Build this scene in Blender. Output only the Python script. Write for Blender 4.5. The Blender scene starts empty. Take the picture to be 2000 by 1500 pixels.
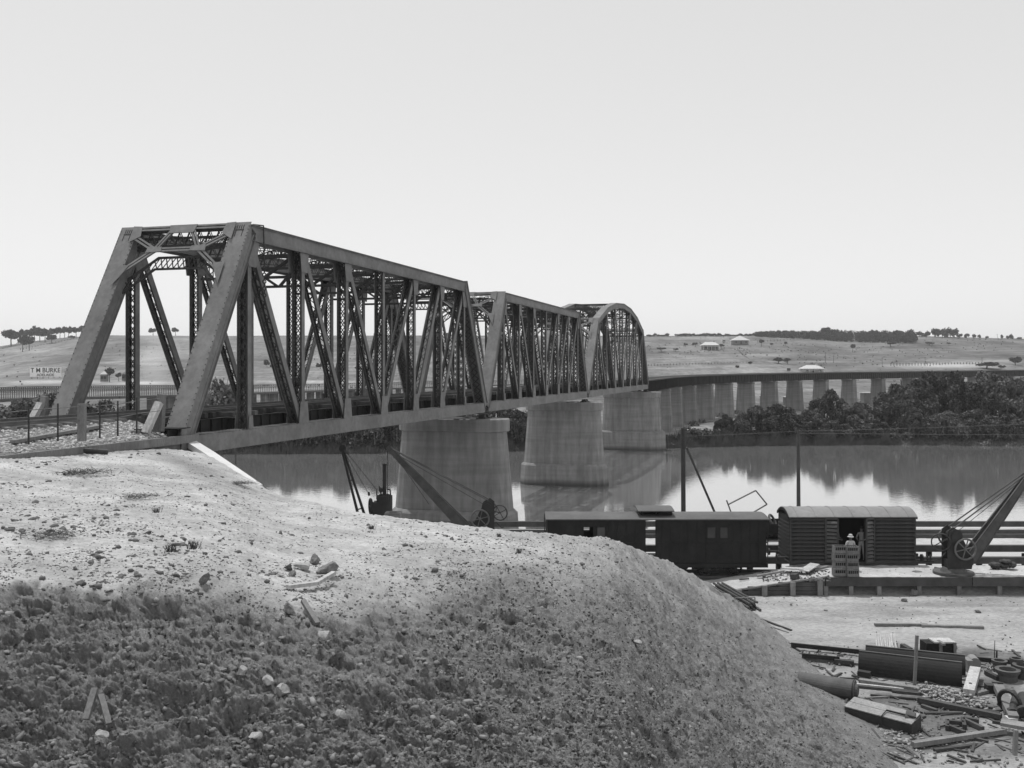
import bpy, math, random
import numpy as np
from mathutils import Vector, Matrix

random.seed(7)
RNG = np.random.default_rng(11)
scene = bpy.context.scene
COL = scene.collection

# ------------------------------------------------------------------ camera, light, exposure
EYE = 13.3                      # eye height above the river
F = 1900.0                      # focal length in photograph pixels
cam_d = bpy.data.cameras.new("camera")
cam = bpy.data.objects.new("camera", cam_d)
COL.objects.link(cam)
cam.location = (0, 0, EYE)
cam.rotation_euler = (math.radians(90), 0, 0)
cam_d.sensor_width = 36.0
cam_d.lens = F / 2000.0 * 36.0
cam_d.shift_y = -0.015
cam_d.clip_start = 0.1
cam_d.clip_end = 20000
scene.camera = cam

SUN_EL = math.radians(74.0)
SUN_AZ = math.radians(-34.0)    # from the view axis, negative = left, ahead of the camera
world = bpy.data.worlds.new("World")
scene.world = world
world.use_nodes = True
wn = world.node_tree
wn.nodes.clear()
w_out = wn.nodes.new("ShaderNodeOutputWorld")
w_bg = wn.nodes.new("ShaderNodeBackground")
w_sky = wn.nodes.new("ShaderNodeTexSky")
w_sky.sky_type = 'NISHITA'
w_sky.sun_disc = False
w_sky.sun_elevation = SUN_EL
w_sky.sun_rotation = SUN_AZ
w_sky.air_density = 1.0
w_sky.dust_density = 1.0
w_sky.ozone_density = 1.0
w_mix = wn.nodes.new("ShaderNodeRGBToBW")      # black-and-white plate
wn.links.new(w_sky.outputs[0], w_mix.inputs[0])
w_pow = wn.nodes.new("ShaderNodeMath")               # the plate's even rendering of a bright summer sky
w_pow.operation = 'POWER'
w_pow.inputs[1].default_value = 0.35
w_mul = wn.nodes.new("ShaderNodeMath")
w_mul.operation = 'MULTIPLY'
w_mul.inputs[1].default_value = 4.15
wn.links.new(w_mix.outputs[0], w_pow.inputs[0])
wn.links.new(w_pow.outputs[0], w_mul.inputs[0])
wn.links.new(w_mul.outputs[0], w_bg.inputs[0])
w_bg.inputs[1].default_value = 0.12
wn.links.new(w_bg.outputs[0], w_out.inputs[0])

sun_d = bpy.data.lights.new("sun", 'SUN')
sun_d.energy = 3.0
sun_d.angle = math.radians(0.5)
sun_d.color = (1.0, 1.0, 1.0)
sun = bpy.data.objects.new("sun", sun_d)
COL.objects.link(sun)
sdir = Vector((math.sin(SUN_AZ) * math.cos(SUN_EL), math.cos(SUN_AZ) * math.cos(SUN_EL), math.sin(SUN_EL)))
sun.rotation_euler = sdir.to_track_quat('Z', 'Y').to_euler()

vs = scene.view_settings
scene.display_settings.display_device = 'sRGB'
vs.view_transform = 'Standard'
vs.look = 'None'
vs.exposure = 0.0
vs.gamma = 1.0
vs.use_curve_mapping = False

# ------------------------------------------------------------------ helpers
def P(px, py, Y):
    """point at distance Y seen at pixel (px, py) of the photograph"""
    return Vector(((px - 1000.0) / F * Y, Y, EYE - (py - 720.0) / F * Y))

def mat(name, v, rough=0.85, amp=0.25, scale=1.5, bump=0.0, bscale=20.0, stretch=(1, 1, 1), amp2=0.0, scale2=12.0,
        metallic=0.0, spec=0.3, rand=0.0, coord='Object', bands=0.0, tide=0.0):
    m = bpy.data.materials.new(name)
    m.use_nodes = True
    nt = m.node_tree
    nt.nodes.clear()
    out = nt.nodes.new("ShaderNodeOutputMaterial")
    bs = nt.nodes.new("ShaderNodeBsdfPrincipled")
    nt.links.new(bs.outputs[0], out.inputs[0])
    bs.inputs['Roughness'].default_value = rough
    bs.inputs['Metallic'].default_value = metallic
    bs.inputs['Specular IOR Level'].default_value = spec
    tc = nt.nodes.new("ShaderNodeTexCoord")
    mp = nt.nodes.new("ShaderNodeMapping")
    mp.inputs['Scale'].default_value = stretch
    nt.links.new(tc.outputs[coord], mp.inputs[0])
    def noise(sc, det):
        n = nt.nodes.new("ShaderNodeTexNoise")
        n.inputs['Scale'].default_value = sc
        n.inputs['Detail'].default_value = det
        n.inputs['Roughness'].default_value = 0.65
        nt.links.new(mp.outputs[0], n.inputs['Vector'])
        return n
    n1 = noise(scale, 6)
    mr = nt.nodes.new("ShaderNodeMapRange")
    mr.inputs['From Min'].default_value = 0.3
    mr.inputs['From Max'].default_value = 0.7
    mr.inputs['To Min'].default_value = v * (1 - amp)
    mr.inputs['To Max'].default_value = v * (1 + amp)
    nt.links.new(n1.outputs[0], mr.inputs[0])
    val = mr.outputs[0]
    def mul(val, src, a, lo=0.3, hi=0.7):
        r = nt.nodes.new("ShaderNodeMapRange")
        r.inputs['From Min'].default_value = lo
        r.inputs['From Max'].default_value = hi
        r.inputs['To Min'].default_value = 1 - a
        r.inputs['To Max'].default_value = 1 + a
        nt.links.new(src, r.inputs[0])
        mm = nt.nodes.new("ShaderNodeMath")
        mm.operation = 'MULTIPLY'
        nt.links.new(val, mm.inputs[0])
        nt.links.new(r.outputs[0], mm.inputs[1])
        return mm.outputs[0]
    if amp2 > 0:
        n2 = noise(scale2, 5)
        val = mul(val, n2.outputs[0], amp2)
    if rand > 0:
        oi = nt.nodes.new("ShaderNodeObjectInfo")
        val = mul(val, oi.outputs['Random'], rand, 0, 1)
    if bands > 0:
        m2 = nt.nodes.new("ShaderNodeMapping"); m2.inputs['Scale'].default_value = (.10, .10, 1.5)
        nt.links.new(tc.outputs[coord], m2.inputs[0])
        nb2 = nt.nodes.new("ShaderNodeTexNoise"); nb2.inputs['Scale'].default_value = 1.6; nb2.inputs['Detail'].default_value = 3
        nt.links.new(m2.outputs[0], nb2.inputs['Vector'])
        val = mul(val, nb2.outputs[0], bands, .35, .65)
        m3 = nt.nodes.new("ShaderNodeMapping"); m3.inputs['Scale'].default_value = (1.6, 1.6, .06)
        nt.links.new(tc.outputs[coord], m3.inputs[0])
        nb3 = nt.nodes.new("ShaderNodeTexNoise"); nb3.inputs['Scale'].default_value = 1.5; nb3.inputs['Detail'].default_value = 5
        nt.links.new(m3.outputs[0], nb3.inputs['Vector'])
        val = mul(val, nb3.outputs[0], bands * 1.2, .35, .65)
    if tide > 0:                       # damp, weed-darkened zone just above the water
        gp = nt.nodes.new("ShaderNodeNewGeometry"); sx = nt.nodes.new("ShaderNodeSeparateXYZ")
        nt.links.new(gp.outputs['Position'], sx.inputs[0])
        tr = nt.nodes.new("ShaderNodeMapRange")
        for k_, t_ in zip(('From Min', 'From Max', 'To Min', 'To Max'), (.15, .75, tide, 1.0)):
            tr.inputs[k_].default_value = t_
        nt.links.new(sx.outputs[2], tr.inputs[0])
        tm = nt.nodes.new("ShaderNodeMath"); tm.operation = 'MULTIPLY'
        nt.links.new(val, tm.inputs[0]); nt.links.new(tr.outputs[0], tm.inputs[1]); val = tm.outputs[0]
    cc = nt.nodes.new("ShaderNodeCombineColor")
    for i in range(3):
        nt.links.new(val, cc.inputs[i])
    nt.links.new(cc.outputs[0], bs.inputs['Base Color'])
    if bump > 0:
        nb = noise(bscale, 4)
        bp = nt.nodes.new("ShaderNodeBump")
        bp.inputs['Strength'].default_value = bump
        bp.inputs['Distance'].default_value = 0.05
        nt.links.new(nb.outputs[0], bp.inputs['Height'])
        nt.links.new(bp.outputs[0], bs.inputs['Normal'])
    m["nodes_val"] = 1
    return m

M_STEEL = mat("grey_painted_steel", 0.175, 0.7, 0.24, 0.6, 0.15, 8, amp2=0.18, scale2=3.5, spec=0.25)
M_STEEL_SHADE = mat("shaded_inner_steel", 0.052, 0.8, 0.3, 0.9, 0.15, 8, amp2=0.15, scale2=5, spec=0.2)  # same steel darkened: shade on lacing and inner bracing put into the colour
M_STEEL_DK = mat("dark_girder_steel", 0.032, 0.8, 0.3, 1.2, 0.2, 8, (1, 1, .3), spec=0.2)  # one dark tone for floor girders, viaduct girders and end plates
M_RAIL = mat("rail_steel", 0.12, 0.5, 0.3, 2, spec=0.4)
M_CONC = mat("weathered_concrete", 0.205, 0.9, 0.2, 0.35, 0.3, 5, (1, 1, .25), 0.16, 2.0, bands=.10, tide=.35)
M_CONC_L = mat("pale_concrete", 0.58, 0.9, 0.12, 1.0, 0.3, 9, amp2=0.08, scale2=14)
M_CONC_V = mat("viaduct_pier_concrete", 0.20, 0.9, 0.14, 0.2, 0.2, 5, (1, 1, .3), 0.1, 1.0, rand=0.25, bands=.12)
M_WOOD = mat("weathered_timber", 0.20, 0.9, 0.25, 1.6, 0.5, 16, (1, 1, .4), 0.2, 18, rand=0.2)
M_WOOD_T = mat("grey_bridge_tie", 0.11, 0.9, 0.3, 2, 0.3, 14, rand=.3)
M_WOOD_L = mat("pale_sunbleached_timber", 0.42, 0.9, 0.22, 2.0, 0.5, 14, (1, 1, .3), 0.25, 14)
M_WOOD_M = mat("boarded_timber_top", 0.27, 0.9, 0.22, 2.0, 0.5, 14, (1, 1, .3), 0.25, 14)
M_WOOD_DK = mat("dark_tarred_timber", 0.07, 0.9, 0.3, 1.8, 0.4, 14, rand=0.25)
M_WAGON = mat("dark_wagon_paint", 0.020, 0.75, 0.35, 1.0, 0.2, 12, amp2=0.15, scale2=6, spec=0.2)
M_LOUVRE = mat("dusty_louvre_paint", 0.060, 0.8, 0.3, 1.0, 0.1, 12, amp2=0.2, scale2=5, spec=0.2)
M_ROOF = mat("dusty_canvas_roof", 0.22, 0.85, 0.15, 0.8, 0.1, 8, amp2=0.1, scale2=5)
M_ROOF_DK = mat("sooty_roof", 0.11, 0.85, 0.2, 0.8, amp2=0.1, scale2=5)
M_IRON = mat("dark_cast_iron", 0.035, 0.65, 0.3, 2.0, 0.2, 12, spec=0.35)
M_CRANE = mat("worn_crane_paint", 0.085, 0.7, 0.3, 2.0, 0.2, 12, spec=0.3)
M_GEAR = mat("worn_gear_iron", 0.14, 0.6, 0.3, 2.0)
M_CRATE = mat("crate_timber", 0.17, 0.9, 0.2, 3.0, 0.3, 20, amp2=0.15, scale2=14, rand=0.15)
M_STONE = mat("grey_clod", 0.13, 0.95, 0.35, 1.5, 0.5, 18, amp2=0.3, scale2=7)
M_STONE_L = mat("pale_stone", 0.33, 0.95, 0.2, 3.0, 0.4, 18, amp2=0.2, scale2=9)
M_BED = mat("ballast_dirt", 0.16, 0.95, 0.3, 4, 0.5, 20)
M_BALLAST = mat("ballast_stone", 0.40, 0.95, 0.45, 2.5, 0.4, 20, amp2=0.3, scale2=6)
M_LEAF_W = mat("willow_leaf", 0.095, 0.8, 0.65, 0.5, amp2=0.35, scale2=1.6, spec=0.15, rand=0.35)
M_LEAF_P = mat("pale_shrub_leaf", 0.12, 0.8, 0.45, 0.4, amp2=0.3, scale2=1.6, spec=0.15, rand=0.2)
M_LEAF_D = mat("far_tree_leaf", 0.05, 0.85, 0.35, 0.3, amp2=0.2, scale2=1, spec=0.1, rand=0.2)
M_REED = mat("reed_blade", 0.075, 0.85, 0.4, 0.4, amp2=0.2, scale2=2, spec=0.1)
M_BARK = mat("tree_bark", 0.09, 0.95, 0.3, 3, 0.4, 10)
M_TUFT = mat("dry_dark_tuft", 0.07, 0.9, 0.3, 4)
M_WHITE = mat("white_sign_paint", 0.92, 0.7, 0.08, 1.0)
M_BLACK = mat("black_sign_paint", 0.03, 0.7, 0.2, 1.0)
M_TIN = mat("bright_tin_roof", 0.50, 0.6, 0.1, 0.6)
M_HWALL = mat("house_wall", 0.16, 0.9, 0.2, 0.6)
M_HWALL_L = mat("pale_house_wall", 0.45, 0.9, 0.15, 0.6)
M_HDARK = mat("dark_opening", 0.02, 0.9, 0.2, 1)
M_SKIN = mat("skin", 0.10, 0.7, 0.1, 6)
M_SHIRT = mat("light_shirt", 0.42, 0.9, 0.12, 6, 0.3, 20)
M_SHIRT_D = mat("grey_shirt", 0.22, 0.9, 0.15, 6, 0.3, 20)
M_TROUSER = mat("pale_trousers", 0.30, 0.9, 0.12, 6, 0.3, 20)
M_HAIR = mat("dark_hair", 0.02, 0.8, 0.2, 20)
M_HAT = mat("pale_hat", 0.45, 0.9, 0.1, 8)
M_GLASS = mat("dusty_window_glass", 0.06, 0.15, 0.2, 2, spec=0.6)
M_RB = mat("road_bridge_iron", 0.10, 0.8, 0.2, 0.5)
M_PLATF = mat("dusty_platform_earth", 0.42, 0.95, 0.15, 0.9, 0.6, 10, amp2=0.16, scale2=5)

class MB:
    def __init__(s):
        s.v = []; s.f = []
    def add(s, vs_, fs):
        n = len(s.v)
        s.v += [tuple(q) for q in vs_]
        s.f += [tuple(i + n for i in q) for q in fs]
        return s
    BF = [(0, 3, 2, 1), (4, 5, 6, 7), (0, 1, 5, 4), (1, 2, 6, 5), (2, 3, 7, 6), (3, 0, 4, 7)]
    def box(s, c, d, R=None):
        x, y, z = d[0] / 2, d[1] / 2, d[2] / 2
        q = [Vector(t) for t in ((-x, -y, -z), (x, -y, -z), (x, y, -z), (-x, y, -z), (-x, -y, z), (x, -y, z), (x, y, z), (-x, y, z))]
        c = Vector(c)
        if R is not None:
            q = [R @ t for t in q]
        return s.add([c + t for t in q], MB.BF)
    def bar(s, p0, p1, w, h, up=(0, 0, 1), w1=None, h1=None):
        """w across (side), h along up"""
        p0 = Vector(p0); p1 = Vector(p1)
        d = (p1 - p0).normalized()
        up = Vector(up)
        sd = d.cross(up)
        if sd.length < 1e-5:
            sd = d.cross(Vector((1, 0, 0)))
        sd.normalize()
        u = sd.cross(d).normalized()
        w1 = w if w1 is None else w1
        h1 = h if h1 is None else h1
        q = []
        for p, a, b in ((p0, w / 2, h / 2), (p1, w1 / 2, h1 / 2)):
            q += [p - sd * a - u * b, p + sd * a - u * b, p + sd * a + u * b, p - sd * a + u * b]
        return s.add(q, [(0, 1, 2, 3), (4, 7, 6, 5), (0, 4, 5, 1), (1, 5, 6, 2), (2, 6, 7, 3), (3, 7, 4, 0)])
    def cyl(s, p0, p1, r0, r1=None, n=12, caps=True):
        r1 = r0 if r1 is None else r1
        p0 = Vector(p0); p1 = Vector(p1)
        d = (p1 - p0).normalized()
        a = d.cross(Vector((0, 0, 1)))
        if a.length < 1e-3:
            a = d.cross(Vector((0, 1, 0)))
        a.normalize(); b = d.cross(a)
        q = []
        for p, r in ((p0, r0), (p1, r1)):
            for i in range(n):
                t = 2 * math.pi * i / n
                q.append(p + a * (math.cos(t) * r) + b * (math.sin(t) * r))
        fs = [(i, (i + 1) % n, n + (i + 1) % n, n + i) for i in range(n)]
        if caps:
            fs += [tuple(range(n - 1, -1, -1)), tuple(range(n, 2 * n))]
        return s.add(q, fs)
    def tube(s, pts, r, n=6):
        for i in range(len(pts) - 1):
            s.cyl(pts[i], pts[i + 1], r, r, n)
        return s
    def ring(s, c, axis, R, r, n=20, m=6):
        c = Vector(c); ax = Vector(axis).normalized()
        a = ax.cross(Vector((0, 0, 1)))
        if a.length < 1e-3:
            a = Vector((1, 0, 0))
        a.normalize(); b = ax.cross(a)
        q = []; fs = []
        for i in range(n):
            t = 2 * math.pi * i / n
            rad = a * math.cos(t) + b * math.sin(t)
            for j in range(m):
                u = 2 * math.pi * j / m
                q.append(c + rad * (R + r * math.cos(u)) + ax * (r * math.sin(u)))
        for i in range(n):
            for j in range(m):
                fs.append((i * m + j, ((i + 1) % n) * m + j, ((i + 1) % n) * m + (j + 1) % m, i * m + (j + 1) % m))
        return s.add(q, fs)
    def prism(s, pts, off):
        """closed polygon pts (3D) extruded by the vector off"""
        off = Vector(off); n = len(pts)
        q = [Vector(p) for p in pts]
        q += [p + off for p in q]
        fs = [tuple(range(n - 1, -1, -1)), tuple(range(n, 2 * n))]
        fs += [(i, (i + 1) % n, n + (i + 1) % n, n + i) for i in range(n)]
        return s.add(q, fs)
    def loft(s, rings, caps=True):
        n = len(rings[0]); q = []
        for r in rings:
            q += r
        fs = []
        for k in range(len(rings) - 1):
            for i in range(n):
                fs.append((k * n + i, k * n + (i + 1) % n, (k + 1) * n + (i + 1) % n, (k + 1) * n + i))
        if caps:
            fs += [tuple(range(n - 1, -1, -1)), tuple(range((len(rings) - 1) * n, len(rings) * n))]
        return s.add(q, fs)
    def mesh(s, name, m, rel=(0, 0, 0)):
        me = bpy.data.meshes.new(name)
        r = Vector(rel)
        me.from_pydata([(a[0] - r.x, a[1] - r.y, a[2] - r.z) for a in s.v], [], s.f)
        me.materials.append(m)
        me.update()
        return me

def link(name, me, parent=None, loc=None, kind=None, label=None, cat=None, group=None):
    o = bpy.data.objects.new(name, me)
    COL.objects.link(o)
    if parent is not None:
        o.parent = parent
    if loc is not None:
        o.location = loc
    for k, v in (('kind', kind), ('label', label), ('category', cat), ('group', group)):
        if v:
            o[k] = v
    return o

def thing(name, label, cat, loc=(0, 0, 0), rz=0.0, group=None):
    o = link(name, None, None, loc, None, label, cat, group)
    o.rotation_euler = (0, 0, rz)
    return o

def part(name, mb, m, parent, world=True, **kw):
    """mesh given in world coordinates under an unrotated parent (world) or in the parent's own frame"""
    rel = parent.location if world and parent is not None else (0, 0, 0)
    if world and parent is not None and parent.parent is not None:
        rel = Vector(parent.location) + Vector(parent.parent.location)
    return link(name, mb.mesh(name, m, rel), parent, **kw)

def solo(name, mb, m, base, label, cat, group=None, **kw):
    return link(name, mb.mesh(name, m, base), None, base, kw.get('kind'), label, cat, group)

def clone(root, loc, rz=None, label=None, group=None, scale=None):
    r = root.copy(); COL.objects.link(r); r.location = loc
    if rz is not None:
        r.rotation_euler = (0, 0, rz)
    if scale is not None:
        r.scale = scale
    if label:
        r['label'] = label
    if group:
        r['group'] = group
    for ch in list(root.children):
        c = ch.copy(); COL.objects.link(c); c.parent = r
        for g in ch.children:
            d = g.copy(); COL.objects.link(d); d.parent = c
    return r

def np_mesh(name, V, Fq, m, smooth=False):
    """vertices (n,3) and quads/tris (k,3|4) as numpy arrays"""
    me = bpy.data.meshes.new(name)
    n, k, c = len(V), len(Fq), Fq.shape[1]
    me.vertices.add(n)
    me.vertices.foreach_set("co", np.ascontiguousarray(V, dtype=np.float32).ravel())
    me.loops.add(k * c)
    me.loops.foreach_set("vertex_index", np.ascontiguousarray(Fq, dtype=np.int32).ravel())
    me.polygons.add(k)
    me.polygons.foreach_set("loop_start", np.arange(0, k * c, c, dtype=np.int32))
    if smooth:
        me.polygons.foreach_set("use_smooth", np.ones(k, dtype=bool))
    me.update(calc_edges=True)
    me.validate()
    me.materials.append(m)
    return me

def _hash(ix, iy, iz, seed):
    h = (ix.astype(np.int64) * 374761393 + iy.astype(np.int64) * 668265263 + iz.astype(np.int64) * 2147483647 + seed * 1274126177) & 0xffffffff
    h = ((h ^ (h >> 13)) * 1274126177) & 0xffffffff
    h = (h ^ (h >> 16)) & 0xffffffff
    return h.astype(np.float64) / 4294967295.0

def vnoise(p, sc, seed=0):
    q = p * sc
    i = np.floor(q).astype(np.int64); f = q - i
    f = f * f * (3 - 2 * f)
    r = 0
    for dx in (0, 1):
        for dy in (0, 1):
            for dz in (0, 1):
                w = (f[:, 0] if dx else 1 - f[:, 0]) * (f[:, 1] if dy else 1 - f[:, 1]) * (f[:, 2] if dz else 1 - f[:, 2])
                r = r + w * _hash(i[:, 0] + dx, i[:, 1] + dy, i[:, 2] + dz, seed)
    return r

def fbm(p, sc, octv=4, seed=0, gain=0.5):
    r = 0; a = 1.0; t = 0
    for k in range(octv):
        r = r + a * vnoise(p, sc * 2 ** k, seed + k); t += a; a *= gain
    return r / t

# ------------------------------------------------------------------ river, far bank and hills
def water_material():
    m = bpy.data.materials.new("river_water")
    m.use_nodes = True
    nt = m.node_tree
    nt.nodes.clear()
    out = nt.nodes.new("ShaderNodeOutputMaterial")
    df = nt.nodes.new("ShaderNodeBsdfDiffuse"); df.inputs[0].default_value = (.23, .23, .23, 1)      # silt
    gl = nt.nodes.new("ShaderNodeBsdfGlossy"); gl.inputs[0].default_value = (1, 1, 1, 1); gl.inputs['Roughness'].default_value = .03
    fr = nt.nodes.new("ShaderNodeFresnel"); fr.inputs[0].default_value = 1.5
    pw = nt.nodes.new("ShaderNodeMath"); pw.operation = 'POWER'; pw.inputs[1].default_value = .45
    nt.links.new(fr.outputs[0], pw.inputs[0])
    mxs = nt.nodes.new("ShaderNodeMixShader")
    nt.links.new(pw.outputs[0], mxs.inputs[0]); nt.links.new(df.outputs[0], mxs.inputs[1]); nt.links.new(gl.outputs[0], mxs.inputs[2])
    nt.links.new(mxs.outputs[0], out.inputs[0])
    tc = nt.nodes.new("ShaderNodeTexCoord")
    mp = nt.nodes.new("ShaderNodeMapping")
    mp.inputs['Scale'].default_value = (0.5, 1.0, 1)
    nt.links.new(tc.outputs['Object'], mp.inputs[0])
    n1 = nt.nodes.new("ShaderNodeTexNoise")
    n1.inputs['Scale'].default_value = 2.2
    n1.inputs['Detail'].default_value = 3
    nt.links.new(mp.outputs[0], n1.inputs['Vector'])
    bp = nt.nodes.new("ShaderNodeBump")
    bp.inputs['Strength'].default_value = 0.05
    bp.inputs['Distance'].default_value = 0.12
    nt.links.new(n1.outputs[0], bp.inputs['Height'])
    for nd in (df, gl, fr):
        nt.links.new(bp.outputs[0], nd.inputs['Normal'])
    return m

w = MB()
w.add([(-600, 20, 0), (600, 20, 0), (600, 400, 0), (-600, 400, 0)], [(0, 1, 2, 3)])
link("river", w.mesh("river", water_material()), kind="structure")

SH_X = np.array([-2500, -600, 0, 400, 780, 1000, 1180, 1310, 1450, 1700, 2000, 2600, 4500.])
SH_Y = np.array([140, 146, 149, 151, 152, 156, 163, 163, 167, 169.5, 166.5, 160, 150.])
CR_X = np.array([-2500, -400, 0, 60, 130, 200, 400, 850, 1270, 1500, 1660, 1790, 1900, 2000, 2500, 4500.])
CR_P = np.array([700, 690, 676, 667, 659, 655, 656, 655, 656, 655, 664, 656, 659, 662, 668, 690.])
PR_Y = np.array([330, 400, 500, 620, 760, 900.])
PR_L = np.array([791, 766, 737, 706, 677, 655.])

def land_z(px, Y):
    """height of the far land at azimuth px (photograph column) and distance Y"""
    px = np.asarray(px, float); Y = np.asarray(Y, float)
    sh = np.interp(px, SH_X, SH_Y)
    cr = np.interp(px, CR_X, CR_P)
    yy = np.interp(Y, PR_Y, PR_L)
    yy = 791 + (yy - 791) * (791 - cr) / (791 - 655)
    hill = EYE - (yy - 720) / F * Y
    flat = 1.1
    z = np.where(Y < 330, flat, hill)
    bank = np.clip((Y - sh) / 4.0, -1, 1)
    z = np.where(Y < sh + 4, -1.2 + (flat + 1.2) * np.clip((Y - sh + 3) / 7.0, 0, 1), z)
    z = np.where(Y > 900, hill - (Y - 900) * 0.0 + 0, z)
    back = np.clip((Y - 920) / 800.0, 0, 1)
    zc = EYE - (cr - 720) / F * 920
    z = np.where(Y > 920, zc * (1 - back) + (-5) * back, z)
    return z

def far_land():
    pxs = np.linspace(-2400, 4400, 700)
    Ys = np.concatenate([np.linspace(136, 180, 30), np.linspace(184, 330, 40), np.linspace(335, 940, 170), np.array([960, 1000, 1080, 1200, 1500])])
    G = np.meshgrid(pxs, Ys, indexing='xy')
    px, Y = G[0].ravel(), G[1].ravel()
    z = land_z(px, Y)
    X = (px - 1000) / F * Y
    p = np.stack([X, Y, 0 * X], 1)
    und = (fbm(p, 1 / 70., 4, 5) - 0.5)
    z = z + und * np.clip((Y - 175) / 200, 0, 1) * np.where(Y > 330, 5.0, 1.2) * np.clip((1000 - Y) / 100, 0, 1) * np.clip((905 - Y) / 80, 0.12, 1)
    V = np.stack([X, Y, z], 1)
    nx, ny = len(pxs), len(Ys)
    i = np.arange(ny - 1)[:, None] * nx + np.arange(nx - 1)[None, :]
    i = i.ravel()
    Fq = np.stack([i, i + 1, i + nx + 1, i + nx], 1)
    m = bpy.data.materials.new("dry_grass_hills")
    m.use_nodes = True
    nt = m.node_tree; bs = nt.nodes["Principled BSDF"]
    bs.inputs['Roughness'].default_value = 0.95
    bs.inputs['Specular IOR Level'].default_value = 0.1
    tc = nt.nodes.new("ShaderNodeTexCoord")
    def nz(sc, det, rough=.6, st=(1, 1, 1)):
        mp = nt.nodes.new("ShaderNodeMapping"); mp.inputs['Scale'].default_value = st
        nt.links.new(tc.outputs['Object'], mp.inputs[0])
        n = nt.nodes.new("ShaderNodeTexNoise"); n.inputs['Scale'].default_value = sc
        n.inputs['Detail'].default_value = det; n.inputs['Roughness'].default_value = rough
        nt.links.new(mp.outputs[0], n.inputs['Vector'])
        return n.outputs[0]
    def rng(s, a, b, c, d):
        r = nt.nodes.new("ShaderNodeMapRange")
        for k, t in zip(('From Min', 'From Max', 'To Min', 'To Max'), (a, b, c, d)):
            r.inputs[k].default_value = t
        nt.links.new(s, r.inputs[0]); return r.outputs[0]
    def mth(op, a, b):
        r = nt.nodes.new("ShaderNodeMath"); r.operation = op
        for k, t in enumerate((a, b)):
            if isinstance(t, float): r.inputs[k].default_value = t
            else: nt.links.new(t, r.inputs[k])
        return r.outputs[0]
    base = rng(nz(0.012, 8, .62, (1, .45, 1)), .3, .7, 0.07, 0.27)
    fine = mth('MULTIPLY', rng(nz(0.42, 8, .85, (1, .13, 1)), .3, .7, 0.50, 1.5), rng(nz(0.05, 5, .7, (.5, 2.2, 1)), .35, .65, .70, 1.25))
    spots = rng(nz(0.16, 3, .6), .63, .70, 1.0, 0.45)
    scrub = rng(nz(0.02, 6, .75, (1, 1, 1)), .45, .60, 1.0, 0.62)
    val = mth('MULTIPLY', mth('MULTIPLY', base, fine), mth('MULTIPLY', spots, scrub))
    at = nt.nodes.new("ShaderNodeAttribute"); at.attribute_name = "bare_haze"
    val = mth('ADD', val, mth('MULTIPLY', at.outputs['Fac'], 0.30))
    cc = nt.nodes.new("ShaderNodeCombineColor")
    for k in range(3): nt.links.new(val, cc.inputs[k])
    nt.links.new(cc.outputs[0], bs.inputs['Base Color'])
    me = np_mesh("hills", V, Fq, m, True)
    # bare, trodden and sandy patches (tracks, cuttings); the first paints drifting haze onto the hill
    bare_haze = np.zeros(len(X))
    zpix = 720 - (z - EYE) / Y * F
    def patch(px0, py0, sx, sy, a):
        return a * np.exp(-((px - px0) / sx) ** 2 - ((zpix - py0) / sy) ** 2)
    for q in ((300, 706, 35, 45, .5), (90, 746, 130, 4, .7), (290, 748, 60, 3, .8), (1840, 714, 80, 4, .9), (1600, 706, 60, 2.0, .5),
              (1490, 694, 60, 4, .35), (60, 686, 70, 5, .3), (1330, 719, 60, 2.5, .35), (1960, 705, 60, 3, .3), (600, 745, 150, 4, .35), (960, 712, 60, 5, .4), (1520, 656, 20, 4, .4)):
        bare_haze += patch(*q)
    bare_haze += 0.06 * np.clip((700 - px) / 700, 0, 1) * (Y > 400)
    bare_haze *= (0.7 + 0.6 * vnoise(p, 0.05, 3))
    at_ = me.attributes.new("bare_haze", 'FLOAT', 'POINT')
    at_.data.foreach_set("value", np.clip(bare_haze, 0, 1).astype(np.float32))
    link("hills", me, kind="structure")
far_land()

def land(px, Y):
    return Vector(((px - 1000) / F * Y, Y, float(land_z(px, Y))))

def land_at(px, py):
    """point on the far slope seen at pixel (px, py)"""
    Ys = np.linspace(340, 905, 400)
    z = land_z(np.full(400, px), Ys)
    pp = 720 - (z - EYE) / Ys * F
    k = int(np.argmin(np.abs(pp - py)))
    return land(px, float(Ys[k]))

# ------------------------------------------------------------------ railway truss bridge
TH = math.atan(540.0 / 1900.0)
BD = Vector((math.sin(TH), math.cos(TH), 0))         # along the bridge
BL = Vector((-math.cos(TH), math.sin(TH), 0))        # towards its far side
BO = Vector((0.28421 * 37.6 - 22.956, 37.6, 0))      # near outer plane at the abutment
BRZ = math.radians(90) - TH
ZB = 10.0                                            # underside of the bottom chord
L1 = 38.4
VN, VF = 0.42, 6.02                                  # truss centre planes

def B(u, v, w_):
    return BO + BD * u + BL * v + Vector((0, 0, w_))

def lace(mb, p0, p1, wid, off, ax_w, ax_d, pitch, cross=False, t=0.045):
    """zig-zag bars between the two channel webs, on one face; ax_w across, ax_d = face normal * off"""
    p0 = Vector(p0); p1 = Vector(p1)
    d = p1 - p0; n = max(2, int(d.length / pitch)); st = d / n
    a = Vector(ax_w) * (wid / 2 - 0.03); o = Vector(ax_d) * off
    for i in range(n):
        s = 1 if i % 2 else -1
        mb.bar(p0 + st * i + a * s + o, p0 + st * (i + 1) - a * s + o, t, 0.012, ax_d)
        if cross:
            mb.bar(p0 + st * i - a * s + o * 1.04, p0 + st * (i + 1) + a * s + o * 1.04, t, 0.012, ax_d)

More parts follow.
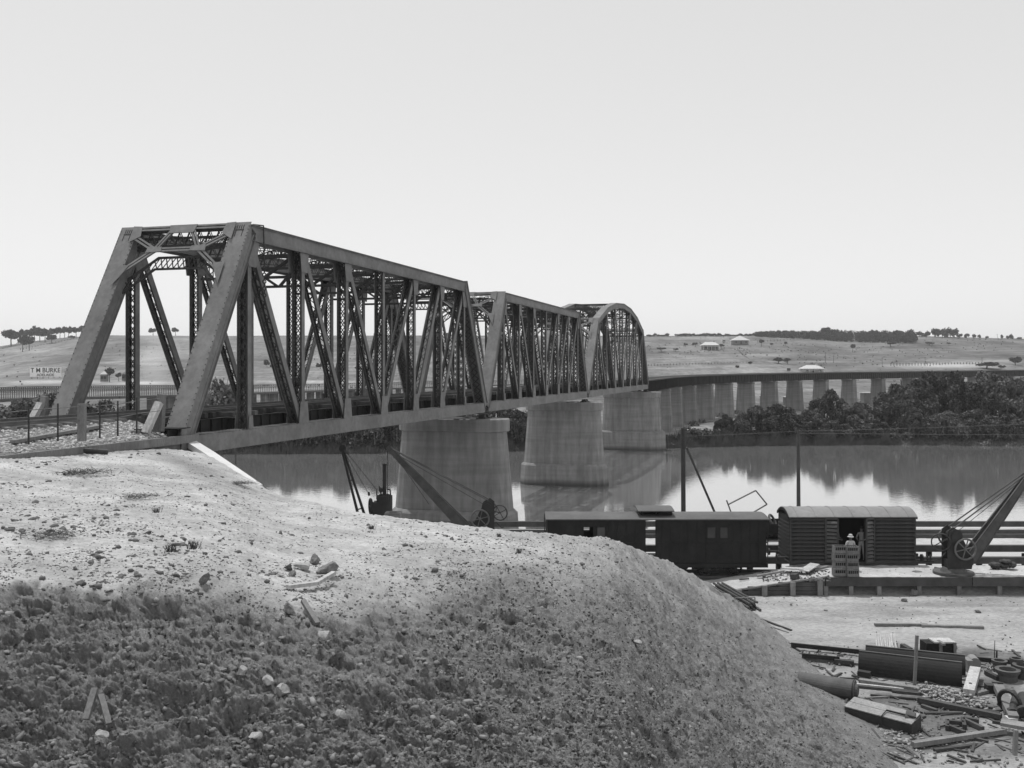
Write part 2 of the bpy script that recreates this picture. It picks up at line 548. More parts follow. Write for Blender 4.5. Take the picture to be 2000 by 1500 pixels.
def laced_member(name, p0, p1, v, wid, dep, parent, pitch=0.34, cross=False, fl=0.09):
    """two channels tied by lacing; p0, p1 = (u, w) in the truss plane"""
    a = Vector((p0[0], v, p0[1])); b = Vector((p1[0], v, p1[1]))
    d = (b - a).normalized(); nrm = Vector((0, 1, 0)).cross(d).normalized()
    mb = MB(); fb = MB()
    for s in (-1, 1):
        o = Vector((0, s * (wid / 2 - 0.01), 0))
        mb.bar(a + o, b + o, dep, 0.02, (0, 1, 0))
        for t in (-1, 1):
            q = Vector((0, s * (wid / 2 - 0.023 - fl / 2), 0)) + nrm * (t * (dep / 2 - 0.008))
            fb.bar(a + q, b + q, 0.016, fl, (0, 1, 0))
    o = part(name, mb, M_STEEL, parent, world=False)
    part("channel_flanges", fb, M_STEEL_SHADE, o, world=False, kind="stuff")
    lb = MB()
    for t in (-1, 1):
        lace(lb, a, b, wid - 0.12, dep / 2 + 0.006, (0, 1, 0), nrm * t, pitch, cross)
    part("lacing", lb, M_STEEL_SHADE, o, world=False, kind="stuff")
    return o

def gusset(parent, u, w0, w1, hb, ht, v, side):
    """tapering joint plate, hb half-width at w0, ht at w1"""
    mb = MB()
    y = v + side * 0.325
    mb.prism([(u - hb, y, w0), (u + hb, y, w0), (u + ht, y, w1), (u - ht, y, w1)], (0, side * 0.018, 0))
    return part("gusset_plate", mb, M_STEEL, parent, world=False)

def truss_span(label, u0, L, n, tops, first):
    """tops = centre heights of the top chord at nodes 1..n-1"""
    root = thing("truss_span", label, "bridge span", B(u0, 0, ZB), BRZ, "steel truss spans of the railway bridge")
    p = L / n
    cw, cd = 0.66, 0.70
    tw = {k: tops[k - 1] for k in range(1, n)}
    for v in (VN, VF):
        # bottom chord
        mb = MB()
        mb.box((L / 2, v - 0.36, 0.35), (L - 0.5, 0.03, 0.70)); mb.box((L / 2, v + 0.36, 0.35), (L - 0.5, 0.03, 0.70))
        for ww in (0.02, 0.68):
            for s in (-1, 1):
                mb.box((L / 2, v + s * 0.30, ww), (L - 0.5, 0.09, 0.022))
        bc = part("bottom_chord", mb, M_STEEL, root, world=False)
        bt = MB()
        k = 0.4
        while k < L - 0.4:
            bt.box((k, v, 0.715), (0.10, 0.70, 0.02)); bt.box((k, v, -0.012), (0.10, 0.70, 0.02)); k += 0.26
        part("batten_plates", bt, M_STEEL, bc, world=False, kind="stuff")
        # top chord with overhanging cover plate
        for a in range(1, n - 1):
            pass
        mb = MB()
        for a in range(1, n - 1):
            q0 = Vector((a * p, v, tw[a])); q1 = Vector(((a + 1) * p, v, tw[a + 1]))
            for s in (-1, 1):
                o = Vector((0, s * 0.345, 0))
                mb.bar(q0 + o, q1 + o, 0.03, 0.66, (0, 0, 1))
                o2 = Vector((0, s * 0.385, 0.0))
                dn = (q1 - q0).normalized(); up = Vector((0, 1, 0)).cross(dn); up = -up if up.z < 0 else up
                mb.bar(q0 + o2 + up * 0.30, q1 + o2 + up * 0.30, 0.09, 0.02, up)
                mb.bar(q0 + o2 - up * 0.32, q1 + o2 - up * 0.32, 0.09, 0.02, up)
            up = Vector((0, 0, 1))
            mb.bar(q0 + up * 0.355, q1 + up * 0.355, 0.88, 0.035, up)
        part("top_chord", mb, M_STEEL, root, world=False)
        # inclined end posts: boxed channels with a broad cover plate on the outer slope
        for e in (0, 1):
            ua, ub = (0.05, p) if e == 0 else (L - 0.05, L - p)
            wa, wb = 0.45, tw[1 if e == 0 else n - 1]
            a = Vector((ua, v, wa)); b = Vector((ub, v, wb)); d = (b - a).normalized()
            nr = Vector((0, 1, 0)).cross(d)
            if (nr.x > 0) == (e == 0):
                nr = -nr
            mb = MB()
            for s in (-1, 1):
                o = Vector((0, s * 0.345, 0))
                mb.bar(a + o, b + o + d * 0.2, 0.64, 0.03, (0, 1, 0))
                mb.bar(a + o * 1.11 - nr * 0.31, b + o * 1.11 - nr * 0.31, 0.02, 0.09, (0, 1, 0))
                mb.bar(a + o * 1.06 - nr * 0.16, b + o * 1.06 - nr * 0.16, 0.09, 0.02, (0, 1, 0))
            mb.bar(a + nr * 0.335 + d * 0.1, b + nr * 0.335 + d * 0.33, 0.03, 0.88, (0, 1, 0))
            ep = part("end_post", mb, M_STEEL, root, world=False)
            lb = MB(); lace(lb, a, b, 0.60, 0.33, (0, 1, 0), -nr, 0.5, True, 0.07)
            part("lacing", lb, M_STEEL_SHADE, ep, world=False, kind="stuff")
            if first and e == 0:
                rv = MB(); q = a + d * 0.2; ln = (b - a).length
                k = 0.0
                while k < ln:
                    for s in (-0.40, 0.40, ):
                        c = a + d * (0.15 + k) + nr * 0.355 + Vector((0, s, 0))
                        rv.cyl(c, c + nr * 0.018, 0.026, 0.014, 6)
                    k += 0.17 if (k < 1.0 or k > ln - 1.3) else 0.26
                for i in range(4):
                    c = b + nr * 0.358 + Vector((0, -0.15 + i * 0.10, 0)); rv.bar(c + d * .18, c - d * .06, .028, .012, nr)
                c = b + nr * 0.359 - d * .08; rv.bar(c - Vector((0, .2, 0)), c + Vector((0, .2, 0)), .028, .012, nr)
                for sx in (-.16, .16):
                    c = b + nr * 0.358 + Vector((0, sx, 0)); rv.bar(c - d * .1, c - d * .42, .022, .012, nr)
                part("rivet_heads", rv, M_STEEL_DK, ep, world=False, kind="stuff")
        # verticals and diagonals (Pratt: diagonals fall towards midspan)
        for k in range(1, n):
            laced_member("vertical_post", (k * p, 0.6), (k * p, tw[k] - 0.25), v, 0.54, 0.28, root, cross=True, pitch=0.46)
        for k in range(1, n // 2):
            laced_member("diagonal_member", (k * p + 0.2, tw[k] - 0.35), ((k + 1) * p - 0.2, 0.75), v, 0.52, 0.31, root)
            kk = n - k
            laced_member("diagonal_member", (kk * p - 0.2, tw[kk] - 0.35), ((kk - 1) * p + 0.2, 0.75), v, 0.52, 0.31, root)
        for k in range(1, n):
            for s in (-1, 1):
                if k in (1, n - 1):
                    gusset(root, k * p, 0.72, 1.3, 0.2, 0.14, v, s)
                    gusset(root, k * p + (0.12 if k == 1 else -0.12), tw[k] - 0.35, tw[k] - 1.45, 0.55, 0.3, v, s)
                else:
                    gusset(root, k * p + (-0.05 if k <= n // 2 else 0.05), 0.35, 1.75, 0.55, 0.34, v, s)
                    if k != n // 2:
                        gusset(root, k * p, tw[k] - 0.34, tw[k] - 1.25, 0.42, 0.28, v, s)
    v0, v1 = VN + 0.34, VF - 0.34
    # portal frames in the plane of the end posts
    for e in (0, 1):
        ub, wb = (p, tw[1]) if e == 0 else (L - p, tw[n - 1])
        ua = 0.05 if e == 0 else L - 0.05
        d = (Vector((ua, 0, 0.45)) - Vector((ub, 0, wb))).normalized()
        nr = Vector((0, 1, 0)).cross(d)
        if (nr.x > 0) == (e == 0):
            nr = -nr
        def q(f, s):
            return Vector((ub, v0 + (v1 - v0) * f, wb + 0.18)) + d * s + nr * 0.30
        pb = None
        for a, b_, wd in ((q(0, 0), q(1, 0), .2), (q(.28, 1.15), q(.72, 1.15), .19), (q(0, .35), q(.28, 1.15), .2), (q(1, .35), q(.72, 1.15), .2),
                          (q(.40, .1), q(.28, 1.15), .19), (q(.60, .1), q(.72, 1.15), .19), (q(.28, 1.15), q(-.01, 2.35), .21), (q(.72, 1.15), q(1.01, 2.35), .21)):
            mb = MB()
            ax = (b_ - a).normalized(); sd = ax.cross(nr).normalized()
            for s in (-1, 1):
                mb.bar(a + sd * (s * wd * .36), b_ + sd * (s * wd * .36), wd * .42, 0.03, nr)
                mb.bar(a + sd * (s * wd * .2) - nr * 0.06, b_ + sd * (s * wd * .2) - nr * 0.06, 0.02, 0.12, nr)
            if pb is None:
                pb = part("portal_brace", mb, M_STEEL, root, world=False)
            else:
                part("angle_bar", mb, M_STEEL, pb, world=False)
        for pts in (((.36, -.12), (.64, -.12), (.62, .3), (.38, .3)), ((.21, .98), (.35, 1.02), (.36, 1.26), (.2, 1.3)), ((.79, .98), (.65, 1.02), (.64, 1.26), (.8, 1.3)),
                    ((-.02, -.15), (.07, -.12), (.09, .4), (-.02, .72)), ((1.02, -.15), (.93, -.12), (.91, .4), (1.02, .72)),
                    ((-.03, 1.9), (.08, 1.95), (.03, 2.5), (-.03, 3.0)), ((1.03, 1.9), (.92, 1.95), (.97, 2.5), (1.03, 3.0))):
            mb = MB(); mb.prism([q(a, b_) + nr * 0.022 for a, b_ in pts], nr * 0.016)
            part("gusset_plate", mb, M_STEEL, pb, world=False)
        # a second, inner lattice strut behind the portal
        sb = MB(); lb = MB()
        for s0 in (0.15, 0.75):
            sb.bar(q(0, s0) - nr * .55, q(1, s0) - nr * .55, 0.10, 0.10, (0, 0, 1))
        kk = [q(-.01, 3.0), q(.25, 1.75), q(.75, 1.75), q(1.01, 3.0)]
        for a, b_ in zip(kk[:-1], kk[1:]):
            sb.bar(a - nr * .6, b_ - nr * .6, 0.10, 0.09, (0, 0, 1))
        for i in range(18):
            f0, f1 = i / 18, (i + 1) / 18
            def dn_(f): return 1.75 if .25 < f < .75 else 1.75 + (abs(f - .5) - .25) * 5
            for up_, lo_ in ((lambda f: .15, lambda f: .75), (lambda f: dn_(f) - .6, dn_)):
                sb.bar(q(f0, up_(f0)) - nr * .55, q(f1, lo_(f1)) - nr * .55, .05, .012, nr)
                sb.bar(q(f0, lo_(f0)) - nr * .53, q(f1, up_(f1)) - nr * .53, .05, .012, nr)
        for a, b_ in ((q(0, 2.3), q(.25, 1.15)), (q(.25, 1.15), q(.75, 1.15)), (q(.75, 1.15), q(1, 2.3))):
            sb.bar(a - nr * .6, b_ - nr * .6, 0.10, 0.10, (0, 0, 1))
        part("lattice_strut", sb, M_STEEL_SHADE, root, world=False)
    # sway frames and top laterals
    for k in range(1, n):
        mb = MB(); u = k * p; wt = tw[k]
        dpt = 1.15 if k in (1, n - 1) else 1.5
        for du in (-0.14, 0.14):
            mb.bar((u + du, v0, wt + .22), (u + du, v1, wt + .22), .03, .14)
            mb.bar((u + du, v0, wt - .45), (u + du, v1, wt - .45), .03, .12)
            if k not in (1, n - 1):
                mb.bar((u + du * .6, v0, wt - .5), (u + du * .6, v0 + (v1 - v0) * .30, wt - .5 - dpt * .62), .03, .10)
                mb.bar((u + du * .6, v1, wt - .5), (u + du * .6, v1 - (v1 - v0) * .30, wt - .5 - dpt * .62), .03, .10)
                mb.bar((u + du * .6, v0 + (v1 - v0) * .5, wt - .5), (u + du * .6, v0 + (v1 - v0) * .32, wt - .5 - dpt * .62), .03, .10)
                mb.bar((u + du * .6, v0 + (v1 - v0) * .5, wt - .5), (u + du * .6, v1 - (v1 - v0) * .32, wt - .5 - dpt * .62), .03, .10)
                mb.bar((u + du * .6, v0, wt - .5 - dpt * .62), (u + du * .6, v1, wt - .5 - dpt * .62), .03, .12)
        N = 20
        for i in range(N):
            f0 = v0 + (v1 - v0) * i / N; f1 = v0 + (v1 - v0) * (i + 1) / N
            za, zb = (wt + .18, wt - .40) if i % 2 else (wt - .40, wt + .18)
            mb.bar((u - .14, f0, za), (u - .14, f1, zb), .012, .06, (1, 0, 0))
            mb.bar((u + .14, f0, zb), (u + .14, f1, za), .012, .06, (1, 0, 0))
        part("sway_frame", mb, M_STEEL_SHADE, root, world=False)
        if k < n - 1:
            mb = MB()
            wt2 = tw[k + 1]
            for (ya, yb) in ((v0, v1), (v1, v0)):
                for dz in (0.16, -0.16):
                    mb.bar((u + .2, ya, wt + dz), (u + p - .2, yb, wt2 + dz), .11, .03)
                N = 22
                for i in range(N):
                    f0, f1 = i / N, (i + 1) / N
                    za, zb = (.15, -.15) if i % 2 else (-.15, .15)
                    mb.bar((u + .2 + (p - .4) * f0, ya + (yb - ya) * f0, wt + (wt2 - wt) * f0 + za), (u + .2 + (p - .4) * f1, ya + (yb - ya) * f1, wt + (wt2 - wt) * f1 + zb), .05, .012)
            part("lateral_brace", mb, M_STEEL_SHADE, root, world=False)
    # floor: cross girders, stringers, sleepers, rails
    for k in range(n + 1):
        mb = MB(); u = min(max(k * p, 0.25), L - 0.25)
        mb.box((u, (VN + VF) / 2, 0.68), (0.03, VF - VN - .72, 1.0))
        mb.box((u, (VN + VF) / 2, 1.18), (0.36, VF - VN - .72, 0.03)); mb.box((u, (VN + VF) / 2, 0.18), (0.36, VF - VN - .72, 0.03))
        for i in range(7):
            mb.box((u, VN + .5 + i * (VF - VN - 1) / 6, .68), (0.18, .02, .94))
        part("cross_girder", mb, M_STEEL_DK, root, world=False)
    vc = (VN + VF) / 2
    for vv in (vc - .85, vc + .85):
        mb = MB()
        mb.box((L / 2, vv, .76), (L - .2, .02, .86)); mb.box((L / 2, vv, 1.19), (L - .2, .26, .03)); mb.box((L / 2, vv, .33), (L - .2, .26, .03))
        k = .5
        while k < L - .5:
            mb.box((k, vv - .07, .76), (.09, .12, .82)); k += 1.2
        part("stringer", mb, M_STEEL_DK, root, world=False)
    for vv in (vc - 2.0, vc + 2.0):
        mb = MB()
        mb.box((L / 2, vv, .78), (L - .2, .02, .84)); mb.box((L / 2, vv, 1.20), (L - .2, .2, .03))
        k = .3
        while k < L - .3:
            mb.box((k, vv - .06, .78), (.08, .1, .80)); k += .8
        part("outer_stringer", mb, M_STEEL_DK, root, world=False)
    ms = MB(); ms.box((0, vc, 1.31), (.24, 3.1, .2)); ms = ms.mesh("sleeper", M_WOOD_DK)
    ml = MB(); ml.box((0, vc, 1.31), (.24, 4.3, .2)); ml = ml.mesh("sleeper", M_WOOD_T)
    nt_ = int(L / .6)
    for i in range(nt_):
        link("sleeper", ml if (i // 4) % 2 == 0 else ms, root, (.3 + i * .6, 0, 0))
    for vv in (vc - .835, vc + .835):
        mb = MB(); rail_profile(mb, (0, vv, 1.415), (L, vv, 1.415))
        part("rail", mb, M_RAIL, root, world=False)
    mb = MB()
    for s in (-1, 1):
        mb.box((L / 2, vc + s * 1.32, 1.47), (L, .18, .12))
    part("guard_timber", mb, M_WOOD_DK, root, world=False)
    return root

def rail_profile(mb, a, b):
    a = Vector(a); b = Vector(b); z = Vector((0, 0, 1))
    mb.bar(a + z * .006, b + z * .006, .13, .012)
    mb.bar(a + z * .07, b + z * .07, .018, .11)
    mb.bar(a + z * .14, b + z * .14, .065, .04)

HT = 9.49 - 0.37
truss_span("nearest flat-topped grey steel truss span, with its portal beside the ballasted approach", -.55, L1, 8, [HT] * 7, True)
truss_span("middle flat-topped grey steel truss span between the two river piers", L1 - .15, L1 + .1, 8, [HT] * 7, False)
U3 = 2 * L1 + .3
L3 = 50.0
T3 = [9.0, 10.75, 11.7, 12.0, 11.7, 10.75, 9.0]
truss_span("farthest grey steel truss span with an arched top chord", U3, L3, 8, [t for t in T3], False)

# hook and chain hung from the near top chord, bearings
hk = thing("hanging_chain", "chain slung over the near top chord just behind the portal", "chain", B(5.1, 0.0, ZB + 9.5))
mb = MB()
c0 = B(5.1, -0.02, ZB + 9.55); c1 = B(5.1, -0.06, ZB + 8.0)
mb.tube([B(5.1, .5, ZB + 9.62), c0, c1, c1 - Vector((0, 0, .25))], .03)
part("rope", mb, M_IRON, hk)
mb = MB()
for i in range(9):
    mb.ring(c1 - Vector((0, 0, .3 + i * .15)), (1, .3 if i % 2 else -1.5, 0), .075, .028, 8, 5)
part("chain_link", mb, M_IRON, hk, kind="stuff")

def stadium(cu, w0, hw, ht, n=8, pointy=1.0):
    """ring of points: half width hw across the river flow axis (v), half thickness ht along the bridge (u)"""
    pts = []
    vc = (VN + VF) / 2 - .36
    for i in range(n + 1):
        t = -math.pi / 2 + math.pi * i / n
        pts.append(B(cu + ht * math.sin(t), vc + (hw - ht * pointy) + ht * pointy * math.cos(t), w0))
    for i in range(n + 1):
        t = math.pi / 2 + math.pi * i / n
        pts.append(B(cu + ht * math.sin(t), vc - (hw - ht * pointy) + ht * pointy * math.cos(t), w0))
    return pts

def pier(u, label, ztop, hw_top, hw_bot, ht_top, ht_bot, zpl, hw_pl, ht_pl, zbase=-1.5):
    base = B(u, (VN + VF) / 2, 0)
    r = thing("bridge_pier", label, "bridge pier", base, 0, "concrete river piers of the railway bridge")
    mb = MB(); mb.loft([stadium(u, zpl - .05, hw_bot, ht_bot), stadium(u, ztop - 1.0, hw_top, ht_top)])
    part("shaft", mb, M_CONC, r)
    mb = MB(); mb.loft([stadium(u, ztop - 1.0, hw_top + .05, ht_top + .05), stadium(u, ztop - .93, hw_top + .22, ht_top + .2), stadium(u, ztop - .06, hw_top + .22, ht_top + .2), stadium(u, ztop, hw_top + .16, ht_top + .14)])
    part("cap", mb, M_CONC, r)
    mb = MB(); mb.loft([stadium(u, zbase, hw_pl + .1, ht_pl + .1, 6, .9), stadium(u, .35, hw_pl + .06, ht_pl + .06, 6, .9), stadium(u, zpl - .25, hw_pl - .06, ht_pl, 6, .9), stadium(u, zpl + .02, hw_pl - .35, ht_pl - .25, 6, .9)])
    part("plinth", mb, M_CONC, r)
    for dv in (VN, VF):
        mb = MB()
        for s in (-1, 1):
            c = B(u + s * .45, dv, ztop)
            mb.bar(c + Vector((0, 0, .08)), c + Vector((0, 0, .30)), .55, .5, BD, .4, .3)
            mb.box(c + Vector((0, 0, .04)), (.75, .75, .08), Matrix.Rotation(-TH, 3, 'Z'))
        part("bearing", mb, M_IRON, r)
    return r
pier(L1 + .1, "nearest concrete pier, rising behind the hand crane", 9.48, 4.22, 4.75, 1.5, 1.75, 2.5, 5.15, 2.15)
pier(2 * L1 + .15, "middle concrete pier standing alone in the river", 9.48, 4.3, 4.75, 1.5, 1.75, 2.45, 5.15, 2.15)
pier(2 * L1 + .3 + L3 + .1, "farthest concrete pier at the reedy bank under the arched span's end", 9.5, 4.55, 4.95, 1.7, 1.9, 3.1, 5.6, 2.5)

# near abutment, curtain plates and sloping wing wall
ab = thing("bridge_abutment", "concrete abutment carrying the near end of the first truss span", "abutment", B(-1, 3.2, 8.0))
mb = MB(); q = [B(-1.9, -.6, 3), B(.3, -.6, 3), B(.3, 7.2, 3), B(-1.9, 7.2, 3)]
mb.prism(q, (0, 0, 6.72)); part("bearing_shelf", mb, M_CONC, ab)
mb = MB(); q = [B(-2.6, .7, 9.5), B(-1.25, .7, 9.5), B(-1.25, 6.6, 9.5), B(-2.6, 6.6, 9.5)]
mb.prism(q, (0, 0, 1.55)); part("back_wall", mb, M_CONC, ab)
mb = MB()
mb.bar(B(-.72, -.02, ZB - .3), B(-.72, -.02, ZB + 1.02), .34, .05, BL)
part("end_stiffener", mb, M_STEEL, ab)
mb = MB()
mb.bar(B(-1.05, .25, ZB - .3), B(-1.05, .25, ZB + 1.0), .6, .05, BL)
mb.bar(B(-.85, -.1, ZB + 1.05), B(-.85, 1.9, ZB + 1.05), .9, .03)
part("end_plate", mb, M_STEEL_DK, ab)
W0, W1, W2 = P(322, 836, 38.6), P(395, 882, 36.2), P(490, 948, 33.0)
wg = thing("wing_wall", "pale concrete wing wall coping sloping down from the abutment to the bank", "wall", W1)
mb = MB()
for a, b_ in ((W0, W1), (W1, W2)):
    n_ = Vector((0, 0, 1)).cross((b_ - a)).normalized() * .42
    dn = Vector((0, 0, -.22))
    mb.add([a, b_, b_ + n_, a + n_, a + dn, b_ + dn, b_ + n_ + dn, a + n_ + dn], [(0, 1, 2, 3), (4, 7, 6, 5), (0, 4, 5, 1), (1, 5, 6, 2), (2, 6, 7, 3), (3, 7, 4, 0)])
part("coping", mb, M_CONC_L, wg)
mb = MB()
for a, b_ in ((W0, W1), (W1, W2)):
    n_ = Vector((0, 0, 1)).cross((b_ - a)).normalized() * .36
    k = Vector((0, 0, -.2)); m_ = Vector((0, 0, -5))
    o_ = n_ * .08
    mb.add([a + k + o_, b_ + k + o_, b_ + k + n_, a + k + n_, a + m_ + o_, b_ + m_ + o_, b_ + m_ + n_, a + m_ + n_], [(0, 1, 2, 3), (4, 7, 6, 5), (0, 4, 5, 1), (1, 5, 6, 2), (2, 6, 7, 3), (3, 7, 4, 0)])
part("wall_body", mb, M_CONC, wg)

# ------------------------------------------------------------------ curved approach viaduct
def viaduct():
    s, R, a0 = 15.5, 220.0, 32.0
    h = TH
    e0 = B(U3 + L3 + 1.0, 0, 0)
    X, Y = 0.28421 * 159.8 - 22.956, 159.8
    pts = [(X, Y, h, 0.0)]; D = 0
    for k in range(21):
        for j in range(20):
            X += math.sin(h) * s / 20; Y += math.cos(h) * s / 20; D += s / 20
            if D > a0: h += s / 20 / R
        pts.append((X, Y, h, D))
    def top(D): return float(np.interp(D, [0, 186, 310, 400], [11.42, 12.2, 13.2, 13.5]))
    def ctr(p, off):   # off = towards the left of the running direction
        return Vector((p[0] - math.cos(p[2]) * off, p[1] + math.sin(p[2]) * off, 0))
    firstp = None
    PH = 1.85
    for k in range(len(pts) - 1):
        a, b = pts[k], pts[k + 1]
        za, zb = top(a[3]), top(b[3])
        c = ctr(a, 2.5); c.z = za
        ORD = "first second third fourth fifth sixth seventh eighth ninth tenth eleventh twelfth thirteenth fourteenth fifteenth sixteenth seventeenth eighteenth nineteenth twentieth twenty-first".split()
        lab = "dark plate girder span of the curved viaduct, %s beyond the arched truss" % ORD[k]
        g = thing("girder_span", lab, "bridge span", c, 0, "plate girder spans of the viaduct" if k < 12 else "viaduct spans above the willows")
        for off in (0.9, 4.1):
            A, Bq = ctr(a, off), ctr(b, off)
            d = (Bq - A).normalized()
            A += d * .1; Bq -= d * .1
            A.z = za - .25 - PH / 2; Bq.z = zb - .25 - PH / 2
            mb = MB()
            mb.bar(A, Bq, .03, PH)
            for dz in (-PH / 2, PH / 2):
                mb.bar(A + Vector((0, 0, dz)), Bq + Vector((0, 0, dz)), .38, .05)
            ln = (Bq - A).length; n = 14
            sd = d.cross(Vector((0, 0, 1)))
            for i in range(n + 1):
                q = A.lerp(Bq, i / n)
                mb.bar(q + sd * .08 - Vector((0, 0, PH / 2)), q + sd * .08 + Vector((0, 0, PH / 2)), .14, .05, d)
            part("plate_girder", mb, M_STEEL_DK, g)
        mb = MB(); A, Bq = ctr(a, 2.5), ctr(b, 2.5); A.z = za - .12; Bq.z = zb - .12
        mb.bar(A, Bq, 4.6, .2); part("deck", mb, M_WOOD_DK, g)
        mb = MB()
        for off in (1.65, 3.35):
            A, Bq = ctr(a, off), ctr(b, off); A.z = za - .01; Bq.z = zb - .01
            rail_profile(mb, A, Bq)
        part("rail", mb, M_RAIL, g)
        if k >= 0:
            # pier at the far end of this span
            zt = zb - .25 - PH - .12
            ce = ctr(b, 2.15)
            rz = -b[2]
            pr = thing("viaduct_pier", "plain battered concrete pier of the curved viaduct, %s beyond the arched truss" % ORD[k], "bridge pier", Vector((ce.x, ce.y, 0.8)), rz,
                       "piers of the curved viaduct" if k < 12 else "viaduct piers behind the willows")
            if k > 15: 
                bpy.data.objects.remove(pr); continue
            mb = MB()
            def rc(hw, ht, z): return [Vector((-hw, -ht, z)), Vector((hw, -ht, z)), Vector((hw, ht, z)), Vector((-hw, ht, z))]
            H = zt - .8
            mb.loft([rc(2.05 + H / 18., .8 + H / 26., -1.5), rc(2.05, .8, H - .45)])
            part("shaft", mb, M_CONC_V, pr, world=False)
            mb = MB(); mb.loft([rc(2.15, .92, H - .45), rc(2.15, .92, H)])
            part("cap", mb, M_CONC_V, pr, world=False)
            mb = MB()
            for off in (-1.6, 1.6):
                mb.box((off, 0, H + .06), (.45, 1.2, .12))
            part("bearing", mb, M_IRON, pr, world=False)
viaduct()

# ------------------------------------------------------------------ near bank: mound, yard, track bed
YZ = EYE - 10.95                 # yard level
CT = {                           # photograph column: (row, distance) of the mound's surface
    -300: [(905, 24), (1000, 18), (1130, 13.5), (1300, 12), (1600, 10), (3200, 3.8)],
    0: [(893, 28.5), (1000, 19.7), (1135, 14.8), (1300, 12.9), (1600, 10.6), (3200, 4)],
    250: [(868, 35), (1000, 20.5), (1150, 15), (1300, 13.1), (1600, 10.8), (3200, 4)],
    400: [(884, 36), (1000, 21.6), (1158, 15.4), (1300, 13.3), (1600, 11), (3200, 4)],
    540: [(965, 31), (1050, 21.5), (1170, 16), (1300, 13.8), (1600, 11.2), (3200, 4)],
    700: [(1000, 28.5), (1080, 21), (1200, 16.3), (1320, 14), (1600, 11.4), (3200, 4.1)],
    1000: [(1036, 27), (1100, 22), (1200, 18.2), (1350, 15), (1600, 12), (3200, 4.3)],
    1200: [(1050, 30), (1120, 23.5), (1220, 19.5), (1350, 16.5), (1600, 13), (3200, 4.6)],
    1280: [(1086, 36), (1150, 27), (1250, 21.5), (1400, 17.5), (1600, 14.2), (3200, 4.9)],
    1380: [(1132, 43), (1200, 33), (1300, 25), (1420, 19.5), (1600, 15.5), (3200, 5.3)],
    1500: [(1215, 41.5), (1300, 32), (1400, 25.8), (1500, 21.5), (1600, 19), (3200, 6)],
    1600: [(1310, 35.2), (1400, 28), (1500, 23.8), (1600, 20.5), (2000, 14.5), (3200, 8)],
    1700: [(1402, 30.5), (1450, 28), (1500, 25.5), (1600, 22.8), (2000, 16), (3200, 8.3)],
    1790: [(1500, 26.7), (1550, 25.1), (1600, 23.6), (2000, 16.2), (2400, 12.3), (3200, 8.4)],
}
def mound_grid():
    keys = sorted(CT)
    pxd = np.arange(-300, 1791, 2.6)
    tt = np.concatenate([np.linspace(0, .62, 330), np.linspace(.625, 1, 60)])
    rows = []
    for k in keys:
        c = np.array(CT[k], float)
        y0, y1 = c[0, 0], c[-1, 0]
        yv = y0 + (1640 - y0) * np.minimum(tt / .62, 1) + (y1 - 1640) * np.clip((tt - .62) / .38, 0, 1)
        iy = np.interp(yv, c[:, 0], np.log(c[:, 1]))
        # round the kinks of the profile
        ker = np.hanning(31); ker /= ker.sum()
        pad = np.concatenate([2 * iy[0] - iy[15:0:-1], iy, 2 * iy[-1] - iy[-2:-17:-1]])
        iy = np.convolve(pad, ker, 'valid')
        rows.append((yv, iy))
    Yv = np.array([r[0] for r in rows]); IY = np.array([r[1] for r in rows])
    ky = np.array(keys, float)
    def smooth_interp(A):
        out = np.empty((len(pxd), A.shape[1]))
        for j in range(A.shape[1]):
            out[:, j] = np.interp(pxd, ky, A[:, j])
        w_ = 13
        ker = np.hanning(2 * w_ + 1); ker /= ker.sum()
        padded = np.concatenate([2 * out[0] - out[w_:0:-1], out, 2 * out[-1] - out[-2:-w_ - 2:-1]])
        res = np.zeros_like(out)
        for i in range(2 * w_ + 1):
            res += ker[i] * padded[i:i + len(out)]
        return res
    return pxd, tt, smooth_interp(Yv), np.exp(smooth_interp(IY))
GP, GT, GROW, GY = mound_grid()

def S(px, py, lift=0.0):
    """point on the mound seen at pixel (px, py)"""
    i = int(np.clip((px + 300) / 2.6, 0, len(GP) - 1))
    Y = float(np.interp(py, GROW[i], GY[i]))
    return P(px, py, Y) + Vector((0, 0, lift))

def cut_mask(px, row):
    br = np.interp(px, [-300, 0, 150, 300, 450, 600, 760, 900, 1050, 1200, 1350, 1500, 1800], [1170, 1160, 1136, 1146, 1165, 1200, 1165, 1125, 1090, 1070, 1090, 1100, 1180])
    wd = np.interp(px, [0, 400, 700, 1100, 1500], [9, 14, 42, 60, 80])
    return 1 / (1 + np.exp(-(row - br) / wd * 1.6))

